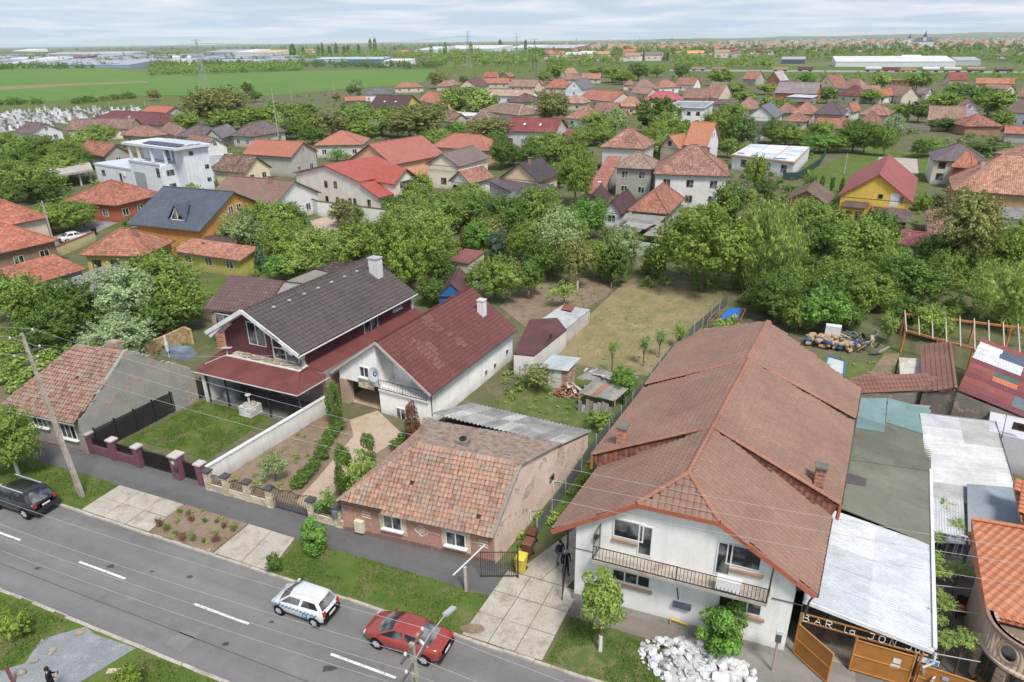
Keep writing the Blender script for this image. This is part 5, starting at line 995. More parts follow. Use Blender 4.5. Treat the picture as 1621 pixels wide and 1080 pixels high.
cw = cg - du_ * .5; b.poly([g0_(cw - bk_ * 3.1),g0_(cw + bk_ * 3.1),g0_(cw + bk_ * 3.1,4.6),g0_(cw,cz - .1),g0_(cw - bk_ * 3.1,4.6)]); b.poly([g0_(cw - bk_ * 3.1 - du_ * 6),g0_(cw - bk_ * 3.1),g0_(cw - bk_ * 3.1,4.6),g0_(cw - bk_ * 3.1 - du_ * 6,4.6)]); b.build('wall','wall',rh,C(236,226,214))
for x,y in ((516,291.5),(531,292.5),(518,315.5),(535,317.5),(554.5,319),(562,319.5),(584.5,321.5)): window(rh,hp0(x,y) + nf_ * .012,nf_,.85 if y < 300 else .8,1.2,1,C(96,66,54),False)
window(rh,g0_(cw - bk_ * .2,4.4) + du_ * .01,du_,2.6,1.1,3,C(80,56,48),False); window(rh,g0_(cw - bk_ * .6,1.5) + du_ * .01,du_,2.2,1.6,2,C(80,56,48),False)
H('cream gable house with very old brown tiles',(388,274),(336,269.4),(429.5,264.5),ze=2.9,ry=248,rc=C(150,110,94),roof='tile_old',wc=C(236,222,180),win=(0,2),short='the cream gable house',wcol=C(190,200,205))
H('grey unplastered house with clean orange roof and slim gable window',(460.5,248.7),(383.5,243.7),(499.6,238.8),ze=4.6,ry=224.6,rc=C(208,112,70),roof='tile_new',wc=C(190,186,178),win=(0,2),att=1,short='the grey house with clean orange roof')
H('grey white house with broad salmon orange hip roof beside a palm',(574.6,229),(496.7,230.3),(619,218.7),ze=3.3,ry=207,typ='hip',rc=C(212,116,80),roof='tile_new',wc=LGY,win=(3,1),short='the broad salmon hip roof')
H('peach house with very large salmon red tile roof',(621.7,261),(551.7,252),(693,243.5),ze=5.0,ry=228,along='L' if False else 'R',rc=C(204,104,86),roof='tile_new',wc=C(238,186,142),win=(2,2),floors=1,short='the large peach house')
H('white gable house with brown roof behind the modern white villa',(322,235),(286,228),(366,231),ze=4.2,ry=218,rc=C(164,116,98),wc=WHT,win=(0,2),att=1,short='the white gable behind the villa')
H('white boxy flat roofed extension below the brown gable',(338,262),(319,251),(369,245),ze=3.4,typ='flat',rc=C(170,174,178),wc=WHT,roof='membrane',win=(0,1),name='extension',cat='extension',short='the white extension')
H('low house with dull brown hip roof and pale walls near the electric pole',(398,216.7),(369.3,214),(454,207.6),ze=3.2,ry=194,typ='hip',along='R',rc=C(132,108,104),wc=C(202,200,188),win=(2,3),short='the dull brown hip house')
H('low house with dark mauve hip roof',(320,217),(275,216),(357.5,209),ze=3,ry=197,typ='hip',rc=C(124,104,112),wc=GRY,win=(2,1),short='the mauve hip roof')
H('small shed with lilac grey metal roof',(352,219),(338,214),(378,210),ze=2.8,ry=204,along='R',rc=C(140,128,140),roof='sheet',wc=GRY,win=(0,1),name='shed',cat='shed',short='the lilac grey shed')
H('low house with brown tile roof beside the mauve roof',(274.4,214),(252.6,205),(292,207),ze=3,ry=199,typ='hip',rc=C(168,124,106),wc=BGE,win=(1,1),short='the low brown tile roof')
H('broad low roof of orange brown tiles with a pointed hip',(233,217),(190.5,214),(260.6,212),ze=3,ry=199,typ='hip',rc=C(182,122,98),wc=BGE,win=(2,1),short='the pointed orange brown hip')
H('long building under a dark red sheet roof by the cemetery',(251.7,198.4),(132,191.5),d=16,ze=3.4,ry=178.5,typ='hip',rc=C(138,60,58),roof='sheet',wc=BGE,win=(6,1),short='the long dark red roof',skyl=1)
H('cream house with long brown roof in front of the dark red hall',(207,204),(104,206),d=10,ze=3.2,ry=187.3,rc=C(158,118,104),wc=CRM,win=(4,1),short='the long brown roofed cream house')
H('white gable house with mauve brown roof and carport by the gravestones',(49.3,211.6),(20.7,208.8),(82,204.3),ze=3.2,ry=195.6,rc=C(132,102,108),wc=WHT,win=(1,2),att=1,short='the mauve gable house')
H('unfinished white walled house with bright orange roof next to the cemetery',(257.6,182.6),(217,180.6),(284,177),ze=4.8,ry=168.7,rc=C(210,104,62),roof='tile_new',wc=LGY,win=(1,2),short='the orange roof by the cemetery')
H('half collapsed old house with broken orange tiles',(164,247.7),(120,239),(186.5,238),ze=2.8,ry=229,rc=C(196,116,84),roof='tile_old',wc=GRY,wall='old_wall',win=(0,1),short='the half collapsed house')
H('small red roofed hut sunk among the orchard trees',(93,252),(75,249),(107,248),ze=2.3,ry=244,rc=C(176,84,76),wc=GRY,win=(0,0),name='hut',cat='hut',short='the red roofed hut')
H('peach walled annex with thin brown roof beside the long white house',(478,301),(460,297),(492,292),ze=2.6,typ='flat',rc=C(110,84,76),wc=PEA,roof='membrane',win=(1,0),name='annex',cat='annex',short='the peach annex')
H('house with salmon orange hip roof and peach wall in the middle',(770,239),(680,232),(787,230),ze=3.5,ry=213.5,typ='hip',rc=C(206,114,86),roof='tile_new',wc=C(226,190,150),win=(3,1),short='the salmon hip house')
H('cream gable house with grey brown tiles and dark porch',(726.7,264),(675,259),(776,249.5),ze=4.8,ry=243,along='R',rc=C(142,118,112),roof='tile_new',wc=C(238,230,204),win=(1,0),att=0,short='the cream house with dark porch',wcol=C(90,60,50))
H('white gable outhouse with weathered orange tiles',(744.6,291),(698,289),(783,281),ze=2.9,ry=270.5,along='R',rc=C(186,118,92),wc=C(236,232,224),win=(2,0),short='the white outhouse with orange tiles',cap=C(220,216,210),wcol=C(70,70,70),name='outhouse',cat='outhouse')
H('peach gable house with dark charcoal brown roof and tall chimney',(852,287.6),(790,281),(884,276),ze=3.6,ry=258.6,along='R',rc=C(86,74,78),roof='tile_new',wc=C(228,200,164),win=(0,2),short='the charcoal brown roofed house',chim=1)
H('long lilac walled outbuilding with thin purple roof',(817,307),(770,290.5),(853,288),ze=2.7,zr=3.3,typ='shed',along='R',rc=C(112,96,106),roof='sheet',wc=C(218,200,220),win=(0,3),name='outbuilding',cat='outbuilding',short='the lilac outbuilding')
H('low shed with slate grey roof in front of the lilac wall',(816,327),(800,315),(846,309),ze=2.3,zr=2.8,typ='shed',along='R',rc=C(124,128,138),roof='sheet',wc=GRY,win=(0,0),name='shed',cat='shed',short='the slate grey shed')
H('long house with crimson red roof and two white skylights',(879.4,210),(796,207),(902,202),ze=4.2,ry=188,rc=C(168,62,66),roof='sheet',wc=LGY,win=(4,1),att=1,skyl=2,short='the long crimson roof')
H('crimson roofed open porch at the end of the long crimson house',(903,219),(881,209),(922,213),ze=2.7,zr=3.4,typ='shed',along='R',rc=C(172,70,70),roof='sheet',wc=WHT,win=(0,0),name='porch',cat='porch',short='the crimson porch')
H('big tan hip roof with pale mortared ridges',(820.6,183),(757.5,175),(841,176),ze=3.6,ry=166,typ='hip',rc=C(164,124,108),wc=LGY,win=(3,1),cap=C(214,204,196),short='the pale ridged tan roof')
H('wide brown hip roof in front of the pale ridged one',(778,193),(738,192.4),(791,185),ze=3.2,ry=177,typ='hip',rc=C(154,116,104),wc=GRY,win=(2,1),cap=C(190,176,166),short='the wide brown hip')
H('small brown roofed hut at the edge of the olive trees',(715,194),(690,187),(727,187),ze=2.8,ry=180,rc=C(166,122,104),wc=GRY,win=(1,0),name='hut',cat='hut',short='the small brown hut')
H('white flat roofed carport with dark opening',(730,186),(696,178),(752,178),ze=2.9,typ='flat',rc=C(226,228,228),roof='membrane',wc=C(60,58,58),win=(0,0),name='carport',cat='carport',short='the white carport')
H('two storey house with dark brown hip roof and beige walls',(841,162),(806,161),(858,157),ze=5.6,ry=150,typ='hip',rc=C(128,90,82),wc=C(220,206,174),win=(2,1),floors=2,short='the dark brown two storey house')
H('long white walled house with pale tan tiles',(840,153),(768,151),d=9,ze=3.4,ry=143,rc=C(206,168,140),wc=WHT,win=(5,1),short='the long pale tan house')
H('orange tiled house with peach walls beside the yellow gable',(690,165),(662,159),(703,159),ze=3.2,ry=149,rc=C(216,130,86),wc=PEA,win=(1,1),short='the orange house by the yellow gable')
H('maroon roofed house with bright yellow gable',(640,172),(590,169.5),(668,164),ze=4.2,ry=152,rc=C(100,66,64),roof='tile_new',wc=C(236,208,116),win=(2,2),skyl=2,short='the yellow gable with maroon roof')
H('house with slate blue roof and small cream gable',(550,173),(532,172),(592,170),ze=3.2,ry=163,along='R',rc=C(82,86,98),roof='tile_new',wc=CRM,win=(1,3),short='the slate blue roof')
H('grey roofed white house behind the slate blue roof',(622,149),(574,150),d=10,ze=3.6,ry=140,typ='hip',rc=C(120,124,134),wc=WHT,win=(3,1),short='the grey roofed white house')
H('small house with orange tiles beside the solar panels',(580,159),(546,160),d=8,ze=2.8,ry=152,rc=C(208,120,80),wc=PEA,win=(2,1),short='the small orange house by the panels')
H('house at the field edge with orange brown hip roof',(671,138),(624,139),d=10,ze=3,ry=130,typ='hip',rc=C(192,116,90),wc=BGE,win=(3,1),short='the hip roof at the field edge')
H('tiny tan roofed cottage by the green field',(731,134),(708,137),d=8,ze=2.8,ry=126,typ='hip',rc=C(182,134,112),wc=BGE,win=(1,1),short='the tiny tan cottage')
H('beige gable cottage with maroon shed roof',(757,138),(733,136),(776,134),ze=3.2,ry=126,along='R',rc=C(132,86,80),wc=BGE,win=(1,1),short='the maroon roofed beige cottage')
H('long low orange roof behind the beige gable cottage',(805,132),(764,132),d=8,ze=3,ry=124,rc=C(208,116,82),wc=BGE,win=(3,1),short='the long low orange roof')
H('red orange roofed house farther along the field',(787,122),(765,122),d=9,ze=3,ry=114,rc=C(198,98,74),wc=BGE,win=(1,1),short='the red orange far house')
H('unfinished brown gable house with timber front',(807,122),(789,121.5),d=8,ze=3.2,ry=115,along='R',rc=C(170,116,80),wc=C(190,150,110),win=(1,0),short='the timber fronted gable')
H('wide tan gable house facing the village',(847,138),(804,137),d=10,ze=2.9,ry=126.5,rc=C(176,136,118),wc=C(226,206,180),win=(3,0),short='the wide tan gable')
H('low brick red roof beside the wide tan gable',(862,134),(846,134),d=8,ze=2.8,ry=127,typ='hip',rc=C(190,104,84),wc=BGE,win=(1,0),short='the low brick red roof')
H('sharp orange hip roof left of the white blue gable',(900,139.5),(862,139),d=9,ze=3,ry=125,typ='hip',rc=C(206,112,74),wc=BGE,win=(2,1),short='the sharp orange hip')
H('white blue gable house with slate roof',(923,142),(896,141),(943,138),ze=3.6,ry=126,along='R',rc=C(126,126,138),wc=C(226,232,240),win=(1,0),att=1,short='the white blue gable')
H('white gable house with salmon roof at the far edge',(898,120),(884,119),(916,116),ze=3.4,ry=110,along='R',rc=C(214,146,112),wc=WHT,win=(1,0),short='the salmon roofed far gable')
H('dusky tan hip roof in the upper middle',(921,126),(888,126),d=9,ze=3,ry=116,typ='hip',rc=C(176,126,106),wc=BGE,win=(2,1),short='the dusky tan hip')
H('salmon tile roof with pale end beside the dusky hip',(951,125),(920,125),d=8,ze=3,ry=116,rc=C(202,124,98),wc=BGE,win=(2,1),short='the salmon roof with pale end')
H('tan hip roof left of the twin brown roofs',(1007,135),(986,135),d=8,ze=3,ry=126.5,typ='hip',rc=C(172,120,100),wc=BGE,win=(1,0),short='the tan hip left of the twins')
H('larger of the twin brown hip roofs',(1045,141),(1004,142),d=11,ze=3.2,ry=126,typ='hip',rc=C(168,128,112),wc=GRY,win=(2,1),short='the larger twin brown roof')
H('orange hip roof house right of the twin brown roofs',(1076,138),(1041,139),d=10,ze=3.2,ry=126,typ='hip',rc=C(196,124,96),wc=WHT,win=(2,1),short='the orange hip right of the twins')
H('orange brown roof house with white gable end behind the conifers',(1099,135),(1069,134),d=9,ze=3.4,ry=123,rc=C(188,116,90),wc=WHT,win=(2,1),short='the orange brown roof behind the conifers')
H('broad house with orange roof and dark gable eave',(968,161),(914,156),(979,156),ze=3.2,ry=145.5,rc=C(206,116,82),wc=BGE,win=(3,1),short='the broad orange roof')
H('purple grey hip roof squeezed between orange roofs',(1001,156),(974,155),d=9,ze=3.2,ry=143,typ='hip',rc=C(128,108,116),wc=GRY,win=(1,1),short='the purple grey hip')
H('square tan pyramid roof with pale ridge lines',(923,164),(886,163),d=10,ze=3,ry=149.5,typ='hip',rc=C(190,142,118),wc=BGE,win=(2,1),cap=C(216,204,192),short='the tan pyramid roof')
H('salmon hip roof house half hidden by round trees',(935,190),(893,187),(946,184),ze=3,ry=168.5,typ='hip',rc=C(196,124,96),wc=WHT,win=(2,1),short='the salmon hip by round trees')
H('brown tiled house behind the garden with stacked cars',(974,183),(938,181.5),d=8,ze=3,ry=163,rc=C(170,118,100),wc=GRY,win=(2,1),short='the brown tiled house')
H('small shed house with brown tiles next to the parked cars',(990,188),(972,188),(996,182),ze=2.7,ry=174.5,rc=C(160,112,96),wc=WHT,win=(1,0),name='shed',cat='shed',short='the small brown tiled shed')
H('peach house with flat sloped orange hip roof',(1010,169),(977,166),(1024,163),ze=3.2,ry=155.5,typ='hip',rc=C(208,138,100),wc=C(226,192,160),win=(2,1),short='the peach hip house')
H('house with shocking pink sheet roof',(1078,159),(1018,158),d=11,ze=3.4,ry=144.5,typ='hip',rc=C(224,84,104),roof='sheet',wc=PEA,win=(3,1),short='the pink roof')
H('tan roofed house behind the pink roof',(1026,149),(996,147),d=8,ze=3,ry=139,rc=C(186,136,114),wc=BGE,win=(2,1),short='the tan roof behind the pink one')
H('two storey house with patchy orange and white tile hip roof',(1020,236),(950,232.5),(1047,226),ze=5.6,ry=204,typ='hip',rc=C(190,128,100),roof='tile_old',wc=LGY,win=(0,0),short='the patchy tile hip house')
H('grey two storey house with weathered tan roof and cream awning',(1034,268),(972,265),(1058,257),ze=5.6,ry=241,typ='hip',rc=C(172,140,122),wc=C(176,172,164),win=(2,1),floors=2,short='the grey house with awning')
H('long low orange roof wing with one skylight',(953,307),(926,305),(984,257),ze=2.6,zr=3.9,typ='shed',along='L' if False else 'L',rc=C(200,112,80),wc=GRY,win=(0,0),skyl=1,name='house_wing',cat='wing',short='the orange wing with skylight')
H('white chalet house with tall bright orange roof',(1120,232),(1074,233),(1141,221),ze=5.2,ry=194,rc=C(216,124,66),roof='tile_new',wc=WHT,win=(1,2),floors=1,att=2,short='the bright orange chalet')
H('gabled wooden balcony wing of the bright orange chalet',(1074.5,236),(1042,232),d=6,ze=4.4,ry=215,along='R',rc=C(212,124,74),roof='tile_new',wc=C(210,196,180),win=(1,0),att=1,name='house_wing',cat='wing',short='the balcony wing',wcol=C(110,70,50))
H('large white two storey house with weathered pyramid tile roof',(1154.4,279),(1034,275),(1179.5,262),ze=5.9,ry=229,typ='hip',rc=C(180,122,100),wc=C(228,226,222),win=(3,2),floors=2,short='the large white house with pyramid roof',chim=1,wcol=C(150,150,150))
H('small old house with steep half orange half brown tile hip',(1058.7,339),(996.5,332),(1084,314),ze=2.9,ry=300,typ='hip',along='R',rc=C(190,112,84),wc=GRY,win=(1,1),short='the steep half orange house')
H('small white shed with maroon sheet gable roof',(984,338),(960,329),(1009,318),ze=2.6,ry=318,rc=C(104,60,62),roof='sheet',wc=WHT,win=(1,0),along='R',name='shed',cat='shed',short='the maroon gable shed')
H('second maroon gable shed beyond the white one',(957,330),(926,322),(968,310),ze=2.5,ry=309,rc=C(108,64,64),roof='sheet',wc=C(190,186,180),win=(0,0),along='R',name='shed',cat='shed',short='the second maroon shed')
H('modern white two storey cube with flat roof',(1115,171.5),(1055,169),(1131,162),ze=6.2,typ='flat',rc=C(150,160,172),roof='membrane',wc=C(238,238,240),win=(4,1),floors=2,short='the white cube house',wcol=C(70,76,84))
H('white gable house with grey metal tile roof',(1227.5,187),(1179,185),(1241,179),ze=4.3,ry=168,along='R',rc=C(118,124,134),roof='tile_new',wc=C(236,232,226),win=(2,0),short='the grey metal roofed gable',wcol=C(70,64,60))
H('low dark roof carrying pale solar panels',(1206,209),(1164,203.5),(1219,197),ze=3,zr=3.9,typ='shed',rc=C(90,88,92),roof='tile_new',wc=WHT,win=(2,1),solar=3,short='the dark roof with solar panels')
H('brown tile hip house behind the grey metal gable',(1250,179),(1229,177),(1263,173),ze=3,ry=163.5,typ='hip',rc=C(172,122,106),wc=GRY,win=(1,1),short='the brown tile hip behind the grey gable')
H('low old house with salmon pointed hip roof',(1275,193),(1240,191),(1284,187.5),ze=2.8,ry=178.5,typ='hip',rc=C(192,124,98),roof='tile_old',wc=BGE,win=(2,1),short='the low salmon hip')
H('tall salmon hip roof behind the low salmon hip',(1288,181),(1254,179),(1298,175),ze=3.6,ry=162,typ='hip',rc=C(198,122,96),wc=C(224,208,186),win=(2,1),short='the tall salmon hip')
H('tan brown hip roof beside the purple brown bungalow',(1198,173),(1165,171),(1206,166),ze=3,ry=155.5,typ='hip',rc=C(182,126,106),wc=BGE,win=(2,1),short='the tan brown hip')
H('purple brown low bungalow roof beside the white cube',(1166,166),(1131,165),d=9,ze=2.9,ry=160,rc=C(124,98,100),wc=GRY,win=(2,1),short='the purple brown bungalow')
H('brown roofed long house behind the pink roof',(1121,156),(1080,155),(1130,151),ze=3.2,ry=140.5,rc=C(168,116,98),wc=C(214,186,150),win=(3,1),short='the brown long house',att=0)
H('grey walled house with steep purple pyramid roof and twin white windows',(1333.6,182),(1289.5,179),(1342,176),ze=4.8,ry=161,typ='hip',rc=C(112,88,100),roof='tile_new',wc=C(172,162,146),win=(2,1),short='the purple pyramid roof')
H('low orange tile lean-to in front of the purple pyramid house',(1341,204),(1288,200),(1345,193),ze=2.6,zr=3.8,typ='shed',rc=C(204,110,74),wc=GRY,win=(0,0),name='lean_to',cat='lean-to',short='the orange tile lean-to')
H('narrow white gable house with bright orange roof',(1350.5,178),(1333,177),(1363,174),ze=3.4,ry=163,along='R',rc=C(214,118,76),wc=WHT,win=(1,0),short='the narrow white gable')
H('tan orange hip house with low side roof',(1405,183),(1359,181),(1417,177),ze=3.2,ry=165,typ='hip',rc=C(186,124,100),wc=C(200,196,190),win=(3,1),short='the tan orange hip with side roof')
H('brick house with mossy tile pyramid roof',(1391,199),(1357,195),(1399,191),ze=2.9,ry=176,typ='hip',rc=C(162,110,90),roof='tile_old',wc=C(196,122,92),wall='brick',win=(1,1),short='the mossy pyramid roof')
H('long house with plain tan brown roof by the lilac gable',(1529,192),(1468,190),d=11,ze=3.2,ry=169,rc=C(178,134,114),wc=CRM,win=(3,1),short='the plain tan brown roof')
H('lilac pink gable house',(1554,175),(1514,174),d=9,ze=4.6,ry=159,along='R',rc=C(192,128,106),wc=C(226,204,222),win=(2,0),att=1,short='the lilac pink gable')
H('tall brown red hip roof beside rubble stone wall',(1589,200),(1528,200),(1602,194),ze=2.8,ry=181,typ='hip',rc=C(182,108,82),roof='tile_old',wc=C(176,136,112),wall='old_wall',win=(0,0),short='the tall brown red hip')
H('long low orange tiled outbuilding at the frame edge',(1645,213),(1590,211),d=5,ze=2.6,ry=201,rc=C(208,112,74),wc=GRY,win=(0,0),name='outbuilding',cat='outbuilding',short='the low orange outbuilding')
H('white blue house with broad brown roof at the frame edge',(1648,183),(1586,176),d=12,ze=4.2,ry=162,rc=C(142,110,104),roof='tile_new',wc=C(226,232,242),win=(4,1),floors=1,short='the white blue edge house')
H('grey beige villa with purple brown roof and corner bay',(1568,258),(1476,253.5),d=11,ze=4.8,ry=227,typ='hip',along='R',rc=C(128,108,112),roof='tile_new',wc=C(212,206,194),win=(3,1),floors=2,short='the grey beige villa',wcol=C(90,84,78))
H('round brick turret with pointed orange roof',(1540,267),(1508,262),(1552,258),ze=4.4,ry=241,typ='hip',rc=C(210,116,72),wc=C(166,92,74),win=(1,0),name='turret',cat='turret',short='the pointed orange turret',oh=.5)
H('tan walled house with wide sunlit orange tile roof at the frame edge',(1690,314),(1508,301),d=13,ze=4.3,ry=246,typ='hip',rc=C(206,136,104),wc=C(190,160,112),win=(3,1),short='the wide orange tiled tan house',chim=2,wcol=C(236,232,224))
H('tan tile hips rising behind the wide orange roof',(1660,256),(1574,242),d=10,ze=3.6,ry=226,typ='hip',rc=C(190,132,106),wc=BGE,win=(0,0),short='the tan hips behind')
yr_,YX,yl_ = H('yellow house with red tile roof and small white balcony',(1445,320.5),(1331.5,302),(1453,282),ze=3.9,ry=276,along='R',rc=C(186,78,72),roof='tile_new',wc=C(236,196,66),win=(0,0),short='the yellow house',th=.2)
H('yellow lean-to wing with purple brown roof',(1372,330),(1331,330),(1384,306),ze=3.0,zr=3.6,typ='shed',along='L',rc=C(120,96,98),roof='sheet',wc=C(234,192,64),win=(2,0),name='lean_to',cat='lean-to',short='the yellow lean-to',wcol=C(110,60,50))
H('purple brown veranda roof below the yellow house',(1440,352),(1376,346),(1441,337),ze=2.3,zr=2.8,typ='shed',rc=C(130,104,102),roof='sheet',wc=C(110,90,70),win=(0,0),name='veranda',cat='veranda',short='the veranda')
H('bare orange brick house with brown corrugated roof',(1309.5,324),(1243,315),(1321,307),ze=3.1,ry=301.5,along='R',rc=C(140,112,96),roof='asbestos',wc=C(206,126,86),wall='brick',win=(2,0),short='the bare brick house',wcol=C(110,70,60))
H('small rusty tiled hut behind the olive brown tree',(1470,372),(1466,333),(1500,345),ze=2.6,zr=3.3,typ='shed',rc=C(180,118,92),roof='tile_old',wc=C(226,214,196),win=(0,0),name='hut',cat='hut',short='the rusty tiled hut')
H('pink red tiled roof glimpsed between the tall trees',(1468,392),(1420,388),(1472,374),ze=2.6,ry=370,rc=C(196,96,104),wc=GRY,win=(0,0),name='shed',cat='shed',short='the pink red roof among trees')
H('long grey sheet shed roof below the tan house',(1680,352),(1586,345),d=6,ze=2.6,zr=3.2,typ='shed',rc=C(150,146,144),roof='asbestos',wc=WHT,win=(0,0),name='shed',cat='shed',short='the grey shed at the frame edge')
H('half built brick house with pale roof',(1235,128),(1212,127),d=9,ze=3.6,ry=113.5,along='R',rc=C(200,192,188),wc=C(206,118,84),wall='brick',win=(1,0),short='the half built brick house')
H('orange capped house above the meadow',(1197,126),(1175,125),d=9,ze=3.6,ry=113.5,rc=C(206,128,88),wc=GRY,win=(1,0),short='the orange capped house')
H('cream gable house with orange brown roof',(1322,139),(1289,137),d=11,ze=3.8,ry=119,along='R',rc=C(176,112,84),wc=C(236,218,180),win=(2,0),att=1,short='the cream gable with orange brown roof')
H('grey brown two storey house with tan hip roof',(1363,142),(1324,140),d=10,ze=4.4,ry=124,typ='hip',rc=C(176,132,112),wc=C(196,190,182),win=(2,1),short='the grey brown tan hip')
H('house with wine red hip roof',(1362,153),(1326,151),d=9,ze=3,ry=135.5,typ='hip',rc=C(144,74,68),wc=C(226,220,206),win=(2,1),short='the wine red hip')
H('plain tan roof between the wine red hip and the orange gable',(1393,143),(1364,142.5),d=8,ze=3,ry=135.5,rc=C(184,144,124),wc=GRY,win=(2,0),short='the plain tan roof')
H('white wall house with vivid orange roof',(1426,150),(1395,153),d=9,ze=3.2,ry=139.5,rc=C(216,104,66),wc=WHT,win=(1,1),short='the vivid orange roof')
H('steep tan tile gable right of the vivid orange roof',(1456,153),(1422,148),d=8,ze=3.2,ry=137.5,rc=C(184,134,112),wc=BGE,win=(1,0),short='the steep tan gable')
H('small mauve roofed shed by the steep tan gable',(1467,149),(1447,148),d=7,ze=2.8,ry=139.5,rc=C(152,120,118),wc=C(216,220,226),win=(1,0),name='shed',cat='shed',short='the small mauve shed')
H('plain house with brick red roof near the railway',(1533,127),(1503,127),d=10,ze=3.2,ry=114.5,rc=C(170,78,66),wc=BGE,win=(2,0),short='the brick red roof near the railway')
H('long row building with orange roof near the railway',(1606,133),(1544,132),d=9,ze=3,ry=124,rc=C(214,122,74),wc=PEA,win=(4,0),short='the long orange row')
H('tan brown roof among trees below the orange row',(1592,142),(1553,140),d=9,ze=3,ry=134.5,rc=C(182,130,108),wc=BGE,win=(1,0),short='the tan brown roof among trees')
H('modern orange and slate box house',(1440,128),(1408,127),d=11,ze=5.6,typ='flat',rc=C(120,134,152),roof='membrane',wc=C(226,156,92),win=(3,0),floors=2,short='the orange box house')
H('wide workshop with mauve sheet roof',(1292,149),(1226,147),d=12,ze=3.6,ry=131,rc=C(168,146,152),roof='sheet',wc=BRK,win=(2,0),name='workshop',cat='workshop',short='the mauve workshop')
H('low shed with white tin roof before the mauve workshop',(1285,155),(1245,153),d=8,ze=2.8,zr=3.4,typ='shed',rc=C(224,226,228),roof='sheet',wc=GRY,win=(0,0),name='shed',cat='shed',short='the white tin shed')
H('low shed with dark grey roof before the white tin shed',(1284,162),(1244,160.5),d=6,ze=2.7,zr=3.2,typ='shed',rc=C(112,108,112),roof='sheet',wc=BRK,win=(1,0),name='shed',cat='shed',short='the dark grey shed')
H('tan gable house with white verge',(1137,156),(1112,154),d=10,ze=3.2,ry=131.5,rc=C(190,136,112),wc=BGE,win=(2,0),cap=C(220,214,208),short='the tan gable with white verge')
H('white house with salmon roof peeping in at the frame edge',(1648,155),(1606,152),d=9,ze=3.6,ry=138,rc=C(202,128,112),wc=LGY,win=(2,0),short='the salmon edge house')
yn_ = -(YX(0,1,0) - YX(0,0,0)).normalized(); yp = lambda x,y: hit(x,y,YX(0,.45,0),yn_) + yn_ * .01
for x,y,w_,h_,cc in ((1424,317,1.3,1.3,C(236,236,236)),(1394,311,.7,.7,C(120,110,90))): window(yr_,yp(x,y),yn_,w_,h_,2 if w_ > 1 else 1,cc,False)
door(yr_,yp(1413,328),yn_,1.3,2.2,C(236,236,238),False); b = MB(); c_ = yp(1409,330); yu = Z.cross(yn_); b.obox(c_ + yn_ * .6,yu * 2.6,yn_ * .6,Z * .08); bl_ = b.build('balcony','plain',yr_,C(216,190,120)); railing(bl_,[c_ + yn_ * 1.15 - yu * 2.5,c_ + yn_ * 1.15 + yu * 2.5],.95,C(200,170,110),.3,.015)
vb = at(262.5,311,0); va = at(154,291,0); u_ = (vb - va); u_.z = 0; LU = u_.length; u_.normalized(); u_ = u_.normalized(); w_ = Vector((-u_.y,u_.x,0))
V = lambda a,c,z_: Vector((vb.x,vb.y,0)) - u_ * a + w_ * c + Z * z_
vil = thing('villa','modern white villa with roof terrace under a slab roof covered in solar panels','villa',V(6,5,0)); HOUSES.append((*V(6,4,0).xy,LU / 2,7,math.atan2(u_.y,u_.x),'the modern white villa',8))
h_top = 9.2; b = MB()
b.prism([V(LU * .42,.4,-.1),V(LU,.4,-.1),V(LU,9,-.1),V(LU * .42,9,-.1)],(0,0,4.2)); b.prism([V(0,0,-.1),V(LU * .42,0,-.1),V(LU * .42,9.2,-.1),V(0,9.2,-.1)],(0,0,6.0)); b.prism([V(0.2,4.6,6.0),V(LU * .5,4.6,6.0),V(LU * .5,9.0,6.0),V(0.2,9.0,6.0)],(0,0,2.9)); b.prism([V(-3.2,3.5,-.1),V(-.01,3.5,-.1),V(-.01,9.1,-.1),V(-3.2,9.1,-.1)],(0,0,8.9))
b.build('wall','wall',vil,C(226,230,238)); b = MB()
b.prism([V(-4.0,1.5,9.0),V(LU * .58,1.5,9.0),V(LU * .58,9.6,9.0),V(-4.0,9.6,9.0)],(0,0,.45)); rf = b.build('roof','plain',vil,C(222,226,232)); b = MB(); b.prism([V(LU * .42,.3,4.1),V(LU + .1,.3,4.1),V(LU + .1,9.1,4.1),V(LU * .42,9.1,4.1)],(0,0,.35)); b.prism([V(-.05,-.1,6.0),V(LU * .42,-.1,6.0),V(LU * .42,.15,6.0),V(-.05,.15,6.0)],(0,0,.4)); b.build('parapet','plain',vil,C(206,214,224))
for i in range(7):
 for k in range(3): b = MB(); c_ = V(-2.6 + i * 1.75,3.2 + k * 2.0,9.62 + .1); b.obox(c_,u_ * .8,w_ * .9 + Z * .14,Z * .03); b.build('solar_panel','gloss',rf,C(206,212,222) if k else C(40,48,66))
for a in (.5,LU * .2,LU * .38,LU * .5): b = MB(); b.prism([V(a,1.8,6.0),V(a + .4,1.8,6.0),V(a + .4,2.2,6.0),V(a,2.2,6.0)],(0,0,3.0)); b.build('column','plain',vil,C(226,228,232))
for a in (1.6,4.2): window(vil,V(a,4.59,7.2),-w_,1.6,2.1,2,C(90,96,104),False)
for a,z_,ww_,hh in ((LU * .62,2.0,.8,2.2),(LU * .88,2.6,1.3,1.2)): window(vil,V(a,.39,z_),-w_,ww_,hh,1,C(100,106,112),False)
b = MB(); b.obox(V(LU * .36 - 1.6,-.02,2.6),u_ * 2.0,w_ * .03,Z * 1.5); b.build('garage_door','plain',vil,C(168,172,178)); window(vil,V(.9,-.02,4.6),-w_,1.1,1.8,1,C(110,116,122),False)
for c_,z_,ww_,hh in ((2.0,4.4,1.6,1.1),(2.0,1.7,1.4,1.1)): window(vil,V(-.01,c_,z_),u_,ww_,hh,2,C(120,110,104),False)
for c_,z_ in ((5.2,8.0),(8.2,5.0),(8.2,2.4)): window(vil,V(-3.21,c_,z_),u_,.9,.8,1,C(90,92,96),False)
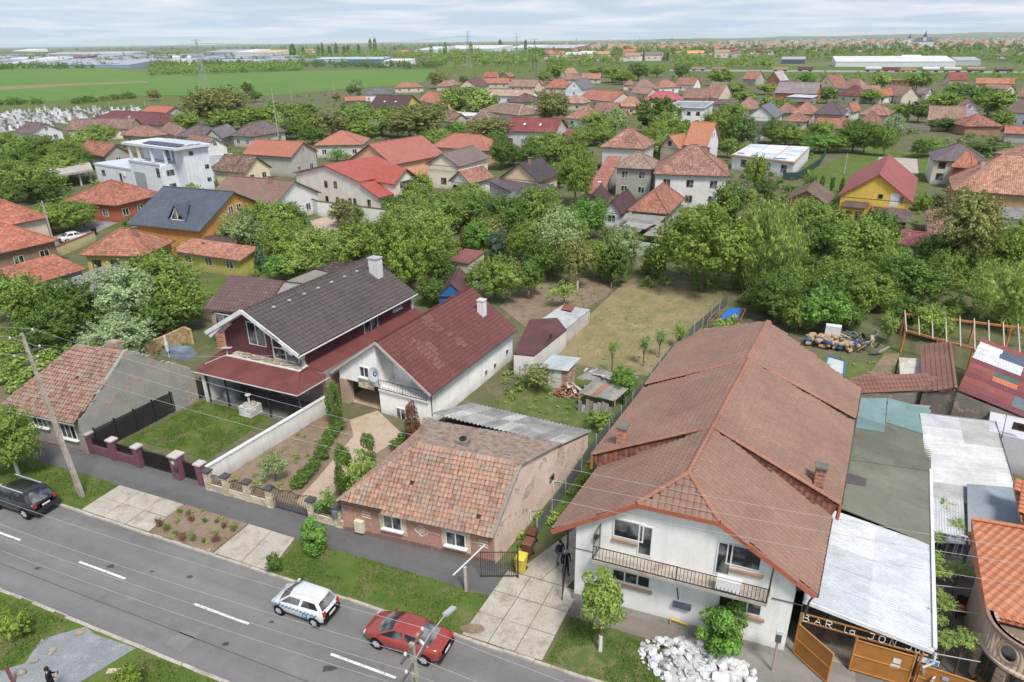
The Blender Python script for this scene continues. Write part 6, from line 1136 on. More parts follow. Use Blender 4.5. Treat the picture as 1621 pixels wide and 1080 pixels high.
b = MB(); b.obox(V(LU * .56,.28,3.0),u_ * .4,w_ * .14,Z * .3); b.build('air_conditioner','plain',vil,C(224,226,228))
can = thing('canopy','pale curved concrete canopy on posts beside the modern white villa','canopy',at(100,290)); q = [at(142,257,3.2),at(147,268,3.2),at(97,276,3.2),at(62,273,3.2),at(53,269.5,3.2),at(70,265,3.2)]; b = MB(); slope(b,q,.45); b.build('roof','concrete',can,C(236,236,236)); b = MB()
for x,y in ((124,272),(140,268),(70,272),(100,262)): p = at(x,y,3.0); b.bar(Vector((p.x,p.y,0)),p - Z * .2,.3,.3)
b.build('post','plain',can,C(206,210,214)); HOUSES.append((*at(100,268,3).xy,9,5,0,'the curved canopy',3))
cs = [at(1160,245,3.3),at(1257,257,3.3),at(1282,233,3.3),at(1188,228.5,3.3)]
un = thing('house','unfinished white block house with flat roof of white insulation sheets and blue foil','house',cs[0].lerp(cs[2],.5).xy.to_3d()); m_ = cs[0].lerp(cs[2],.5); HOUSES.append((m_.x,m_.y,9,7,rad(-20),'the unfinished block house',4))
b = MB(); b.prism([Wl(p) for p in ccw(cs)],(0,0,3.1)); b.build('wall','wall',un,C(232,232,234)); b = MB(); b.prism([p - Z * .2 for p in ccw([cs[0] + (cs[0] - cs[2]).normalized() * .5,cs[1] + (cs[1] - cs[3]).normalized() * .5,cs[2],cs[3]])],(0,0,.25)); rf = b.build('slab','plain',un,C(206,160,110))
PQ = lambda a,c: cs[0].lerp(cs[1],a).lerp(cs[3].lerp(cs[2],a),c) + Z * .06
for i in range(3):
 for k in range(3): m = MB(); m.prism(ccw([PQ(i / 3 + .008,k / 3 + .01),PQ((i + 1) / 3 - .008,k / 3 + .01),PQ((i + 1) / 3 - .008,(k + 1) / 3 - .01),PQ(i / 3 + .008,(k + 1) / 3 - .01)]),(0,0,.06)); m.build('insulation_sheet','membrane',rf,[C(228,232,236),C(206,220,236),C(236,236,236)][(i + 2 * k) % 3])
for a_,c_ in ((.1,.12),(.35,.06),(.72,.05),(.8,.08)): m = MB(); m.obox(PQ(a_,c_) + Z * .1,u_ * .7,w_ * .5,Z * .06); m.build('blue_foil','plain',rf,C(50,120,200))
uu = (cs[1] - cs[0]).normalized(); un_n = Vector((uu.y,-uu.x,0))
for a_ in (.2,.38,.62,.86): window(un,cs[0].lerp(cs[1],a_) - Z * 1.6 + un_n * .01,un_n,1.3 if a_ != .62 else .8,1.6,1,C(90,90,92),False)
def wall_thing(label,pts,h,th,col,mat='wall',cap=None,z0=-.1,name='garden_wall',group=None):
 w = thing(name,label,'wall',pts[0],0,group); b = MB()
 for p,q in zip(pts,pts[1:]):
  d = (q - p).normalized(); n = Vector((-d.y,d.x,0)) * (th / 2); b.prism([p - n + Z * z0,q - n + Z * z0,q + n + Z * z0,p + n + Z * z0],(0,0,h - z0))
 b.build('wall',mat,w,col)
 if cap:
  b = MB()
  for p,q in zip(pts,pts[1:]): b.bar(p + Z * (h + .04),q + Z * (h + .04),th + .12,.08)
  b.build('coping','plain',w,cap)
 return w
wall_thing('tall white garden wall with brown coping before the long white house',[at(462,322),at(505,342),at(640,360),at(700,352)],2.6,.25,C(236,236,236),cap=C(110,80,70))
wall_thing('pale yellow boundary wall with red coping beside the white sedan',[at(85,410),at(152,382)],1.5,.25,C(226,216,160),cap=C(170,70,66)); wall_thing('long white concrete fence behind the dark spruce',[at(985,400),at(1000,402),at(1042,408)],1.9,.12,C(222,226,232)); wall_thing('dark green mesh fence along the empty green lot',[at(1238,285),at(1262,285),at(1297,262),at(1310,240)],1.6,.05,C(56,84,84),'plain'); wall_thing('grey concrete block wall beyond the meadow',[at(1432,206),at(1470,210)],1.8,.2,C(188,182,174))
wall_thing('ochre brick boundary wall behind the old firewall house',[at(232,570),at(296,540),at(306,545)],1.6,.25,C(216,178,118),'brick')
# ================================================================ trees and bushes
def leaf_cloud(n,leaf,seed,shape='round',nclump=16,cr=(.26,.42)):
 """leaf quads on clumps through a crown of radius 1; returns vertices and faces"""
 r = np.random.default_rng(seed); cl = []
 while len(cl) < nclump:
  p = r.normal(size=3); p /= np.linalg.norm(p); q = p * r.uniform(.3,.9)
  if shape == 'round' and q[2] < -.55: continue
  if shape == 'cone': h = r.uniform(-1,1); a = r.uniform(0,6.283); rr = (1 - h) / 2 * .62 * r.uniform(.5,1); q = np.array([rr * math.cos(a),rr * math.sin(a),h * .9])
  if shape == 'column': a = r.uniform(0,6.283); h = r.uniform(-1,1); rr = .55 * math.sqrt(max(0.05,1 - (h * .95) ** 2)); q = np.array([rr * math.cos(a),rr * math.sin(a),h * .9])
  cl.append(np.append(q,r.uniform(*cr) * (1 if shape != 'cone' else .35 + .5 * (1 - q[2]) / 2)))
 cl = np.array(cl); k = r.integers(0,nclump,n); d = r.normal(size=(n,3)); d[:,2] += .35; d /= np.linalg.norm(d,axis=1)[:,None]
 P = cl[k,:3] + d * (cl[k,3] * r.uniform(.55,1.05,n) ** .7)[:,None]
 if shape == 'willow':
  drop = r.uniform(0,1,n) ** 1.6 * .75; P[:,2] -= drop * (np.linalg.norm(P[:,:2],axis=1) > .35); P[:,:2] *= (1 + .10 * drop)[:,None]
 if shape in ('round','willow'):
  th,ph = np.arctan2(P[:,1],P[:,0]),P[:,2]; q1,q2,q3 = r.uniform(0,6.283,3); P *= (1 + .13 * np.sin(2 * th + q1) + .10 * np.sin(3 * th + q2 + 3 * ph) + .08 * np.sin(5 * th + q3 - 4 * ph))[:,None]
  m = int(n * .16); S = r.normal(size=(max(8,nclump * 2),3)); S[:,2] = np.abs(S[:,2]) * .9 - .1; S /= np.linalg.norm(S,axis=1)[:,None]; j = r.integers(0,len(S),m); f = r.uniform(.8,1.22,m) * r.uniform(.85,1,len(S))[j]
  P[:m] = S[j] * f[:,None] + r.normal(size=(m,3)) * (.07 * (1.3 - f))[:,None]; d[:m] = S[j]
 nn = d * .9 + P * .45 + r.normal(size=(n,3)) * .55; nn /= np.linalg.norm(nn,axis=1)[:,None]
 a = np.cross(nn,r.normal(size=(n,3))); a /= np.linalg.norm(a,axis=1)[:,None]; b = np.cross(nn,a)
 s = leaf * r.uniform(.45,1.6,n); sa,sb = a * s[:,None],b * (s * r.uniform(.5,.8,n))[:,None]
 if shape == 'willow': sb *= .5; sa[:,2] -= s * .9
 V = np.stack([P - sa,P - sb * .9 + nn * (s * .15)[:,None],P + sa,P + sb * .9 + nn * (s * .15)[:,None]],1).reshape(-1,3); F = np.arange(4 * n).reshape(n,4)
 return V,F
def np_mesh(name,V,F,mat):
 me = bpy.data.meshes.new(name); nv,nf,w = len(V),len(F),F.shape[1]
 me.vertices.add(nv); me.vertices.foreach_set('co',np.ascontiguousarray(V,np.float32).ravel()); me.loops.add(nf * w); me.loops.foreach_set('vertex_index',np.ascontiguousarray(F,np.int32).ravel())
 me.polygons.add(nf); me.polygons.foreach_set('loop_start',np.arange(0,nf * w,w,dtype=np.int32)); me.update(calc_edges=True); me.materials.append(MATS[mat]); return me
ORD = ['first','second','third','fourth','fifth','sixth','seventh','eighth','ninth','tenth','eleventh','twelfth','thirteenth','fourteenth','fifteenth','sixteenth']
CROWN = {}
for nm,n_,leaf,shp,ncl,cnt in (('big',17000,.034,'round',70,5),('mid',10000,.046,'round',46,6),('small',4500,.068,'round',26,5),('willow',20000,.034,'willow',46,2),('bush',8000,.05,'ball',44,2),('cone',5200,.05,'cone',60,2),('column',6500,.045,'column',60,3),('sparse',2600,.05,'round',24,3)):
 CROWN[nm] = [np_mesh('crown',*leaf_cloud(n_,leaf,100 + 17 * i + len(nm),shp,ncl,(.13,.30) if nm in ('big','willow','mid') else (.16,.34)),'leaf') for i in range(cnt)]
TRUNKS = []
for i in range(4):
 b = MB(); r_ = random.Random(i); b.tube([(0,0,-.05),(r_.uniform(-.02,.02),0,.3),(r_.uniform(-.05,.05),r_.uniform(-.04,.04),.62)],[.055,.042,.032],7)
 for k in range(6):
  a = 6.283 * k / 6 + r_.uniform(-.4,.4); z0 = r_.uniform(.38,.62); b.tube([(0,0,z0),(.12 * math.cos(a),.12 * math.sin(a),z0 + .14),(.26 * math.cos(a),.26 * math.sin(a),z0 + r_.uniform(.22,.34))],[.026,.016,.007],5)
 TRUNKS.append(b.data('trunk','bark'))
b = MB(); b.tube([(0,0,-.05),(0,0,.24)],[.060,.052],7); PAINTED = b.data('painted_base','plain')
TREES = []; TR = random.Random(5)
def tree_at(P,R,Hh,zc,col,kind='auto',name='tree',white=False,desc='',label=None,group=None,cat='tree'):
 """P ground point, R crown radius, Hh half height of the crown, zc its centre height"""
 if kind == 'auto': kind = 'big' if R > 2.6 else 'mid' if R > 1.5 else 'small'
 t = bpy.data.objects.new(name,None); COL.objects.link(t); t.location = (P.x,P.y,0); t.empty_display_size = .2
 me = TR.choice(CROWN[kind]); f = TR.uniform(.9,1.1)
 c = link('crown',me,t,(col[0] * f,col[1] * f,col[2] * f,1),None,(0,0,zc),(0,0,TR.uniform(0,6.283))); c.scale = (R,R * TR.uniform(.88,1.1),Hh)
 if zc - Hh > .15 or R > 1.2:
  hgt = max(zc + Hh * .55,.5); k = link('trunk',TR.choice(TRUNKS),t,(.16,.125,.095,1),None,(0,0,0),(0,0,TR.uniform(0,6.28))); k.scale = (max(R * .9,hgt * .4),max(R * .9,hgt * .4),hgt)
  if white: q = link('painted_base',PAINTED,t,C(232,230,226)); q.scale = (k.scale[0] * 1.03,k.scale[1] * 1.03,hgt)
 TREES.append([t,P,R,zc + Hh,desc,label,group,cat,name]); return t
LEAF = {'D': (C(84,106,46,1.6),'dark green'),'M': (C(108,128,56,1.6),'mid green'),'L': (C(126,144,70,1.5),'light green'),'Y': (C(112,130,52,1.45),'yellow green'),'O': (C(112,114,64,1.6),'olive brown'),'G': (C(120,136,88,1.6),'grey green'),'B': (C(98,132,56,1.5),'bright green'),'W': (C(130,146,106,1.5),'white blossomed'),'R': (C(118,88,68,1.3),'red brown'),'S': (C(78,100,78,1.55),'blue green')}
def tree(cx,cy,w,h,key='M',kind='auto',name='tree',white=False,label=None,base=None,lift=.5,cat='tree',group=None):
 """crown centre, width and height in photo pixels; the trunk stands below it"""
 yb = base if base is not None else cy + h * lift + 2
 P = at(cx,yb); d = (P - Vector((0,0,HGT))).dot(FW); R = w / 2 * d / FPX * .94; h *= .92; zc = height_for(P,cy); hv = h / 2 * d / FPX / max(.35,math.cos(math.asin(min(.99,(HGT - zc) / d))))
 Hh = min(hv,R * 1.5 if kind not in ('cone','column') else R * 4); zc = max(zc,Hh * .8)
 if kind == 'auto' and d > 210: kind = 'small' if R < 2.5 else 'mid'
 col,tone = LEAF[key]; return tree_at(P,R,Hh,zc,col,kind,name,white,tone,label,group,cat)
# ================================================================ the plain, the railway, the works and the far town
def pylon(x,yb,yt,label,arms=3,col=C(170,172,176)):
 P = at(x,yb); h = height_for(P,yt,5,90); t = thing('pylon',label,'pylon',P); w = h * .075; L = MB(); X = MB(); A = MB(); g = lambda i,z_: P + Vector(((1,1),(1,-1),(-1,-1),(-1,1))[i % 4]).to_3d() * (w * (1 - .86 * min(1,z_ / (h * .8)))) + Z * z_
 th = max(.10,h * .0042)
 for i in range(4): L.bar(g(i,0),g(i,h * .97),th,th)
 n = 9
 for k in range(n):
  z0,z1 = h * .93 * k / n,h * .93 * (k + 1) / n
  for i in range(4): X.bar(g(i,z0),g(i + 1,z1),th * .6,th * .6); X.bar(g(i + 1,z0),g(i,z1),th * .6,th * .6)
 for k in range(arms):
  z_ = h * (.95 - .13 * k); r = h * (.13 + .03 * (k == 1)); A.bar(P + Z * z_ - SU * r,P + Z * z_ + SU * r,th,th); A.bar(P + Z * (z_ + h * .03) ,P + Z * z_ + SU * r,th * .6,th * .6); A.bar(P + Z * (z_ + h * .03),P + Z * z_ - SU * r,th * .6,th * .6)
 L.build('leg','metal',t,col); X.build('bracing','metal',t,col); A.build('crossarm','metal',t,col); return P,h
pys = [pylon(325,146,60,'tall lattice pylon standing in the green crop field'),pylon(742,108,47,'tall lattice pylon above the tree belt beside the blue hall'),pylon(818,100,51,'slim lattice pylon right of the one above the tree belt'),pylon(846,112,60,'dark narrow mast with short arms beside the slim pylon',2,C(84,80,78))]
for x,yb,yt in ((450,90,74),(912,84,60),(1012,80,60),(1063,80,59),(1150,78,62)): pylon(x,yb,yt,f'distant pylon on the horizon {dict([(450, "behind the poplars"), (912, "left of the dark conifers"), (1012, "above the dark conifers"), (1063, "right of the dark conifers"), (1150, "above the far town roofs")])[x]}',2)
def wire(label,pts,r=.03,col=C(120,122,126),sag=0.0,n=14,name='overhead_wire',group=None):
 b = MB(); out = []
 for p,q in zip(pts,pts[1:]): out += [p.lerp(q,i / n) - Z * (sag * 4 * (i / n) * (1 - i / n)) for i in range(n)]
 b.tube(out + [pts[-1]],r,5); return tag(b.build(name,'plain',None,col),label,'wire',group)
for k in (-1,1): wire('thin high voltage wire strung between far pylons over the field',[at(-60,150) + Z * 28 + SU * 4 * k,pys[0][0] + Z * (pys[0][1] * .9) + SU * 4 * k,pys[1][0] + Z * (pys[1][1] * .85) + SU * 4 * k],.06,C(150,154,162),4,group='high voltage wires over the field')
for i_,(x,yb,h,w,k) in enumerate(((465,95,24,15,'D'),(481,90,16,7,'D'),(505,90,17,8,'D'),(512,91,22,9,'D'),(523,91,17,9,'D'),(533,90,21,9,'D'),(546,90,16,8,'D'),(552,90,18,7,'D'),(568,86,15,8,'D'),(587,82,20,8,'D'),(594,82,20,9,'D'),(746,92,24,10,'M'),(792,80,16,9,'D'),(832,82,18,8,'D'),(705,90,22,10,'M'),(683,88,16,8,'M'))): tree(x,yb - h / 2,w,h,k,'column',name='poplar',base=yb,cat='poplar',group='poplars on the plain',label=f'{ORD[i_]} dark poplar from left in the row by the blue hall' if x < 620 else {746: 'pale poplar just right of the tall central pylon',792: 'dark poplar left of the slim pylon',832: 'dark poplar between slim pylon and mast',705: 'pale broad poplar left of the central pylon',683: 'pale slim poplar farther left of the central pylon'}[x])
for i in range(16): x = 1003 + i * 3.6 + (i % 3); h = 14 + (i * 7 % 6); tree(x,95 - h / 2 + (i % 2),7,h,'D','cone',name='conifer',base=96,cat='conifer',group='dark conifers by the railway',label='dark conifer in the dense clump by the railway')
def hall(x0,x1,yb,yt,label,rc,wc,d=40,name='warehouse',cat='warehouse',zr=None,th=.5):
 p = at(x0,yb); ze = max(3.0,height_for(p,yt,0,60)); pr = lambda x: proj((at(x,yb).x,at(x,yb).y,ze))
 a,c = pr(x1),pr(x0); H(label,(a[0],a[1]),(c[0],c[1]),d=d,ze=ze,zr=zr or ze + d * .09,typ='shed',rc=rc,wc=wc,roof='membrane',wall='plain',win=(0,0),name=name,cat=cat,short=label,oh=.1,th=th)
for a in ((0,56,107,101,'long pale blue roofed warehouse at the left frame edge',C(196,206,222),C(226,228,234),60),(58,205,108,103,'very long slate blue warehouse roof behind the hedge',C(168,182,202),C(150,164,190),50),(2,38,98,94,'small white warehouse behind the pale blue roof',C(216,220,228),C(220,206,210)),(50,86,99,94,'white domed tent hall in the works',C(240,240,244),C(236,236,240)),(92,128,96,91.5,'dark red workshop in the works',C(150,90,92),C(136,80,84)),(130,168,95,91,'grey workshop with blue doors in the works',C(170,178,192),C(140,160,190)),(70,200,90,86,'long lilac grey hall along the works',C(186,190,206),C(176,180,196),60),(252,282,104,99,'white blue shed beside the silos',C(204,214,226),C(210,218,230)),(330,396,104,99.5,'grey blue long roof behind the hedge right of the pylon',C(170,186,206),C(196,204,214)),(322,368,90,83,'big grey hall at the horizon right of the pylon',C(170,178,190),C(164,172,184),60),(369,398,91,83,'white hall joined to the big grey hall',C(222,226,232),C(222,222,222),60),(398,434,91,84,'tan hall with cream base beside the white one',C(222,190,160),C(232,212,190),60),(20,46,82.5,80.5,'tiny white hall on the far left horizon',C(236,238,242),C(232,234,238),90),(656,690,84,79,'pale greenhouse roof behind the poplars',C(216,222,230),C(210,218,228),80),(690,780,82,77.5,'very long white hall on the central horizon',C(224,228,234),C(214,220,230),90),(800,842,80.5,76,'white hall between pylon and poplar',C(230,232,238),C(222,226,234),80),(842,905,82,76.5,'mauve and white factory hall on the horizon',C(200,196,208),C(170,130,140),80),(1322,1512,106,98,'long white factory hall with low bright metal roof behind the goods train',C(226,228,232),C(222,228,236),46),(1512,1552,104,96,'grey factory wing with window band joined to the white hall',C(178,184,190),C(190,194,198),30),(1430,1462,98,94,'white roofed shed behind the long white hall',C(236,236,238),C(150,110,104),40),(1236,1274,101,94,'blue grey shed left of the white factory',C(180,184,190),C(86,100,128),24)): hall(*a)
hall(497,605,104,94,'blue fronted sports hall with pale banner panels',C(190,204,226),C(74,132,200),24); hall(600,643,104,97,'bright white tent hall joined to the blue hall',C(244,244,246),C(240,240,244),26)
b = MB(); p0,p1 = at(514,104.2),at(551,104.2); b.prism([p0,p1,p1 + Z * 7,p0 + Z * 7],TU * -.4); tag(b.build('banner_panel','plain',None,C(206,212,226)),'pale banner panel covering the front of the blue hall','banner')
for i,x in enumerate((279,284,302)):
 P = at(x,105); s_ = thing('silo',f'white concrete silo {("first in the row","second in the row","apart beside the pylon")[i]} behind the crop field','silo',P); b = MB(); hh = height_for(P,90,4,60); b.lathe(P,[(3.2,0),(3.2,hh),(2,hh + 1.2),(.3,hh + 1.6)],14); b.build('tank','plain',s_,C(230,230,232)); b = MB(); b.bar(P + Vector((3.4,0,0)),P + Vector((3.4,0,hh + 2)),.5,.5); b.build('ladder','metal',s_,C(190,192,196))
ra,rb_ = at(1070,112),at(1640,115.8); rd = (rb_ - ra).normalized(); rl = (rb_ - ra).length; wz = Vector((-rd.y,rd.x,0))
for i,(x,kind,col,l) in enumerate(((1078,'g',C(150,104,84),'rust brown open wagon at the tail of the goods train'),(1112,'g',C(190,160,116),'tan open wagon behind the rusty tail wagon'),(1150,'g',C(184,150,104),'second tan open wagon of the goods train'),(1258,'g',C(196,164,108),'ochre open wagon left of the bushes'),(1300,'g',C(130,84,76),'dark red brown wagon among the railway bushes'),(1408,'t',C(222,214,200),'cream tank wagon before the white hall'),(1436,'g',C(150,72,66),'red wagon right of the cream tank wagon'),(1462,'g',C(204,160,110),'sand coloured open wagon before the white tank wagon'),(1494,'t',C(226,224,218),'white tank wagon with rust streak'),(1525,'t',C(220,208,178),'pale yellow tank wagon'),(1558,'t',C(170,146,124),'tan brown tank wagon'),(1596,'t',C(122,104,98),'dark brown tank wagon at the head of the train'))):
 f = (x - 1070) / 570; P = ra.lerp(rb_,f); P.z = .1; w = thing('wagon',l,'wagon',P); b = MB(); hl = 6.2
 if kind == 't': b.tube([P + Z * 2.6 - rd * hl,P + Z * 2.6 - rd * (hl - .5),P + Z * 2.6 + rd * (hl - .5),P + Z * 2.6 + rd * hl],[1.0,1.45,1.45,1.0],14); b.bar(P + Z * 3.9,P + Z * 4.4,.9,.9); b.build('tank','plain',w,col)
 else:
  for s_ in (-1,1): b.obox(P + Z * 2.4 + wz * 1.35 * s_,rd * hl,wz * .08,Z * 1.1); b.obox(P + Z * 2.4 + rd * hl * s_,wz * 1.3,rd * .08,Z * 1.08)
  b.build('box_side','plain',w,col)
 b = MB(); b.obox(P + Z * 1.15,rd * (hl + .4),wz * 1.2,Z * .14); b.build('frame','metal',w,C(70,64,62))
 for e in (-1,1): b = MB(); b.obox(P + Z * .6 + rd * hl * .66 * e,rd * 1.3,wz * 1.0,Z * .42); b.build('bogie','metal',w,C(54,50,50))
P = at(1458,75); ch_ = thing('church','distant church with dark roof and two dark spires above the town','church',P); b = MB(); q = at(1437,75.5)
for c_,yt,w in ((q,61,3),(P + (P - q) * .15,58.5,3.6)): hh = height_for(c_,yt,5,120); b.prism([c_ + SU * w + TU * w,c_ - SU * w + TU * w,c_ - SU * w - TU * w,c_ + SU * w - TU * w],(0,0,hh))
b.build('tower','plain',ch_,C(226,226,230)); b = MB()
for c_,yt,yp,w in ((q,61,53,3),(P + (P - q) * .15,58.5,47.5,3.6)): h0,h1 = height_for(c_,yt,5,120),height_for(c_,yp,5,160); b.lathe(c_,[(w * 1.35,h0),(w * .9,h0 + (h1 - h0) * .3),(w * .35,h0 + (h1 - h0) * .6),(.2,h1)],8)
b.build('spire','plain',ch_,C(78,84,96)); b = MB(); b.prism([P - SU * 18,P + SU * 26,P + SU * 26 + TU * 16,P - SU * 18 + TU * 16],(0,0,12)); b.build('nave','plain',ch_,C(222,222,226)); b = MB(); b.mesh([P - SU * 19 + Z * 12,P + SU * 27 + Z * 12,P + SU * 27 + TU * 16 + Z * 12,P - SU * 19 + TU * 16 + Z * 12,P - SU * 12 + TU * 8 + Z * 23,P + SU * 20 + TU * 8 + Z * 23],[(0,1,5,4),(1,2,5),(2,3,4,5),(3,0,4)]); b.build('roof','plain',ch_,C(96,102,114))
t_ = NT('far_wall'); t_.col(t_.mix(t_.node('ObjectInfo').outputs['Random'],(.78,.76,.74,1),(.55,.47,.38,1)))
def far_mesh(hip,l,w,h,r):
 b = MB(); b.mesh([(-l,-w,0),(l,-w,0),(l,w,0),(-l,w,0),(-l,-w,h),(l,-w,h),(l,w,h),(-l,w,h)],[(0,1,5,4),(1,2,6,5),(2,3,7,6),(3,0,4,7)],0); e = .4; q = (l - w) if hip else l + e
 b.mesh([(-l - e,-w - e,h),(l + e,-w - e,h),(l + e,w + e,h),(-l - e,w + e,h),(-q,0,h + r),(q,0,h + r)],[(0,1,5,4),(1,2,5),(2,3,4,5),(3,0,4)],1)
 for k in (-.5,.3): b.obox((l * k,-w - .02,h * .5),(.6,0,0),(0,.03,0),(0,0,.6),2)
 return b.data('house_body',['far_wall','plain','glass'])
FM = [far_mesh(h_,l,w,h,r) for h_,l,w,h,r in ((0,6,4.5,3.2,3),(1,7,5,3.2,3),(0,8,5,5.6,3),(1,6,5,5.5,2.6),(0,5,4,3,2.6))]
FR = random.Random(3); roofs = [(C(200,108,76),'orange'),(C(188,128,104),'salmon'),(C(166,118,100),'brown'),(C(150,72,66),'red'),(C(130,118,122),'grey'),(C(180,140,120),'tan')]
placed = [at(h[0],0) for h in ()]; nf = 0
zone = lambda x: 'left of the dark conifers' if x < 1000 else 'above the railway bushes' if x < 1200 else 'left of the church' if x < 1425 else 'right of the church'
town = []
while nf < 150:
 x = FR.uniform(845,1640); y = FR.choice((FR.uniform(73,84),FR.uniform(78,97))) if x > 1000 else FR.uniform(80,98)
 if 1225 < x < 1560 and y > 84: continue
 y -= (x - 1000) * .006; P = at(x,y)
 if any((P - o).length < 15 for o in town): continue
 town.append(P); rc,tone = FR.choice(roofs); o = link('house',FR.choice(FM),None,rc,None,(P.x,P.y,0),(0,0,SA + FR.choice((0,1.57)) + FR.uniform(-.2,.2))); s_ = FR.uniform(.9,1.35); o.scale = (s_,) * 3
 tag(o,f'tiny {tone} roofed house in the far town {zone(x)}','house','houses of the far town'); nf += 1
for x,y,rc,l in ((882,93,C(214,124,84),'orange roofed far villa with white walls left of the railway conifers'),(909,95,C(206,200,190),'flat white far building with dark openings by the railway road'),(931,93,C(222,210,196),'small cream far house beside the flat white building'),(952,94,C(196,158,116),'sandy far house beside the cream one'),(995,89,C(214,112,74),'orange far house left of the dark conifer clump'),(1100,93,C(226,160,96),'bright ochre far house right of the dark conifer clump'),(640,88,C(206,128,90),'orange tiled mansion behind the white tent hall'),(492,84,C(206,150,112),'tall orange mansion between the poplars'),(1068,86,C(208,110,80),'orange far roof above the railway bushes'),(1135,76,C(214,110,74),'vivid orange far roof near the horizon')):
 P = at(x,y); o = link('house',FM[2],None,rc,None,(P.x,P.y,0),(0,0,SA)); o.scale = (1.5,1.3,1.3); tag(o,l,'house','houses of the far town')
def joined(name,n,fn,col,flat=1.0,wall='far_wall'):
 Vs,Fs,k = [],[],0
 for _ in range(n):
  P,s_,a = fn(); c,s2 = math.cos(a),math.sin(a); l,w,h,r = 7 * s_ / flat ** .6,5 * s_ / flat ** .5,3.6 * s_,3 * s_ * flat
  q = [(-l,-w,0),(l,-w,0),(l,w,0),(-l,w,0),(-l,-w,h),(l,-w,h),(l,w,h),(-l,w,h),(-l,0,h + r),(l,0,h + r)]
  Vs += [(x * c - y * s2 + P.x,x * s2 + y * c + P.y,z_) for x,y,z_ in q]; Fs.append(((0,1,5,4),(1,2,6,5),(2,3,7,6),(3,0,4,7),(5,6,9),(7,4,8),(4,5,9,8),(6,7,8,9),k)); k += 10
 me = bpy.data.meshes.new(name); ff,mi = [],[]
 for t in Fs: ff += [tuple(t[8] + i for i in f) for f in t[:8]]; mi += [0] * 6 + [1] * 2
 me.from_pydata(Vs,[],ff); me.materials.append(MATS[wall]); me.materials.append(MATS['tile_geo_old' if flat == 1 else 'tile_geo_metal']); me.polygons.foreach_set('material_index',mi); me.update(); link(name,me,None,col,'stuff')
def fpos(x0,x1,y0,y1,s0,s1):
 def f():
  x = FR.uniform(x0,x1); P = at(x,FR.uniform(y0,y1) - (x - 1000) * .008); return P,FR.uniform(s0,s1),SA + FR.choice((0,1.57)) + FR.uniform(-.3,.3)
 return f
joined('distant_town',420,fpos(880,1660,67.5,80,1.0,1.6),C(186,122,98)); joined('distant_town',160,fpos(1150,1660,66.5,76,1.2,2.2),C(150,120,120)); joined('distant_works',110,fpos(-40,480,80,96,.8,2.0),C(176,180,192),.18,'plain')
gm = []
for k in range(3):
 b = MB(); b.obox((0,0,.2),(.9,0,0),(0,.45,0),(0,0,.22)); b.obox((-.8,0,.8),(.12,0,0),(0,.42,0),(0,0,.75 if k != 1 else .5))
 if k == 2: b.obox((-.8,0,1.9),(.07,0,0),(0,.07,0),(0,0,.5)); b.obox((-.8,0,2.0),(.06,0,0),(0,.3,0),(0,0,.07))
 gm.append(b.data('gravestone','plain'))
inside = lambda x,y: (171 + max(0,150 - x) * .055 < y < 214 - x * .14) and x < 226
n = 0
while n < 240:
 x,y = FR.uniform(-10,226),FR.uniform(170,216)
 if not inside(x,y): continue
 P = at(x,y)
 g = FR.choice((226,214,236,190,120)); o = link('gravestone',FR.choice(gm),None,C(g,g,g + 4),None,(P.x,P.y,0),(0,0,SA + FR.uniform(-.1,.1))); s_ = FR.uniform(.7,1.35); o.scale = (s_,s_,s_); tag(o,('pale' if g > 150 else 'dark') + ' gravestone in the crowded cemetery beside the field','gravestone','gravestones of the cemetery'); n += 1
b = MB(); n = 40; vs,fs = [],[]
for i in range(n + 1):
 x = 2500 + 9500 * i / n; hh = 14 + 75 * (i / n) ** 1.2 + 9 * math.sin(i * .9) + 5 * math.sin(i * 2.3); vs += [(x,9000,-1),(x,10500,hh * .7),(x,12500,hh),(x,15000,-1)]
for i in range(n): fs += [(i * 4 + k,i * 4 + 4 + k,i * 4 + 5 + k,i * 4 + 1 + k) for k in range(3)]
b.mesh(vs,fs); o = b.build('hills','land',None,(1,1,1,1),True); o['kind'] = 'structure'
# ================================================================ street furniture, fences, cars, people, garden things
BLK = C(44,40,42)
def pillar(parent,s,t,w,h,col,cap,mat='wall'):
 b = MB(); c = ST(s,t); b.obox(c + Z * (h / 2),SU * (w / 2),TU * (w / 2),Z * (h / 2)); o = b.build('pillar',mat,parent,col); b = MB(); b.obox(c + Z * (h + .05),SU * (w / 2 + .07),TU * (w / 2 + .07),Z * .055); b.build('cap','plain',o,cap); return o
def bars(parent,s0,s1,t,z0,z1,arch=0.0,name='railing',col=BLK,step=.13,sheet_=False):
 b = MB(); n = max(2,int((s1 - s0) / step)); top = lambda f: z1 + arch * 4 * f * (1 - f) - arch
 for i in range(n + 1): f = i / n; c = ST(s0 + (s1 - s0) * f,t); b.bar(c + Z * z0,c + Z * top(f),.022,.022)
 for i in range(8): f,g = i / 8,(i + 1) / 8; b.bar(ST(s0 + (s1 - s0) * f,t,top(f) - .06),ST(s0 + (s1 - s0) * g,t,top(g) - .06),.03,.03)
 b.bar(ST(s0,t,z0 + .06),ST(s1,t,z0 + .06),.03,.03)
 if sheet_: b.prism([ST(s0 + .03,t + .03,z0 + .1),ST(s1 - .03,t + .03,z0 + .1),ST(s1 - .03,t + .03,z1 - .15),ST(s0 + .03,t + .03,z1 - .15)],TU * .01)
 return b.build(name,'metal',parent,col)
MRN = C(132,84,96); fm = thing('fence','maroon street wall with square pillars and black iron panels and gates','fence',ST(-40,28.3)); T2 = 28.25
b = MB();
for s0,s1 in ((-46,-43.5),(-43.5,-41.0)): b.prism([ST(s0,T2 - .12),ST(s1,T2 - .12),ST(s1,T2 + .12),ST(s0,T2 + .12)],(0,0,.75))
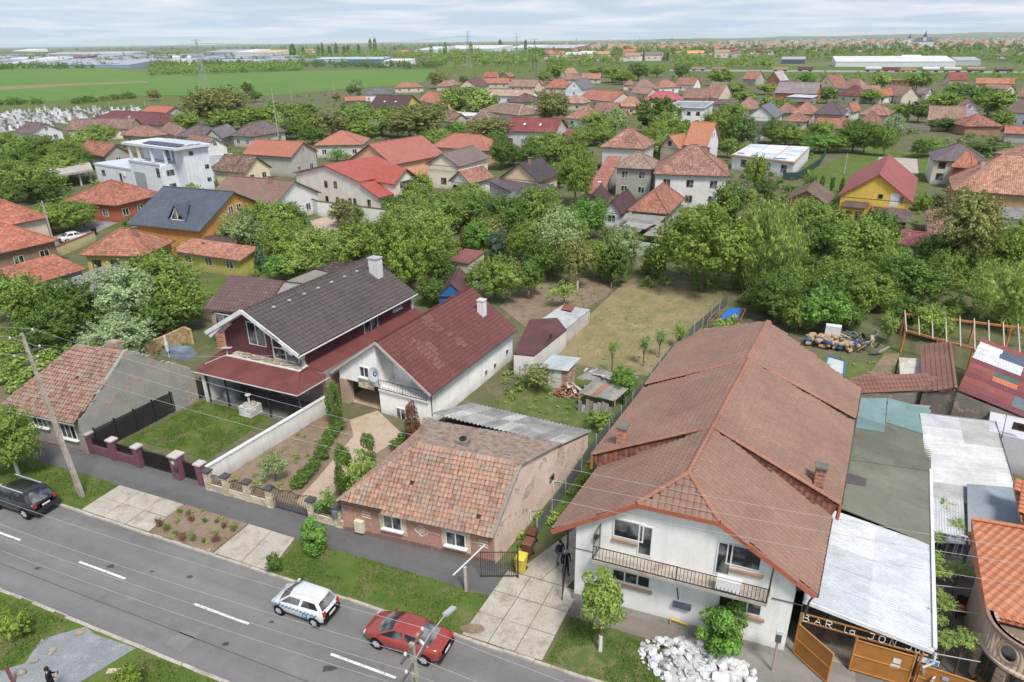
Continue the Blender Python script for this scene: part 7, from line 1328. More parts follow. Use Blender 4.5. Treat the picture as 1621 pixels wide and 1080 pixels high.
b.build('base_wall','wall',fm,MRN)
for s,w in ((-46,.5),(-43.5,.5),(-41.0,.5),(-37.2,.7),(-35.1,.5)): pillar(fm,s,T2,w,1.65 if w < .6 else 1.85,MRN,C(206,196,188))
bars(fm,-45.7,-43.8,T2,.75,1.5,sheet_=True); bars(fm,-43.2,-41.3,T2,.75,1.5,sheet_=True); bars(fm,-40.7,-37.6,T2 + .05,.1,1.55,-.15,'gate',sheet_=True); bars(fm,-36.8,-35.4,T2 + .05,.1,1.5,-.1,'gate',sheet_=True)
b = MB(); c_ = ST(-37.2,T2 - .36,1.45); b.tube([c_,c_ - TU * .015],.15,12); b.build('round_plate','plain',fm,C(224,206,204)); b = MB(); b.obox(ST(-37.0,T2 - .39,.95),SU * .16,TU * .05,Z * .17); b.build('mail_box','metal',fm,C(70,66,66))
CRF = C(222,204,170); fc = thing('fence','cream stone street fence with arched iron panels and iron double gate','fence',ST(-29,28)); T3 = 27.95
for s0,s1 in ((-34.3,-29.0),(-25.6,-22.9)): b = MB(); b.prism([ST(s0,T3 - .14),ST(s1,T3 - .14),ST(s1,T3 + .14),ST(s0,T3 + .14)],(0,0,.5)); b.build('base_wall','brick',fc,CRF); ps = (-34.2,-32.6,-30.8,-28.95,-25.6,-23.6)
for s in ps: pillar(fc,s,T3,.42,1.45,CRF,C(92,86,90),'brick')
for s0,s1 in ((-34.0,-32.8),(-32.4,-31.0),(-30.6,-29.15),(-25.4,-23.8)): bars(fc,s0,s1,T3,.5,1.35,.22)
for s0,s1 in ((-28.7,-27.3),(-27.2,-25.85)): bars(fc,s0,s1,T3,.06,1.6,-.2,'gate')
b = MB(); b.obox(ST(-23.6,T3 - .28,1.15),SU * .17,TU * .08,Z * .22); b.build('mail_box','metal',fc,C(130,140,152))
wall_thing('long white garden wall between maroon house yard and bare front garden',[ST(-34.6,28.3),at(520,652)],1.45,.2,C(234,232,228),cap=C(226,224,222))
sf = thing('fence','black fence of narrow level slats beside the grey firewall','fence',at(190,693)); q0,q1 = ST(-45.7,28.6),at(326,627); n = 6
for i in range(n + 1): p = q0.lerp(q1,i / n); b = MB(); b.bar(p,p + Z * 2.0,.09,.09); b.build('post','metal',sf,BLK)
for i in range(n):
 a_,c_ = q0.lerp(q1,(i + .03) / n),q0.lerp(q1,(i + .97) / n)
 for k in range(13): b = MB(); b.bar(a_ + Z * (.12 + .14 * k),c_ + Z * (.12 + .14 * k),.025,.105); b.build('slat','plain',sf,C(58,50,52))
mf = thing('fence','dark grey mesh fence with white concrete posts along the narrow plot','fence',at(1010,650)); mp = [at(850,850),at(895,782),at(943,712),at(1000,646),at(1067,558),at(1150,484)]
for p,q in zip(mp,mp[1:]):
 L = (q - p).length; n = max(1,round(L / 2.5))
 for i in range(n): a_,c_ = p.lerp(q,i / n),p.lerp(q,(i + .97) / n); b = MB(); b.bar(a_ + Z * .62,c_ + Z * .62,.025,1.1); b.build('mesh_panel','plain',mf,C(112,118,118)); b = MB(); b.bar(a_,a_ + Z * 1.4,.08,.08); b.build('post','concrete',mf)
wf = thing('fence','thin wire fence with leaning posts between plot and bare garden','fence',at(900,520)); wp_ = [at(790,640),at(838,590),at(880,545),at(925,500),at(985,452)]; b = MB()
for p,q in zip(wp_,wp_[1:]):
 for z_ in (.5,1.0,1.4): b.tube([p + Z * z_,q + Z * z_],.012,4)
b.build('wire','metal',wf,C(120,116,110))
for p,q in zip(wp_,wp_[1:]):
 for f in (0,.33,.66): c_ = p.lerp(q,f); b = MB(); b.bar(c_,c_ + Vector((TR.gauss(0,.1),TR.gauss(0,.1),1.6)),.08,.08); b.build('post','bark',wf,(.25,.21,.17,1))
for a_,c_,l in ((at(762,915),at(820,915),'open wrought iron gate leaf before the yellow bin'),(at(890,952),at(898,888),'open wrought iron gate leaf beside the two men')):
 t = thing('gate',l,'gate',a_); railing(t,[a_ + Z * .1,c_ + Z * .1],1.75,C(58,54,54),.12,.012)
 b = MB(); b.bar(c_,c_ + Z * 2.3,.09,.09); b.build('post','metal',t,C(60,58,58))
def conc_pole(label,base,top,w0=.34,w1=.17):
 t = thing('utility_pole',label,'pole',base); b = MB(); d = (top - base); u = d.normalized(); n = 12; ax = SU; ay = TU
 for k in range(n):
  f0,f1 = k / n,(k + 1) / n; w = w0 + (w1 - w0) * f0; p,q = base.lerp(top,f0),base.lerp(top,f1)
  for s_ in (-1,1): b.bar(p + ax * w * .38 * s_,q + ax * w * .37 * s_,w * .24,w * .7,0,TU)
  b.bar(p.lerp(q,.75),p.lerp(q,1.0),w * .55,w * .6,0,TU)
 b.build('shaft','concrete',t,(.8,.76,.72,1)); return t
def crossarm(t,c,r,ins,up=.18):
 b = MB(); b.bar(c - TU * r,c + TU * r,.08,.08); o = b.build('crossarm','metal',t,C(110,100,92)); tips = []
 for f in ins: p = c + TU * (r * f); b = MB(); b.lathe(p + Z * .04,[(.02,0),(.02,.06),(.06,.07),(.065,.12),(.04,.17),(.01,.18)],8); b.build('insulator','gloss',o,C(226,226,226)); tips.append(p + Z * .2)
 return tips
pb = at(130,786); lp = conc_pole('tall grey concrete pole with three crossarms on the verge by the old house',pb,pb + SU * -.8 + Z * 11.9); tp = pb + SU * -.8 + Z * 11.9
tA = crossarm(lp,tp - Z * .15,.7,(-1,1)); tB = crossarm(lp,tp - Z * 1.3,.8,(-1,1)); tC = crossarm(lp,tp - Z * 1.9,.5,(1,))
cb = ST(-10.15,14.9); ct = cb + Z * 8.7; cp_ = conc_pole('short concrete pole with white insulators in front of the red sedan',cb,ct)
i1 = crossarm(cp_,ct - Z * .2,.75,(-.6,1)); i2 = crossarm(cp_,ct - Z * 1.0,1.1,(-1,-.45)); sl = [i1[0],i1[1],i2[0],i2[1]]
b = MB(); la = ct - Z * .9; lt = la + TU * 1.6 + SU * .5 + Z * .9; b.tube([la,la.lerp(lt,.5) + Z * .15,lt],.025,6); b.build('lamp_arm','metal',cp_,C(170,172,172)); b = MB(); b.obox(lt + (TU + SU * .3) * .2,(TU + SU * .3) * .24,SU * .10,Z * .05); b.build('lamp_head','metal',cp_,C(176,180,184))
WL = ['nearest','second','third','fourth']
for k,p in enumerate(sl):
 tt = to_st(p)[1]; zt = p.z; wire(f'pale overhead wire strung above the road, number {k + 1} from the verge'.replace(f'number {k + 1}',WL[k]),[ST(-54,tt,zt + .1),p],.008,C(176,176,178),.9); wire(f'pale overhead wire running right from the {("lamp arm side","far","low","outer low")[k]} insulator of the concrete pole',[p,ST(30,tt,zt + .1)],.008,C(176,176,178),.8)
rp = ST(14,26.3,10.0)
for k,(p,zz,dd) in enumerate(((tA[0],10.1,0),(tA[1],10.2,.8),(tB[0],9.0,.2))): wire(f'{("outer","inner","lower")[k]} pale wire from the tall pole over the house fronts',[p,ST(14,25.9 + dd,zz)],.008,C(186,186,188),1.5,28); wire(f'{("outer","inner","lower")[k]} pale wire from the tall pole leaving over the old cottage',[p,ST(-75,24 + dd,zz + 1)],.008,C(186,186,188),.8)
wire('thin service wire from the tall pole to the maroon house',[tB[1],F2(-2.2,3.0,4.9)],.008,C(190,190,190),.5)
for x,yb,yt,l in ((88,394,318,'white painted pole beside the white sedan in the back street'),(444,240,140,'thin pale pole among the gardens by the dull brown roof'),(905,258,215,'grey pole with dish above the lilac outbuilding'),(1170,335,292,'slim grey pole before the flat unfinished house'),(1336,275,243,'grey lattice post on the empty green lot'),(68,188,168,'dark pole between the gravestones'),(176,178,160,'dark double pole at the cemetery edge'),(530,152,122,'dark pole at the green field edge'),(230,168,157,'short dark pole in the dry meadow'),(462,100 + 60,135,'far dark pole on the crop field')):
 P = at(x,yb); t = thing('utility_pole',l,'pole',P); h = height_for(P,yt,2,40); b = MB(); b.tube([P,P + Z * h],[.16,.10],6); b.build('shaft','concrete',t,(.8,.8,.78,1) if 'dark' not in l else (.3,.28,.25,1)); b = MB(); b.bar(P + Z * h * .95 - SU * .7,P + Z * h * .95 + SU * .7,.1,.1); b.build('crossarm','metal',t,C(110,104,100))
P = at(738,936); t = thing('post','small concrete post carrying a slanting white tube by the pavement','post',P); b = MB(); b.bar(P,P + Z * 1.7,.16,.14); b.build('shaft','concrete',t); b = MB(); b.tube([at(717,911,1.7),at(768,862,1.9)],.04,6); b.build('tube','plain',t,C(226,230,234))
P = at(1222,1062); t = thing('post','pinkish post with grey lamp box between rubble heap and bar gate','post',P); b = MB(); b.tube([P,P + Z * 2.1],.06,6); b.build('shaft','plain',t,C(196,160,146)); b = MB(); b.obox(P + Z * 2.2,SU * .13,TU * .12,Z * .25); b.build('meter_box','metal',t,C(84,90,94)); b = MB(); b.obox(P + Z * 2.56,SU * .15,TU * .14,Z * .1); b.build('cap','plain',t,C(206,210,212))
def car(name,label,P,hd,L,W,H_,col,style,wb,dark=False):
 """hd: heading of the bonnet; style gives the side outline"""
 t = thing(name,label,'car',P); u = Vector((math.cos(hd),math.sin(hd),0)); v = Vector((-u.y,u.x,0)); X = lambda x,y,z_: P + u * x + v * y + Z * z_; hw = W / 2
 st = {'hatch': [(-.5,.42,.80,.74),(-.485,.30,.98,.90),(-.42,.24,1.02,.97),(-.2,.22,1.0,1.0),(.1,.22,.98,1.0),(.30,.22,.95,.98),(.42,.25,.80,.91),(.475,.32,.68,.76),(.5,.42,.56,.52)],
   'sedan': [(-.5,.48,.86,.68),(-.485,.34,1.0,.86),(-.40,.26,1.05,.95),(-.2,.22,1.02,1.0),(.1,.22,.98,1.0),(.28,.22,.96,.98),(.41,.25,.82,.90),(.475,.32,.68,.76),(.5,.42,.57,.52)],
   'suv': [(-.5,.5,1.0,.78),(-.485,.4,1.12,.92),(-.40,.32,1.14,.98),(-.2,.3,1.1,1.0),(.1,.3,1.08,1.0),(.27,.3,1.07,.99),(.41,.34,.98,.92),(.475,.4,.84,.80),(.5,.5,.7,.58)]}[style]
 b = MB(); vs = []; m = 10
 for fx,z0,z1,w in st:
  h = hw * w; x = fx * L; zm = z0 + (z1 - z0) * .55
  vs += [X(x,y,z_) for y,z_ in ((-h * .86,z0),(-h * .98,z0 + .14),(-h,zm),(-h * .96,z1 - .06),(-h * .80,z1),(h * .80,z1),(h * .96,z1 - .06),(h,zm),(h * .98,z0 + .14),(h * .86,z0))]
 n = len(st); fs = [(i * m + k,i * m + (k + 1) % m,(i + 1) * m + (k + 1) % m,(i + 1) * m + k) for i in range(n - 1) for k in range(m)] + [tuple(range(m)),tuple(range(n * m - 1,(n - 1) * m - 1,-1))]
 b.mesh(vs,fs); body = b.build('body','carpaint',t,col,True)
 fb,rb,ft,rt = {'hatch': (.345,-.475,.13,-.385),'sedan': (.315,-.40,.09,-.20),'suv': (.28,-.485,.10,-.41)}[style]; zb = {'hatch': .96,'sedan': .97,'suv': 1.08}[style]; hb,hr = hw * .93,hw * .74; fb,rb,ft,rt = fb * L,rb * L,ft * L,rt * L; zr = H_
 B = [X(rb,-hb * .86,zb - .04),X(fb - .1,-hb * .95,zb - .06),X(fb + .08,0,zb - .05),X(fb - .1,hb * .95,zb - .06),X(rb,hb * .86,zb - .04),X(rb - .05,0,zb - .04)]; Tt = [X(rt,-hr * .93,zr - .05),X(ft - .05,-hr,zr - .06),X(ft + .06,0,zr - .04),X(ft - .05,hr,zr - .06),X(rt,hr * .93,zr - .05),X(rt - .04,0,zr - .03)]
 c = MB(); kr = X((rt + ft) / 2,0,zr); Cr = [kr + (p - kr) * .82 + Z * .045 for p in Tt]; Cr2 = [kr + (p - kr) * .45 + Z * .06 for p in Tt]; c.mesh(B + Tt + Cr + Cr2,[(k + q * 6,(k + 1) % 6 + q * 6,(k + 1) % 6 + q * 6 + 6,k + q * 6 + 6) for q in range(3) for k in range(6)] + [tuple(range(18,24))]); c.build('cabin','carpaint',t,col,True)
 def pane(nm,qs,ins=.09):
  pts = [Vector(p) for q in qs for p in q]; k = sum(pts,Vector()) / len(pts); g = MB()
  for q in qs:
   q = [Vector(p) for p in q]; n_ = (q[1] - q[0]).cross(q[2] - q[0]).normalized()
   if n_.dot(k - X(0,0,zb - .2)) < 0: n_ = -n_
   g.prism([p + (k - p) * ins * (1.4 / max(.5,(k - p).length)) + n_ * .014 for p in q],n_ * -.006)
  g.build(nm,'glass',t)
 pane('windscreen',[[B[1],B[2],Tt[2],Tt[1]],[B[2],B[3],Tt[3],Tt[2]]],.05); pane('rear_window',[[B[4],B[5],Tt[5],Tt[4]],[B[5],B[0],Tt[0],Tt[5]]],.06)
 for sd in (0,1):
  i,j = (0,1) if sd == 0 else (4,3); a,c2,d,e = B[i],B[j],Tt[j],Tt[i]; f = .52
  pane('side_window',[[a.lerp(c2,.05),a.lerp(c2,f - .01),e.lerp(d,f),e.lerp(d,.05)]],.05); pane('side_window',[[a.lerp(c2,f + .01),a.lerp(c2,.97),d,e.lerp(d,f + .02)]],.05)
  y = (-1,1)[sd]; g = MB(); g.obox(X(fb * .82,y * (hw + .05),zb + .03),u * .05,v * .09,Z * .055); g.build('mirror','carpaint',t,col)
  for nm,x,z_,cc,w_ in (('headlight',.462,.64,C(206,212,218),.12),('tail_light',-.488,.84 if style != 'suv' else .98,C(190,40,34),.10)): g = MB(); g.obox(X(x * L,y * hw * .70,z_),u * (.07 if x < 0 else .04),v * w_,Z * (.14 if x < 0 else .06)); g.build(nm,'gloss',t,cc)
  for x in (-wb * .5 + (.02 if style == 'hatch' else -.05),wb * .5 - .05):
   r = .29 if style == 'hatch' else .32 if style == 'sedan' else .37; ctr = X(x,y * (hw - .09),r); g = MB(); g.tube([ctr + v * y * .02,ctr + v * y * .088],r * 1.17,18); g.build('wheel_arch','rubber',t,C(24,24,26)); g = MB(); g.tube([ctr - v * .1,ctr + v * .1],r,18); w = g.build('wheel','rubber',t,C(36,36,38)); g = MB(); o_ = ctr + v * y * .103
   g.tube([o_ - v * .01 * y,o_ + v * .006 * y],r * .64,14);
   rim = g.build('rim','metal',w,C(150,152,156)); g = MB()
   for k in range(5): a_ = 6.283 * k / 5; dd = u * math.cos(a_) + Z * math.sin(a_); g.bar(o_ + v * .012 * y + dd * r * .1,o_ + v * .012 * y + dd * r * .62,.05,.03,0,v)
   g.build('spoke','metal',w,C(206,208,212))
 g = MB(); g.obox(X(-L * .497,0,.45 if style != 'suv' else .5),u * .05,v * hw * .84,Z * .14); g.build('bumper','plain',t,C(52,54,62) if style != 'hatch' else C(34,34,36)); g = MB(); g.obox(X(-L * .5 - .045,0,.58 if style != 'suv' else .82),u * .012,v * .26,Z * .06); g.build('number_plate','plain',t,C(232,232,232))
 return t,X,u,v,hw
t,X,u,v,hw = car('car','small white hatchback with blue chequered side stripe driving before the pink house',ST(-21.15,21.45),SA + math.pi,3.47,1.62,1.46,C(226,227,230,.86),'hatch',2.34)
for sd in (-1,1):
 b = MB()
 for i in range(24):
  for k in range(2):
   if (i + k) % 2 == 0: x = -1.35 + i * .115; b.obox(X(x,sd * (hw * 1.0 + .006),.80 - k * .085),u * .055,v * .006,Z * .04)
 b.build('chequer_stripe','plain',t,C(70,140,190))
def mark(c,a,b_,n,s_):
 """blue square badge with a white letter-like mark"""
 m_ = MB(); m_.obox(c,a * s_,b_ * s_,n * .004); o = m_.build('door_badge','plain',t,C(40,128,190)); m_ = MB(); m_.obox(c - a * s_ * .35 + n * .005,a * s_ * .12,b_ * s_ * .6,n * .003); m_.obox(c + b_ * s_ * .5 + n * .005,a * s_ * .38,b_ * s_ * .11,n * .003); m_.obox(c - b_ * s_ * .1 + n * .005,a * s_ * .38,b_ * s_ * .11,n * .003); m_.obox(c + a * s_ * .4 + b_ * s_ * .2 + n * .005,a * s_ * .11,b_ * s_ * .38,n * .003); m_.build('badge_print','plain',o,C(240,244,248))
mark(X(-.62,hw + .012,.56),-u,Z,v,.15); mark(X(-.62,-hw - .012,.56),u,Z,-v,.15); mark(X(-.25,.1,1.465),-v,-u,Z,.13)
b = MB()
for k,(y,l_) in enumerate(((.0,.5),(-.18,.4),(-.36,.62))): b.obox(X(-.5 - k * .1,-.05 + y * .4,1.462),u * .016,v * l_ * .4,Z * .003)
b.build('roof_print','plain',t,C(140,186,204))
car('car','dark red sedan standing by the kerb below the concrete pole',ST(-14.9,21.55),SA + math.pi,4.5,1.78,1.46,C(158,52,42,.95),'sedan',2.69); car('suv','black suv with roof rails parked under the tall pole',ST(-44.55,22.0),SA + math.pi + .02,4.75,1.92,1.78,C(30,30,34),'suv',2.9)
sv = [o for o in SC.objects if o.name.startswith('suv')][0]; b = MB(); q = ST(-44.55,22.0)
for y in (-.62,.62): b.bar(q - SU * 1.0 + TU * y + Z * 1.8,q + SU * 1.55 + TU * y + Z * 1.8,.05,.05)
b.build('roof_rail','metal',sv,C(200,202,206))
p0,p1 = at(97,387),at(140,378); car('car','white sedan parked in the back street beside the orange houses',(p0 + p1) / 2 + Vector((-.3,.5,0)),math.atan2((p1 - p0).y,(p1 - p0).x),4.3,1.72,1.45,C(236,236,238),'sedan',2.63)
def bin_(label,P,col,h=1.05):
 t = thing('wheelie_bin',label,'bin',P); b = MB(); lo = [P + SU * x * .22 + TU * y * .24 + Z * .06 for x,y in ((-1,-1),(1,-1),(1,1),(-1,1))]; hi = [P + SU * x * .29 + TU * y * .33 + Z * h for x,y in ((-1,-1),(1,-1),(1,1),(-1,1))]; b.mesh(lo + hi,[(3,2,1,0),(4,5,6,7),(0,1,5,4),(1,2,6,5),(2,3,7,6),(3,0,4,7)]); b.build('body','plain',t,col)
 b = MB(); b.mesh([P + SU * x * .31 + TU * y + Z * z_ for x,y,z_ in ((-1,-.37,h + .02),(1,-.37,h + .02),(1,.37,h + .05),(-1,.37,h + .05),(-.8,-.2,h + .12),(.8,-.2,h + .12),(.8,.3,h + .13),(-.8,.3,h + .13))],[(3,2,1,0),(4,5,6,7),(0,1,5,4),(1,2,6,5),(2,3,7,6),(3,0,4,7)]); b.build('lid','plain',t,col); b = MB()
 for s_ in (-1,1): b.tube([P + TU * .26 + SU * .2 * s_ + Z * .1,P + TU * .26 + SU * .27 * s_ + Z * .1],.1,10)
 b.build('wheel','rubber',t,C(40,40,40))
bin_('yellow wheelie bin beside the iron gate leaf',at(825,904),C(238,210,30)); bin_('brown wheelie bin behind the yellow bin',at(836,880),C(124,84,62)); bin_('dark brown drum bin against the drive fence',at(842,860),C(104,68,50),.9); bin_('black wheelie bin across from the white sedan',at(150,372),C(44,42,46))
def person(label,P,hd,top,low,hair,pose,shoe=(.03,.03,.035,1),cap=None,lean=.0):
 """one skinned body with clothes coloured by limb"""
 import bmesh
 t = thing('person',label,'person',P); bm = bmesh.new(); sk = bm.verts.layers.skin.verify(); V,lab = {},[]
 def vert(k,c,r,root=False): w = bm.verts.new(c); w[sk].radius = (r,r); w[sk].use_root = root; V[k] = w; return w
 J = {'pel': (0,0,.95,.135),'sp': (lean * .4,0,1.15,.14),'ch': (lean,0,1.36,.15),'nk': (lean + .02,0,1.50,.055),'hd': (lean + .05,0,1.60,.085),'ht': (lean + .06,0,1.70,.085)}
 for s_,y in (('l',1),('r',-1)):
  J.update({'sh' + s_: (lean,.19 * y,1.42,.075),'el' + s_: pose['el' + s_] + (.048,),'wr' + s_: pose['wr' + s_] + (.034,),'hip' + s_: (0,.10 * y,.88,.10),'kn' + s_: (.03 + pose.get('st',0) * y * .5,.11 * y,.50,.065),'an' + s_: (-.02 + pose.get('st',0) * y,.115 * y,.09,.045),'to' + s_: (.16 + pose.get('st',0) * y,.13 * y,.04,.036)})
 E = [('pel','sp','t'),('sp','ch','t'),('ch','nk','t'),('nk','hd','s'),('hd','ht','s')]
 for s_ in 'lr':
  E += [('ch','sh' + s_,'t'),('sh' + s_,'el' + s_,'t'),('el' + s_,'wr' + s_,'t'),('pel','hip' + s_,'p'),('hip' + s_,'kn' + s_,'p'),('kn' + s_,'an' + s_,'p'),('an' + s_,'to' + s_,'f')]
  e,w = Vector(J['el' + s_][:3]),Vector(J['wr' + s_][:3]); d = (w - e).normalized(); sd = d.cross(Vector((0,1,0))).normalized() if abs(d.y) < .9 else Vector((1,0,0)); J['pa' + s_] = tuple(w + d * .07) + (.030,); E.append(('wr' + s_,'pa' + s_,'s'))
  for k,(o_,ln) in enumerate(((-.026,.07),(-.009,.085),(.009,.08),(.026,.065))): J[f'f{k}{s_}'] = tuple(w + d * (.07 + ln * .5) + sd * o_) + (.009,); J[f'g{k}{s_}'] = tuple(w + d * (.07 + ln * .85) + sd * o_ + d.cross(sd) * .02) + (.008,); E += [('pa' + s_,f'f{k}{s_}','s'),(f'f{k}{s_}',f'g{k}{s_}','s')]
  J['th' + s_] = tuple(w + d * .05 + d.cross(sd) * .05) + (.010,); E.append(('wr' + s_,'th' + s_,'s'))
 for k,(x,y,z_,r) in J.items(): vert(k,(x,y,z_),r,k == 'pel')
 for a,c,_ in E: bm.edges.new((V[a],V[c]))
 me = bpy.data.meshes.new('body'); bm.to_mesh(me); bm.free(); o = link('tmp',me); m = o.modifiers.new('s','SKIN'); m.use_smooth_shade = True; m2 = o.modifiers.new('d','SUBSURF'); m2.levels = 1; m2.render_levels = 1
 dg = bpy.context.evaluated_depsgraph_get(); mesh = bpy.data.meshes.new_from_object(o.evaluated_get(dg)); bpy.data.objects.remove(o); mats = {'t': top,'p': low,'s': (.46,.27,.19,1),'f': shoe}; ks = list(mats)
 mesh.materials.clear()
 for k in ks:
  nm = 'cloth_%d_%d_%d' % tuple(int(q * 255) for q in mats[k][:3])
  if nm not in MATS: tt = NT(nm,.9,.2); n_ = tt.noise(tt.pos(),14,4); tt.col(tt.scale(mats[k],tt.rng(n_,.3,.7,.8,1.2)))
  mesh.materials.append(MATS[nm])
 seg = [(Vector(J[a][:3]),Vector(J[c][:3]),k) for a,c,k in E]
 for f in mesh.polygons:
  c = f.center; best = min(seg,key=lambda q: (c - (q[0] + (q[1] - q[0]) * max(0,min(1,(c - q[0]).dot(q[1] - q[0]) / max(1e-6,(q[1] - q[0]).length_squared))))).length); f.material_index = ks.index(best[2])
 mesh.name = 'body'; link('body',mesh,t); t.rotation_euler = (0,0,hd); hx = lean + .045
 b = MB(); b.lathe((hx - .015,0,1.62),[(.095,0),(.105,.05),(.10,.10),(.07,.15),(.01,.17)],12); h_ = link('hat' if cap else 'hair',b.data('hair','plain',(0,0,0),True),t,cap or hair); b = MB(); b.lathe((hx + .10,0,1.60),[(.016,0),(.02,.02),(.006,.05)],6); link('nose',b.data('nose','plain'),t,(.5,.3,.22,1)); b = MB(); b.obox((hx + .083,.03,1.645),(.008,0,0),(0,.014,0),(0,0,.007)); b.obox((hx + .083,-.03,1.645),(.008,0,0),(0,.014,0),(0,0,.007)); b.obox((hx + .087,0,1.565),(.006,0,0),(0,.022,0),(0,0,.006)); link('face',b.data('face','plain'),t,(.12,.06,.05,1)); b = MB(); b.obox((hx,.098,1.62),(.02,0,0),(0,.01,0),(0,0,.03)); b.obox((hx,-.098,1.62),(.02,0,0),(0,.01,0),(0,0,.03)); link('ear',b.data('ear','plain'),t,(.44,.26,.19,1)); return t
hold = {'ell': (.06,.25,1.13),'wrl': (.30,.12,1.24),'elr': (.05,-.25,1.13),'wrr': (.28,-.10,1.22),'st': .08}; down = {'ell': (-.03,.28,1.15),'wrl': (.08,.27,.92),'elr': (-.03,-.28,1.15),'wrr': (.10,-.26,.93),'st': .12}
mp_ = at(88,1100); mp_ = Vector((mp_.x,mp_.y,0)); person('person in dark clothes holding up a phone on the gravel patch',mp_,rad(20),(.02,.02,.025,1),(.03,.03,.04,1),(.02,.015,.012,1),hold)
b = MB(); d_ = Vector((math.cos(rad(20)),math.sin(rad(20)),0)); b.obox(mp_ + d_ * .40 + Z * 1.30,d_ * .012,Vector((-d_.y,d_.x,0)) * .04,Z * .085); tag(b.build('phone','gloss',None,C(30,30,34)),'dark phone in the hands of the person on the gravel','phone')
person('person in dark blue jacket and grey trousers standing on the drive',at(886,893),rad(-60),(.03,.04,.07,1),(.22,.21,.21,1),(.03,.025,.02,1),down); person('person in black clothes with white hair beside the open gate leaf',at(895,909),rad(-70),(.018,.018,.022,1),(.03,.03,.035,1),(.6,.6,.58,1),down)
CH = []
for k in range(7):
 r_ = random.Random(k); b = MB(); vs = [Vector((0,0,-.7))] + [Vector((math.cos(6.283 * i / 6 + j * .5) * w_ * r_.uniform(.65,1.15),math.sin(6.283 * i / 6 + j * .5) * w_ * r_.uniform(.65,1.15),z_ + r_.uniform(-.18,.18))) for j,(w_,z_) in enumerate(((.75,-.45),(1,.05),(.7,.5))) for i in range(6)] + [Vector((r_.uniform(-.2,.2),r_.uniform(-.2,.2),.75))]
 b.mesh(vs,[(0,1 + (i + 1) % 6,1 + i) for i in range(6)] + [(1 + 6 * j + i,1 + 6 * j + (i + 1) % 6,7 + 6 * j + (i + 1) % 6,7 + 6 * j + i) for j in (0,1) for i in range(6)] + [(13 + i,13 + (i + 1) % 6,19) for i in range(6)]); CH.append(b.data('chunk','membrane'))
hc = at(1105,1058); heap = thing('rubble_heap','heap of broken white plaster and foam chunks on the forecourt','heap',hc); wd,dp = 2.9,1.5
for i in range(280):
 a,r = random.uniform(0,6.283),random.random() ** .55; x,y = r * wd * math.cos(a),r * dp * math.sin(a); z_ = max(.05,.95 * (1 - r ** 1.6) * random.uniform(.75,1.05)); s_ = random.choice((.09,.14,.2,.28)) * random.uniform(.8,1.2) * (1.35 if i % 9 == 0 else 1); g = random.choice((236,242,228,206,244)); o = link('chunk',random.choice(CH),heap,C(g,g,g + 2),None,SU * x + TU * y + Z * z_,(random.uniform(-.7,.7),random.uniform(-.7,.7),random.uniform(0,6.3))); o.scale = (s_,s_ * random.uniform(.6,1.2),s_ * random.uniform(.4,.9))
b = MB(); b.lathe(hc,[(1.9,0),(1.3,.3),(.7,.55),(.1,.65)],14); b.build('fines','plain',heap,C(196,194,190))
for x,y,s_,l in ((126,1002,.42,'pale boulder at the tip of the gravel patch'),(83,1031,.36,'brown boulder beside the gravel patch'),(54,1046,.3,'flat grey boulder sunk in the grass by the gravel'),(34,1065,.38,'whitish boulder at the frame corner beside a post'),(331,871,.28,'pinkish stone at the corner of the soil bed')): o = link('boulder',random.choice(CH),None,C(178,164,148),None,at(x,y,.05),(.2,.1,x)); o.scale = (s_ * .75,s_ * .55,s_ * .5); tag(o,l,'boulder')
b = MB(); b.obox(at(181,1062,.05),SU * .3 + TU * .15,TU * .12 - SU * .05,Z * .03); tag(b.build('plank','bark',None,(.5,.42,.36,1)),'short pale plank lying in the grass by the gravel','plank')
b = MB(); P = at(22,1082); b.bar(P,P + Z * 1.1 - SU * .1,.12,.12); tag(b.build('post','bark',None,C(140,90,76)),'short reddish wooden post at the frame corner','post')
for x,y,w,h,l in ((30,990,50,40,'yellow leaved shrub on the grass above the gravel'),(208,1074,46,30,'yellow leaved shrub at the gravel edge nearer the road'),(436,890,24,34,'dark young rose bush at the verge corner')): tree(x,y,w,h,'Y' if x < 400 else 'D','small',name='shrub',label=l,base=y + h * .5,cat='shrub')
for i in range(14):
 s,t_ = -34.1 + (i % 7) * .75 + random.uniform(-.15,.15),23.5 + (i // 7) * 1.6 + random.uniform(-.35,.4); R = random.uniform(.15,.32); tree_at(ST(s,t_),R,R * 1.1,R,LEAF['D'][0] if i % 3 else LEAF['R'][0],'sparse','rose_bush',label=f'{ORD[i % 7]} small rose bush from left in the {("kerb side", "pavement side")[i // 7]} row of the soil bed',group='rose bushes in the soil bed',cat='rose bush')
hp = [at(x,y) for x,y in ((500,742),(508,728),(513,716),(519,705),(524,696),(531,688),(538,680),(482,762),(492,752),(472,772),(640,700),(628,712))]
for i,p in enumerate(sorted(hp,key=lambda q: q.length)): tree_at(p,.55,.5,.42,LEAF['D'][0],'small','box_shrub',label=f'{ORD[i]} low clipped box shrub beside the garden path, counted from the street',group='box shrubs along the garden path',cat='shrub')
wl_ = at(398,655); t = thing('well','square white brick well with round top and tall pipe on the lawn','well',wl_); b = MB(); b.obox(wl_ + Z * .42,F2.U * .62,F2.V * .62,Z * .42); b.build('base','brick',t,C(232,232,230)); b = MB(); b.lathe(wl_ + Z * .84,[(.55,0),(.55,.12),(.4,.12),(.36,.03),(.3,.02)],14); b.build('rim','concrete',t); b = MB(); b.tube([wl_ + Z * .85,wl_ + Z * 1.7],.09,8); b.lathe(wl_ + Z * 1.7,[(.12,0),(.26,.06),(.26,.1),(.05,.16)],10); b.build('pipe','plain',t,C(206,202,200))
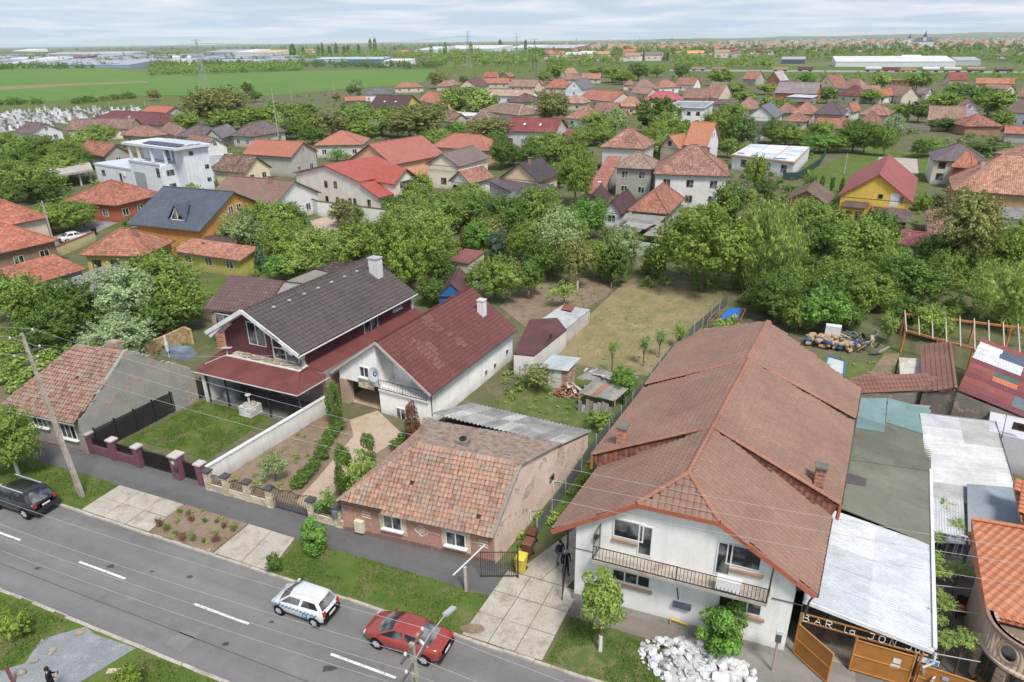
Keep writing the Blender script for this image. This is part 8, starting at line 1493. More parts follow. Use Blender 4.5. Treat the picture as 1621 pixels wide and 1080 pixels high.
b = MB(); P = F2(-9.0,1.6,.03); b.lathe(P,[(.75,0),(.8,.5),(.6,.95),(.15,1.15)],14); tag(b.build('covered_barbecue','membrane',None,C(150,158,166)),'round object under grey foil on the maroon porch','cover')
P = at(285,562); t = thing('covered_furniture','garden furniture under blue grey tarpaulin in the court behind the firewall','cover',P); b = MB(); b.mesh([P + SU * x + TU * y + Z * z_ for x,y,z_ in ((-1.5,-.8,0),(1.5,-.8,0),(1.5,.8,0),(-1.5,.8,0),(-1.1,-.6,.8),(1.2,-.55,.7),(1.1,.6,.85),(-1.2,.5,.75),(0,0,1.05))],[(0,1,5,4),(1,2,6,5),(2,3,7,6),(3,0,4,7),(4,5,8),(5,6,8),(6,7,8),(7,4,8)]); b.build('tarpaulin','membrane',t,C(120,138,156))
P = at(268,566); b = MB(); b.lathe(P,[(.05,0),(.05,.5),(.16,.7),(.18,1.4),(.06,2.3),(.01,2.4)],8); tag(b.build('parasol','plain',None,C(228,228,228)),'closed white parasol beside the blue grey tarpaulin','parasol')
P = at(884,615); t = thing('outhouse','small brick outhouse with white plank door and tin roof','outhouse',P); fo = at(868,612); W_ = lambda a,c,z_: fo + F4.U * a + F4.V * c + Z * z_; b = MB(); b.prism([W_(0,0,-.05),W_(1.7,0,-.05),W_(1.7,1.7,-.05),W_(0,1.7,-.05)],(0,0,1.9)); b.build('wall','brick',t,C(196,150,124)); b = MB(); slope(b,[W_(-.7,-.3,1.9),W_(1.9,-.3,1.95),W_(2.0,2.0,2.25),W_(-.6,2.0,2.2)],.05); b.build('roof','sheet',t,C(196,208,214)); door(t,W_(.75,0,0),F4.nf,.85,1.75,C(220,220,218)); b = MB(); b.prism([W_(-.05,-.03,0),W_(.3,-.03,0),W_(.3,-.003,0),W_(-.05,-.003,0)],(0,0,1.85)); b.build('plaster_strip','wall',t,C(226,222,216))
hp_ = thing('brick_pile','pile of loose old bricks and boards leaning beside the outhouse','pile',at(900,628)); c0 = at(900,624); BM = MB(); BM.obox((0,0,0),(.12,0,0),(0,.06,0),(0,0,.035)); bmx = BM.data('brick','old_wall')
for i in range(150): r = random.random() ** .5; a = random.uniform(0,6.283); o = link('brick',bmx,hp_,random.choice((C(186,120,96),C(170,104,84),C(200,160,140))),None,F4.U * r * 1.3 * math.cos(a) + F4.V * r * .9 * math.sin(a) + Z * (1.25 * (1 - r) * random.uniform(.6,1) + .05) + (c0 - at(900,628)),(random.uniform(-.5,.5),random.uniform(-.5,.5),random.uniform(0,6.3)))
for i in range(6): b = MB(); p = c0 + F4.U * random.uniform(-.6,1.6) + F4.V * .4; b.bar(p + Z * .9,p + F4.U * random.uniform(.3,1.2) + F4.nf * .9 + Z * random.uniform(.1,1.5),.25,.03); b.build('board','bark',hp_,C(200,194,186))
t = thing('ruined_shed','collapsing shed with grey corrugated top and rusty patched front roof','shed',at(960,640)); a0,a1 = at(912,622,1.9),at(975,632,1.9)
corr_roof(t,at(985,612,1.75),at(914,598,1.8) - at(985,612,1.75),at(940,583,2.3) - at(914,598,1.8),6,2,'asbestos',gcols,.08,.177,.05); corr_roof(t,at(973,635,1.45),at(915,622,1.5) - at(973,635,1.45),at(938,603,1.95) - at(915,622,1.5),6,1,'sheet_rust',[C(186,176,168),C(190,140,116),C(170,168,166)],.05,.177,.03); b = MB()
for x,y in ((916,650),(972,660),(990,645),(940,632)): p = at(x,y); b.bar(p,p + Z * 1.6,.1,.1)
b.build('post','bark',t,(.3,.25,.2,1));
for i in range(9): p = at(918,652).lerp(at(972,662),i / 9); b = MB(); b.bar(p,p + Z * random.uniform(.6,1.5),.3,.03,0,F4.V); b.build('plank','bark',t,random.choice(((.36,.33,.3,1),(.3,.24,.19,1),(.5,.46,.42,1))))
for i in range(9): p = at(925 + i * 7,588 + i * 2,2.1); b = MB(); b.bar(p,p + SU * random.uniform(-.5,1.3) + TU * random.uniform(-.8,.8) + Z * .15,.18,.04); b.build('board','bark',t,(.5,.48,.46,1))
house('small cabin with bright blue gable and maroon roof in the orchard',(735,468),(706,460),(748,442),ze=2.2,zr=3.6,along='R',rc=C(120,72,72),roof='sheet',wc=C(30,110,186),wall='plain',win=(0,0),name='cabin',cat='cabin',short='the blue cabin',oh=.1)
house('tall narrow shed with red and grey sheet roof and black side',(742,417),(720,414),(768,404),ze=3.0,zr=3.5,typ='shed',rc=C(168,84,80),roof='sheet',wc=C(206,196,180),win=(0,0),name='shed',cat='shed',short='the red roofed shed',oh=.1)
jr_ = thing('shed','jumble of low sheds under broken grey slab roofs','shed',at(1010,375))
for q in (((990,338),(1058,340),(1040,356),(985,349)),((962,357),(1018,362),(1012,368),(962,362)),((1018,372),(1046,352),(1062,358),(1056,376)),((995,350),(1035,355),(1020,363),(985,357))): b = MB(); slope(b,[at(x,y,2.5) for x,y in q],.08); b.build('slab_roof','asbestos',jr_,random.choice((C(168,164,158),C(150,146,142),C(182,178,172))))
b = MB()
for x,y in ((965,385),(1000,388),(1040,390),(1055,388)): p = at(x,y); b.bar(p,p + Z * 2.4,.15,.15)
b.prism([at(968,382),at(1052,386),at(1052,384),at(968,380)],(0,0,2.2)); b.build('wall','old_wall',jr_,C(120,100,84))
t = thing('tarpaulin_frame','wooden frame covered by a bright blue tarpaulin beside the plot end','frame',at(1150,512)); q = [at(1120,508,1.0),at(1172,506,1.0),at(1181,489,1.0),at(1136,491,1.0)]; b = MB()
for i in range(9): b.bar(q[0].lerp(q[1],i / 8),q[3].lerp(q[2],i / 8),.06,.05)
for p,s_ in zip(q,q[1:] + q[:1]): b.bar(p,s_,.08,.08); b.bar(Vector((p.x,p.y,0)),p,.1,.1)
b.build('frame','bark',t,C(150,120,104)); b = MB(); slope(b,[q[0].lerp(q[1],.35) + Z * .1,q[0].lerp(q[1],.9) + Z * .1,q[3].lerp(q[2],.8) + Z * .16,q[3].lerp(q[2],.4) + Z * .14],.02); b.build('tarpaulin','membrane',t,C(30,116,214))
t = thing('cold_frame','greenhouse box of pale foil with blue rim behind the big brown roof','greenhouse',at(1318,600)); q = [at(1300,605),at(1332,612),at(1334,590),at(1308,582)]; b = MB(); b.prism(q,(0,0,1.1)); b.build('foil','membrane',t,C(206,212,208)); b = MB()
for p,s_ in zip(q,q[1:] + q[:1]): b.bar(p + Z * 1.15,s_ + Z * 1.15,.1,.1); b.bar(p,p + Z * 1.15,.08,.08)
b.build('rim','plain',t,C(60,120,176))
t = thing('sack_pile','pile of brown sacks and blue plastic under the bright green tree','pile',at(1315,550)); c0 = at(1315,550); b = MB(); b.lathe((0,0,0),[(.08,-.4),(.2,-.3),(.26,0),(.2,.28),(.08,.38)],8); smx = b.data('sack','plain',(0,0,0),True)
for i in range(80): o = link('sack',smx,t,C(190,158,122) if i % 4 else C(56,92,146),None,SU * random.uniform(-2.2,2.2) + TU * random.uniform(-.8,.8) + Z * random.uniform(.25,.95),(random.uniform(-.5,.5),1.5,random.uniform(0,6.3))); o.scale = (.9,.7,1)
b = MB(); b.obox(c0 + TU * 1.0 + Z * 1.5,SU * .7,TU * .1 + Z * .1,Z * .45); b.build('white_board','plain',t,C(226,228,230))
t = thing('junk_pile','dark pile of planks and scrap beside the sacks','pile',at(1350,555)); c0 = at(1350,552)
for i in range(46): p = c0 + SU * random.uniform(-1.4,2.2) + TU * random.uniform(-1,3); b = MB(); b.bar(p + Z * random.uniform(0,.6),p + SU * random.uniform(-1,1) + TU * random.uniform(-.6,.6) + Z * random.uniform(.3,1.3),random.uniform(.06,.4),.05); b.build('scrap','bark',t,random.choice(((.06,.06,.07,1),(.2,.16,.12,1),(.4,.38,.36,1),(.1,.13,.2,1),(.45,.36,.26,1))))
t = thing('pergola','long orange timber pergola with pale rafters among the willows','pergola',at(1530,570)); A0,A1,B0,B1 = at(1425,558,0),at(1650,625,0),at(1425,530,0),at(1650,560,0); zz = 2.3; b = MB()
for p,q in ((A0,A1),(B0,B1)):
 b.bar(p + Z * zz,q + Z * zz,.14,.2)
 for f in (0,.25,.5,.75,1): c_ = p.lerp(q,f); b.bar(c_,c_ + Z * zz,.16,.16)
b.bar(A0 + Z * zz,B0 + Z * zz,.14,.2); b.build('timber_frame','plain',t,C(206,130,66))
for i in range(11): f = i / 10; b = MB(); b.bar(A0.lerp(A1,f) + Z * (zz + .14) - TU * .6,B0.lerp(B1,f) + Z * (zz + .14) + TU * .6,.09,.1); b.build('rafter','plain',t,C(206,190,172))
t = thing('lean_to','small grey board covered lean-to joined to the brown tiled shed','lean-to',at(1445,600)); b = MB(); slope(b,[at(1425,597,2.2),at(1458,598,2.2),at(1459,568,2.6),at(1423,566,2.6)],.1); b.build('roof','old_wall',t,C(206,200,190)); b = MB()
for x,y in ((1425,597),(1423,566),(1457,568)): p = at(x,y,2.3); b.bar(Vector((p.x,p.y,0)),p - Z * .12,.1,.1)
b.build('post','bark',t,C(110,60,50))
for i,(x,y) in enumerate(((1497,800),(1485,850),(1480,880),(1490,905),(1483,940),(1500,955),(1478,975),(1515,830),(1520,900),(1530,1010),(1500,1012))):
 P = at(x,y,2.4); tree_at(Vector((P.x,P.y,0)),.62,.3,2.35,LEAF['L'][0],'sparse','vine',label=f'{ORD[i]} grape vine spray counted from the rear along the court trellis',group='vine sprays over the court',cat='vine')
sheet('court_floor',[at(1476,1075),at(1476,905),at(1550,915),at(1560,1080)],'asphalt',.01,C(120,110,104)); b = MB()
for k in range(5): b.bar(at(1476,890 + 36 * k,2.3),at(1552,896 + 38 * k,2.3),.03,.03)
tag(b.build('trellis','metal',None,C(200,196,190)),'thin metal trellis spanning the court beside the bar','trellis'); P = at(1520,975); t = thing('chair','dark seat with red cushion in the court beside the bar','chair',P); b = MB(); b.obox(P + Z * .4,SU * .3,TU * .3,Z * .05); b.obox(P + Z * .75 + TU * .28,SU * .3,TU * .04,Z * .35); b.build('frame','plain',t,C(60,44,38)); b = MB(); b.obox(P + Z * .5,SU * .27,TU * .27,Z * .06); b.build('cushion','plain',t,C(196,60,56)); b = MB()
for x in (-1,1):
 for y in (-1,1): b.bar(P + SU * .26 * x + TU * .26 * y,P + SU * .26 * x + TU * .26 * y + Z * .36,.05,.05)
b.build('leg','plain',t,C(60,44,38))
tree(30,695,104,96,'M','big',label='leafy street tree beside the tall pole above the black car',base=752,white=True)
tree(496,851,56,52,'B','bush',name='bush',label='round bright green lilac bush on the verge by the driveway',base=874,cat='bush')
tree(950,946,88,72,'L','bush',label='small round street tree with whitewashed trunk before the long balcony',base=1030,white=True)
tree(1145,1003,94,72,'B','bush',name='bush',label='round dense green bush beside the white rubble heap',base=1042,cat='bush')
for x,y,w,h,k,l in ((532,640,36,66,'D','dark green thuja beside the passage of the white house'),(655,673,34,66,'R','thuja with browned foliage at the corner of the white house'),(549,748,46,80,'D','tall dark green thuja by the paved garden path'),(586,716,38,56,'D','shorter dark green thuja beside the garden path')):
 tree(x,y,w,h,k,'column',name='thuja',label=l,base=y + h * .5,cat='thuja')
tree(575,748,56,64,'L','sparse',label='thin young fruit tree with bright leaves behind the pink house corner',base=790); tree(437,737,54,44,'G','sparse',name='shrub',label='loose grey green shrub in the bare front garden',base=762,cat='shrub')
tree(520,798,42,40,'B','sparse',name='vine',label='vine with fresh leaves over the cream front fence',base=818,cat='vine')
tree(985,605,40,62,'B','mid',label='bright young plum tree beside the ruined garden shed',base=640); tree(968,551,18,34,'L','sparse',label='slender sapling standing alone in the vegetable plot',base=592)
tree(1018,546,24,32,'G','sparse',label='grey green sapling nearer the dark plot fence',base=580); tree(1043,535,24,32,'G','sparse',label='second grey green sapling beside the dark plot fence',base=568); tree(1075,528,30,30,'M','sparse',label='low sapling behind the two grey green saplings',base=552)
tree(850,595,70,34,'O','sparse',name='shrub',label='bare grey thicket shrub beside the brick outhouse',base=618,cat='shrub'); tree(950,665,44,30,'M','small',name='shrub',label='low leafy shrub between grey lean-to and ruined shed',base=680,cat='shrub')
tree(1147,522,48,40,'L','small',name='shrub',label='pale leafy shrub beside the blue tarpaulin frame',base=545,cat='shrub'); tree(1083,560,40,40,'M','sparse',name='shrub',label='sprawling shrub along the fence behind the big brown roof',base=585,cat='shrub')
tree(893,462,48,34,'L','sparse',label='small apple tree with a yellow twig in the bare garden',base=488,white=True)
tree(1110,390,152,122,'Y','big',label='huge yellow olive walnut tree at the end of the vegetable plot',base=462); tree(1207,386,126,126,'L','willow',name='willow',label='large pale weeping willow beside the huge walnut tree',base=466)
tree(1510,362,108,118,'O','big',label='tall olive brown tree standing before the tan house',base=440); tree(1578,462,116,96,'L','willow',name='willow',label='broad pale willow above the long timber pergola',base=518)
tree(910,277,70,84,'Y','big',label='big domed yellow green tree beside the orange wing with skylight',base=326); tree(1150,322,62,62,'D','mid',label='dark green tree with whitewashed twin trunk before the pyramid roofed house',base=352,white=True)
tree(837,440,52,50,'D','mid',label='dark cherry tree with whitewashed trunk at the bare garden edge',base=470,white=True); tree(914,412,62,72,'O','mid',label='brownish apple tree with whitewashed trunk in the bare garden',base=460,white=True)
tree(735,378,20,36,'R','column',name='thuja',label='dead red brown conifer among the green orchard trees',base=396,cat='thuja'); tree(415,404,40,52,'S','cone',name='spruce',label='bluish spruce beside the yellow green carport',base=432,cat='spruce')
tree(1433,176,18,34,'D','cone',name='spruce',label='dark slim spruce behind the white garden stones',base=194,cat='spruce'); tree(535,246,30,24,'B','sparse',name='palm',label='small potted palm in the yard of the salmon hip roof',base=256,cat='palm')
tree(1217,338,60,34,'B','mid',name='shrub',label='spiky bright green shrub below the brick house',base=356,cat='shrub'); tree(475,369,26,14,'B','small',name='shrub',label='small round shrub against the white garden wall',cat='shrub',base=362) if False else None
tree(535,341,16,16,'B','small',label='tiny round tree before the tall white garden wall',base=354)
for i,x in enumerate((540,551,560,530)): tree(x - 5,368 + i % 2,8,12,'D','cone',name='conifer',label=f'{ORD[(3, 0, 1, 2)[i] if i == 3 else i + 1]} tiny clipped conifer from left on the small lawn' if i < 3 else 'first tiny clipped conifer from left on the small lawn',base=375,cat='conifer',group='conifers on the small lawn')
for i,(x,y) in enumerate(((1287,291),(1300,290),(1316,291),(1331,293))): tree(x,y,11,22,'D','column',name='thuja',label=f'{ORD[i]} slim dark thuja from left behind the yellow house',base=y + 11,cat='thuja',group='thujas behind the yellow house')
HAND = [(50,478,92,88,'M'),(128,488,104,92,'D'),(212,470,112,104,'W'),(272,452,122,108,'M'),(196,536,112,72,'W'),(300,486,78,72,'M'),(18,470,60,80,'D'),(90,520,90,60,'D'),(262,505,84,66,'D'),
 (387,366,66,62,'G'),(415,352,80,62,'M'),(440,348,84,56,'L'),(460,346,60,54,'D'),(448,384,74,60,'M'),(474,370,60,50,'M'),(492,394,88,60,'L'),(520,392,74,58,'M'),(548,396,60,62,'G'),(446,424,48,44,'B'),(585,396,116,92,'Y'),(627,396,96,112,'Y'),(628,350,50,58,'L'),(470,420,70,44,'L'),(505,418,60,44,'M'),(560,425,60,36,'G'),
 (660,336,70,58,'M'),(702,338,82,62,'M'),(656,312,44,46,'Y'),(672,368,110,82,'L'),(685,392,92,82,'M'),(750,333,80,54,'D'),(735,324,60,40,'L'),(757,374,48,54,'B'),(796,342,72,70,'D'),(850,331,76,74,'M'),(790,390,40,48,'S'),(848,384,90,72,'Y'),(883,380,86,100,'G'),(864,412,72,62,'D'),(928,346,74,62,'B'),(950,410,56,62,'M'),(785,440,88,72,'M'),(698,424,52,52,'D'),(688,460,52,46,'D'),(648,422,60,96,'Y'),(820,380,44,50,'D'),(910,372,50,60,'M'),
 (985,396,68,74,'G'),(972,420,60,60,'D'),(1036,412,50,52,'Y'),(1266,345,68,66,'M'),(1270,428,60,50,'D'),(1222,460,82,66,'D'),(1256,452,80,60,'M'),(1186,425,60,60,'Y'),(1301,356,82,62,'M'),(1293,386,62,68,'D'),(1354,390,108,96,'M'),(1382,366,70,66,'D'),(1398,428,82,72,'M'),(1438,446,108,78,'D'),(1544,366,62,60,'M'),(1586,405,88,82,'Y'),(1608,374,66,60,'L'),(1322,448,82,80,'M'),(1301,468,72,72,'D'),(1470,402,62,62,'D'),(1490,430,60,68,'M'),(1345,440,70,60,'Y'),(1380,460,80,56,'M'),(1530,415,60,60,'D'),
 (1300,492,74,72,'B'),(1226,475,84,72,'D'),(1363,478,42,52,'Y'),(1403,517,32,50,'L'),(1466,508,52,56,'L'),(1485,520,40,40,'L'),(1430,495,60,50,'D'),(1508,496,24,24,'L'),(1260,500,50,50,'M'),(1340,500,50,40,'D'),(1640,470,70,80,'M'),
 (30,232,64,48,'M'),(76,236,58,44,'D'),(112,242,62,42,'M'),(140,226,60,40,'L'),(165,214,52,36,'M'),(40,256,60,44,'D'),(20,282,84,60,'Y'),(62,288,82,58,'M'),(100,262,70,40,'M'),(70,298,66,44,'D'),(84,346,60,42,'L'),(112,342,72,46,'M'),(134,338,50,40,'M'),(14,316,60,44,'D'),(128,254,50,30,'D'),(150,232,44,30,'M'),(20,250,50,40,'M'),(6,340,40,40,'M'),
 (332,170,76,58,'O'),(362,163,78,50,'O'),(361,190,54,32,'M'),(300,192,44,34,'M'),(395,188,62,32,'M'),(418,188,54,30,'D'),(448,184,66,40,'M'),(478,177,60,30,'M'),(494,198,54,38,'Y'),(527,196,56,40,'O'),(557,187,58,40,'L'),(574,183,56,38,'M'),(597,188,52,34,'M'),(616,183,40,30,'D'),(494,214,44,26,'D'),(604,200,50,26,'W'),(630,196,50,40,'Y'),(440,205,40,24,'M'),(470,205,50,28,'D'),(575,205,50,26,'M'),
 (662,193,106,58,'O'),(723,204,42,26,'B'),(774,206,88,42,'O'),(690,173,28,24,'D'),(729,160,62,48,'M'),(756,163,78,44,'L'),(872,169,56,50,'O'),(795,240,44,54,'D'),(862,228,74,40,'M'),(880,238,60,36,'M'),(905,236,50,40,'Y'),(838,246,46,34,'D'),(942,199,60,46,'M'),(925,215,46,30,'M'),(666,298,46,50,'Y'),(745,308,64,36,'M'),(806,246,50,30,'M'),(690,218,60,24,'D'),(955,213,40,30,'L'),
 (974,194,44,44,'G'),(1040,183,80,58,'D'),(1056,200,60,44,'L'),(1043,214,60,34,'Y'),(1157,177,50,30,'M'),(1132,198,60,46,'Y'),(1168,209,54,58,'D'),(1151,232,34,32,'M'),(1222,207,50,38,'D'),(1242,214,54,38,'M'),(1193,272,40,56,'Y'),(1210,298,34,30,'D'),(1090,210,50,30,'M'),(1262,218,50,24,'D'),(1210,172,40,16,'D'),
 (1299,206,42,30,'Y'),(1349,214,56,50,'D'),(1366,220,48,44,'D'),(1398,221,38,50,'M'),(1297,226,60,28,'B'),(1412,201,42,40,'W'),(1452,177,42,30,'D'),(1420,176,40,24,'M'),(1497,196,56,20,'D'),(1553,234,84,20,'D'),(1581,190,42,30,'M'),(1490,160,62,30,'M'),(1575,163,72,42,'M'),(1470,232,42,28,'M'),(1540,150,60,30,'D'),(1610,170,40,30,'M'),(1325,226,44,28,'M'),(1383,208,36,26,'Y'),(1455,235,30,26,'D'),
 (1392,129,36,26,'L'),(1449,127,42,32,'M'),(1275,124,30,20,'B'),(1308,150,30,24,'D'),(1378,152,40,20,'M'),(1515,142,46,22,'M'),(1560,150,44,22,'D'),(1240,165,40,16,'M'),(970,118,44,22,'Y'),(1010,113,36,26,'D'),(880,112,34,28,'Y'),(1078,114,26,22,'D'),(1140,122,40,24,'M'),(1160,140,44,20,'M'),(693,126,36,26,'O'),(565,139,26,24,'G'),(245,150,22,16,'O'),(735,126,16,12,'D'),(405,152,26,16,'D'),(1176,155,46,20,'M'),(1215,140,40,16,'L'),(985,122,40,20,'Y'),(1040,112,30,18,'M'),(860,122,30,16,'M'),(945,112,30,16,'M')]
for x,y,w,h,k in HAND: tree(x,y,w,h,k)
def box_px(c,hx,hy,ze):
 q = [proj((c[0] + i,c[1] + j,z_)) for i in (-hx,hx) for j in (-hy,hy) for z_ in (0,ze)]; return min(a for a,_,_ in q),max(a for a,_,_ in q),min(b_ for _,b_,_ in q),max(b_ for _,b_,_ in q)
HB = [(box_px(h,h[2] * .8,h[3] * .8,h[6]),(h[0] ** 2 + h[1] ** 2) ** .5) for h in HOUSES]
def clear(P,R,top):
 for h in HOUSES:
  dx,dy = P.x - h[0],P.y - h[1]; c,s = math.cos(h[4]),math.sin(h[4])
  if abs(dx * c + dy * s) < h[2] + R * .6 and abs(-dx * s + dy * c) < h[3] + R * .6: return False
 d = math.hypot(P.x,P.y); b_ = box_px((P.x,P.y),R * .8,R * .8,top)
 for hb,hd in HB:
  if hd > d - 2:
   ox,oy = min(b_[1],hb[1]) - max(b_[0],hb[0]),min(b_[3],hb[3]) - max(b_[2],hb[2])
   if ox > 0 and oy > 0 and ox * oy > .12 * (hb[1] - hb[0]) * (hb[3] - hb[2]): return False
 return True
nfill = 0; tries = 0
while nfill < 64 and tries < 6000:
 tries += 1; x,y = TR.uniform(-10,1631),TR.uniform(150,400); P = at(x,y)
 if x < 330 and y < 200: continue
 R = TR.uniform(1.3,3.4); zc = R * TR.uniform(.9,1.3)
 if 1290 < x < 1475 and 225 < y < 310: continue
 if not clear(P,R,zc + R): continue
 if min((P - t_[1]).length for t_ in TREES) < R * .9: continue
 k = TR.choice('DMMMLYGO'); tree_at(P,R,R * TR.uniform(.8,1.1),zc,LEAF[k][0],'mid' if y > 230 else 'small','tree',False,LEAF[k][1]); nfill += 1
TLAB = None
def relation(P):
 best = min(HOUSES,key=lambda h: math.hypot(P.x - h[0],P.y - h[1]) - max(h[2],h[3])); dx,dy = P.x - best[0],P.y - best[1]; d = math.hypot(best[0],best[1])
 depth = (dx * best[0] + dy * best[1]) / d; side = (dx * best[1] - dy * best[0]) / d
 if abs(depth) > abs(side) * .8: return ('behind ' if depth > 0 else 'in front of ') + best[5]
 return ('right of ' if side > 0 else 'left of ') + best[5]
seen = {}
for t_ in TREES:
 if t_[5] is None:
  size = 'tall' if t_[3] > 8 else 'medium' if t_[3] > 4.5 else 'small'; t_[5] = f'{size} {t_[4]} tree {relation(t_[1])}'; seen.setdefault(t_[5],[]).append(t_)
for l,ts in seen.items():
 if len(ts) > 1:
  ts.sort(key=lambda q: proj(q[1])[0])
  for i,q in enumerate(ts): q[5] = f'{ORD[min(i, 11)]} {l} from left' if len(l.split()) > 14 else f'{l}, {ORD[min(i, 11)]} from left'
for t_ in TREES:
 t_[5] = ' '.join(t_[5].replace('medium ','').split()) if len(t_[5].split()) > 16 else t_[5]
 tag(t_[0],t_[5],t_[7],t_[6] or ('trees in the village gardens' if t_[8] == 'tree' else None))
def scatter(name,items,kind,nl,leaf,cols,seed):
 """items: (x, y, z, R, H) joined into one object of leaf clouds"""
 base = [leaf_cloud(nl,leaf,seed + i,'round',9) for i in range(5)]; Vs,Fs,n0 = [],[],0; r = np.random.default_rng(seed)
 for it in items:
  V,F = base[r.integers(0,5)]; a = r.uniform(0,6.283); c,s = math.cos(a),math.sin(a)
  W = np.stack([(V[:,0] * c - V[:,1] * s) * it[3] + it[0],(V[:,0] * s + V[:,1] * c) * it[3] + it[1],V[:,2] * it[4] + it[2]],1); Vs.append(W); Fs.append(F + n0); n0 += len(V)
 o = link(name,np_mesh(name,np.concatenate(Vs),np.concatenate(Fs),'leaf'),None,cols,kind); return o
def grow(px_poly_fn,n,y0,y1,r0,r1,x0=-40,x1=1660,ok=None):
 out = []
 for _ in range(n):
  x,y = TR.uniform(x0,x1),TR.uniform(y0,y1)
  if px_poly_fn and not px_poly_fn(x,y): continue
  P = at(x,y); R = TR.uniform(r0,r1)
  if ok and not ok(P,R): continue
  out.append((P.x,P.y,R * .6,R,R * TR.uniform(.6,1.0)))
 return out
free = lambda P,R: clear(P,R,R)
g1 = grow(lambda x,y: not (1285 < x < 1475 and 225 < y < 320) and not (x < 340 and y < 225),1500,150,330,.5,1.5,ok=free); scatter('undergrowth',g1[::2],'stuff',110,.2,LEAF['M'][0],31); scatter('undergrowth',g1[1::2],'stuff',110,.2,LEAF['D'][0],37)
band = lambda x,y: (y < 440 + 0.02 * x) and not (480 < x < 620 and y < 385) and not (x < 340) and not (760 < x < 1010 and y > 415) or (x > 1180 and y < 500)
scatter('undergrowth',grow(band,1300,325,500,.4,1.2,ok=free),'stuff',190,.15,LEAF['M'][0],41)
def px_in(poly):
 def f(x,y):
  c = False; j = len(poly) - 1
  for i in range(len(poly)):
   if (poly[i][1] > y) != (poly[j][1] > y) and x < (poly[j][0] - poly[i][0]) * (y - poly[i][1]) / (poly[j][1] - poly[i][1]) + poly[i][0]: c = not c
   j = i
  return c
 return f
weeds = []
for poly,n_,a_,b_ in ((((930,725),(790,890),(835,880),(905,800),(1030,640),(1005,620)),130,.12,.42),(((790,630),(850,585),(1010,640),(940,690)),60,.08,.25),(((0,600),(0,520),(95,525),(310,560),(130,575),(20,640)),260,.25,.7),(((800,570),(870,550),(900,580),(800,640)),60,.15,.45),(((1300,560),(1440,585),(1445,620),(1310,625)),40,.08,.2),(((880,560),(1000,445),(1150,460),(1065,590)),150,.05,.16),(((340,765),(345,735),(520,645),(540,680),(470,790)),70,.08,.22),(((240,838),(295,800),(392,830),(335,868)),26,.07,.16),(((800,480),(840,452),(980,445),(880,500)),40,.1,.3)):
 xs,ys = [p[0] for p in poly],[p[1] for p in poly]; weeds += grow(px_in(poly),n_ * 2,min(ys),max(ys),a_,b_,min(xs),max(xs))
scatter('weeds',weeds[::2],'stuff',40,.3,LEAF['L'][0],51); scatter('weeds',weeds[1::2],'stuff',40,.3,LEAF['M'][0],53)
def turf(name,quads,dens,col,hgt=.09):
 V,n = [],0; r = np.random.default_rng(len(quads) + 3)
 for q in quads:
  q = [np.array(p[:2]) for p in q]; ar = abs(np.cross(q[1] - q[0],q[3] - q[0])); m = int(ar * dens); a,c = r.uniform(0,1,m),r.uniform(0,1,m)
  P = q[0] * ((1 - a) * (1 - c))[:,None] + q[1] * (a * (1 - c))[:,None] + q[2] * (a * c)[:,None] + q[3] * ((1 - a) * c)[:,None]; keep_ = np.array([mnoise.noise((x * .55,y * .55,3.1)) + .5 * mnoise.noise((x * 2.1,y * 2.1,7.7)) for x,y in P]) < r.uniform(-.15,.45,m); P = P[keep_]; m = len(P); th = r.uniform(0,6.283,m); w = r.uniform(.012,.03,m); h = hgt * r.uniform(.5,1.5,m); ln = r.uniform(-.06,.06,(m,2))
  A = np.stack([P[:,0] - np.cos(th) * w,P[:,1] - np.sin(th) * w,np.zeros(m)],1); B_ = np.stack([P[:,0] + np.cos(th) * w,P[:,1] + np.sin(th) * w,np.zeros(m)],1); T_ = np.stack([P[:,0] + ln[:,0],P[:,1] + ln[:,1],h],1); V.append(np.stack([A,B_,T_],1).reshape(-1,3)); n += m
 V = np.concatenate(V); link(name,np_mesh(name,V,np.arange(len(V)).reshape(-1,3),'leaf'),None,col,'stuff')
turf('grass',[[ST(-25.1,23.1),ST(-12.5,23.1),ST(-12.4,26.0),ST(-25.1,26.0)],[ST(-55,23.1),ST(-40.6,23.1),ST(-40.6,25.9),ST(-55,25.9)],[ST(-8,23.1),ST(-2.3,23.1),ST(-3.5,25.9),ST(-7.7,26.5)],[ST(-60,11),ST(-32.5,11),ST(-32.2,16.1),ST(-60,16.1)],[ST(-27,12),ST(-8,12),ST(-8,16.1),ST(-27,16.1)],G((205,695),(335,628),(440,652),(330,728))],230,C(82,112,38,.95))
def belt(n,fn,r0,r1,hs=(.8,1.3)):
 out = []
 for _ in range(n):
  x,y = fn(); P = at(x,y); R = TR.uniform(r0,r1); out.append((P.x,P.y,R * .8,R,R * TR.uniform(*hs)))
 return out
U = TR.uniform
hedge = lambda: ((lambda x: (x,(109.5 - x * .018 if x < 240 else 105.5 + (x - 240) * .004) + U(-2.5,1.5)))(U(-60,700)))
scatter('hedge',belt(520,hedge,2.5,5),'stuff',130,.14,LEAF['D'][0],61); scatter('hedge',belt(260,lambda: (lambda x: (x,U(106,123 - (x - 240) * .045)))(U(240,480)),2.5,5),'stuff',130,.14,LEAF['M'][0],62)
scatter('hedge',belt(60,lambda: (lambda x: (x,166 - x * .03 + U(-1.5,1.5)))(U(-40,70)),1,2),'stuff',150,.13,LEAF['D'][0],63); scatter('hedge',belt(70,lambda: (lambda x: (x,164.5 - (x - 118) * .1 + U(-1.5,1.5)))(U(116,214)),1,2),'stuff',150,.13,LEAF['D'][0],64)
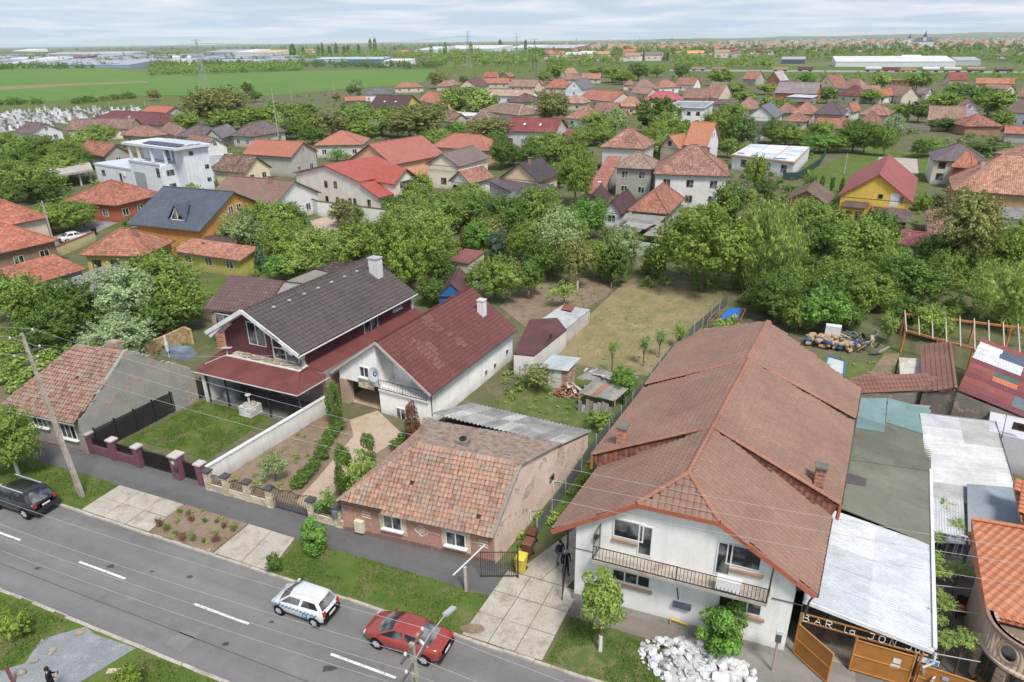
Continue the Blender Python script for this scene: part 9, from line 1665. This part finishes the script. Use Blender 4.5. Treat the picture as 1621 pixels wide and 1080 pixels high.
scatter('distant_woods',belt(360,lambda: (lambda x: (x,U(84,106) if not 985 < x < 1070 else U(80,91)))(U(690,1110)),3,6.5,(.9,1.5)),'stuff',130,.14,LEAF['M'][0],65); scatter('distant_woods',belt(330,lambda: (U(440,760),U(82,98)),3.5,7),'stuff',130,.14,LEAF['M'][0],66)
scatter('distant_woods',belt(330,lambda: (lambda x: (x,U(88,110) if not 1225 < x < 1600 else U(82,97)))(U(1070,1660)),2.5,5.5),'stuff',130,.14,LEAF['M'][0],67); scatter('distant_woods',belt(700,lambda: (lambda x: (x,U(67,92) - (x - 1000) * .008))(U(840,1670)),4,8),'stuff',70,.18,LEAF['D'][0],68)
scatter('distant_woods',belt(360,lambda: (U(-60,860),82 - U(0,10) ** 1.15 * .95),5,10),'stuff',70,.18,LEAF['D'][0],69); scatter('distant_woods',belt(500,lambda: (lambda x: (x,71.6 - (x) * .0105 + U(-1.2,2.6)))(U(-80,1680)),10,26,(.5,.8)),'stuff',36,.28,LEAF['D'][0],70)
scatter('distant_woods',belt(300,lambda: (U(-40,480),U(86,101)),3,6),'stuff',70,.18,LEAF['D'][0],71)
scatter('scrub',belt(230,lambda: (lambda x: (x,U(104,130) if x < 1060 else U(118.5,131)))(U(700,1640)),1.0,2.4),'stuff',130,.14,LEAF['M'][0],72); scatter('scrub',belt(130,lambda: (lambda x: (x,U(108,132) if x < 1060 else U(118.5,132)))(U(700,1640)),.8,2),'stuff',130,.14,LEAF['L'][0],73)
# ================================================================ the air
m = bpy.data.materials.new('air'); m.use_nodes = True; nt = m.node_tree; nt.nodes.remove(nt.nodes['Principled BSDF']); pv = nt.nodes.new('ShaderNodeVolumePrincipled'); pv.inputs['Color'].default_value = (.82,.90,1,1); pv.inputs['Density'].default_value = HAZE; pv.inputs['Anisotropy'].default_value = -.1; nt.links.new(pv.outputs[0],nt.nodes['Material Output'].inputs['Volume']); MATS['air'] = m
b = MB(); b.obox((0,12700,74),(26500,0,0),(0,13500,0),(0,0,76)); o = b.build('haze','air',None,kind='stuff')
bpy.context.view_layer.update()
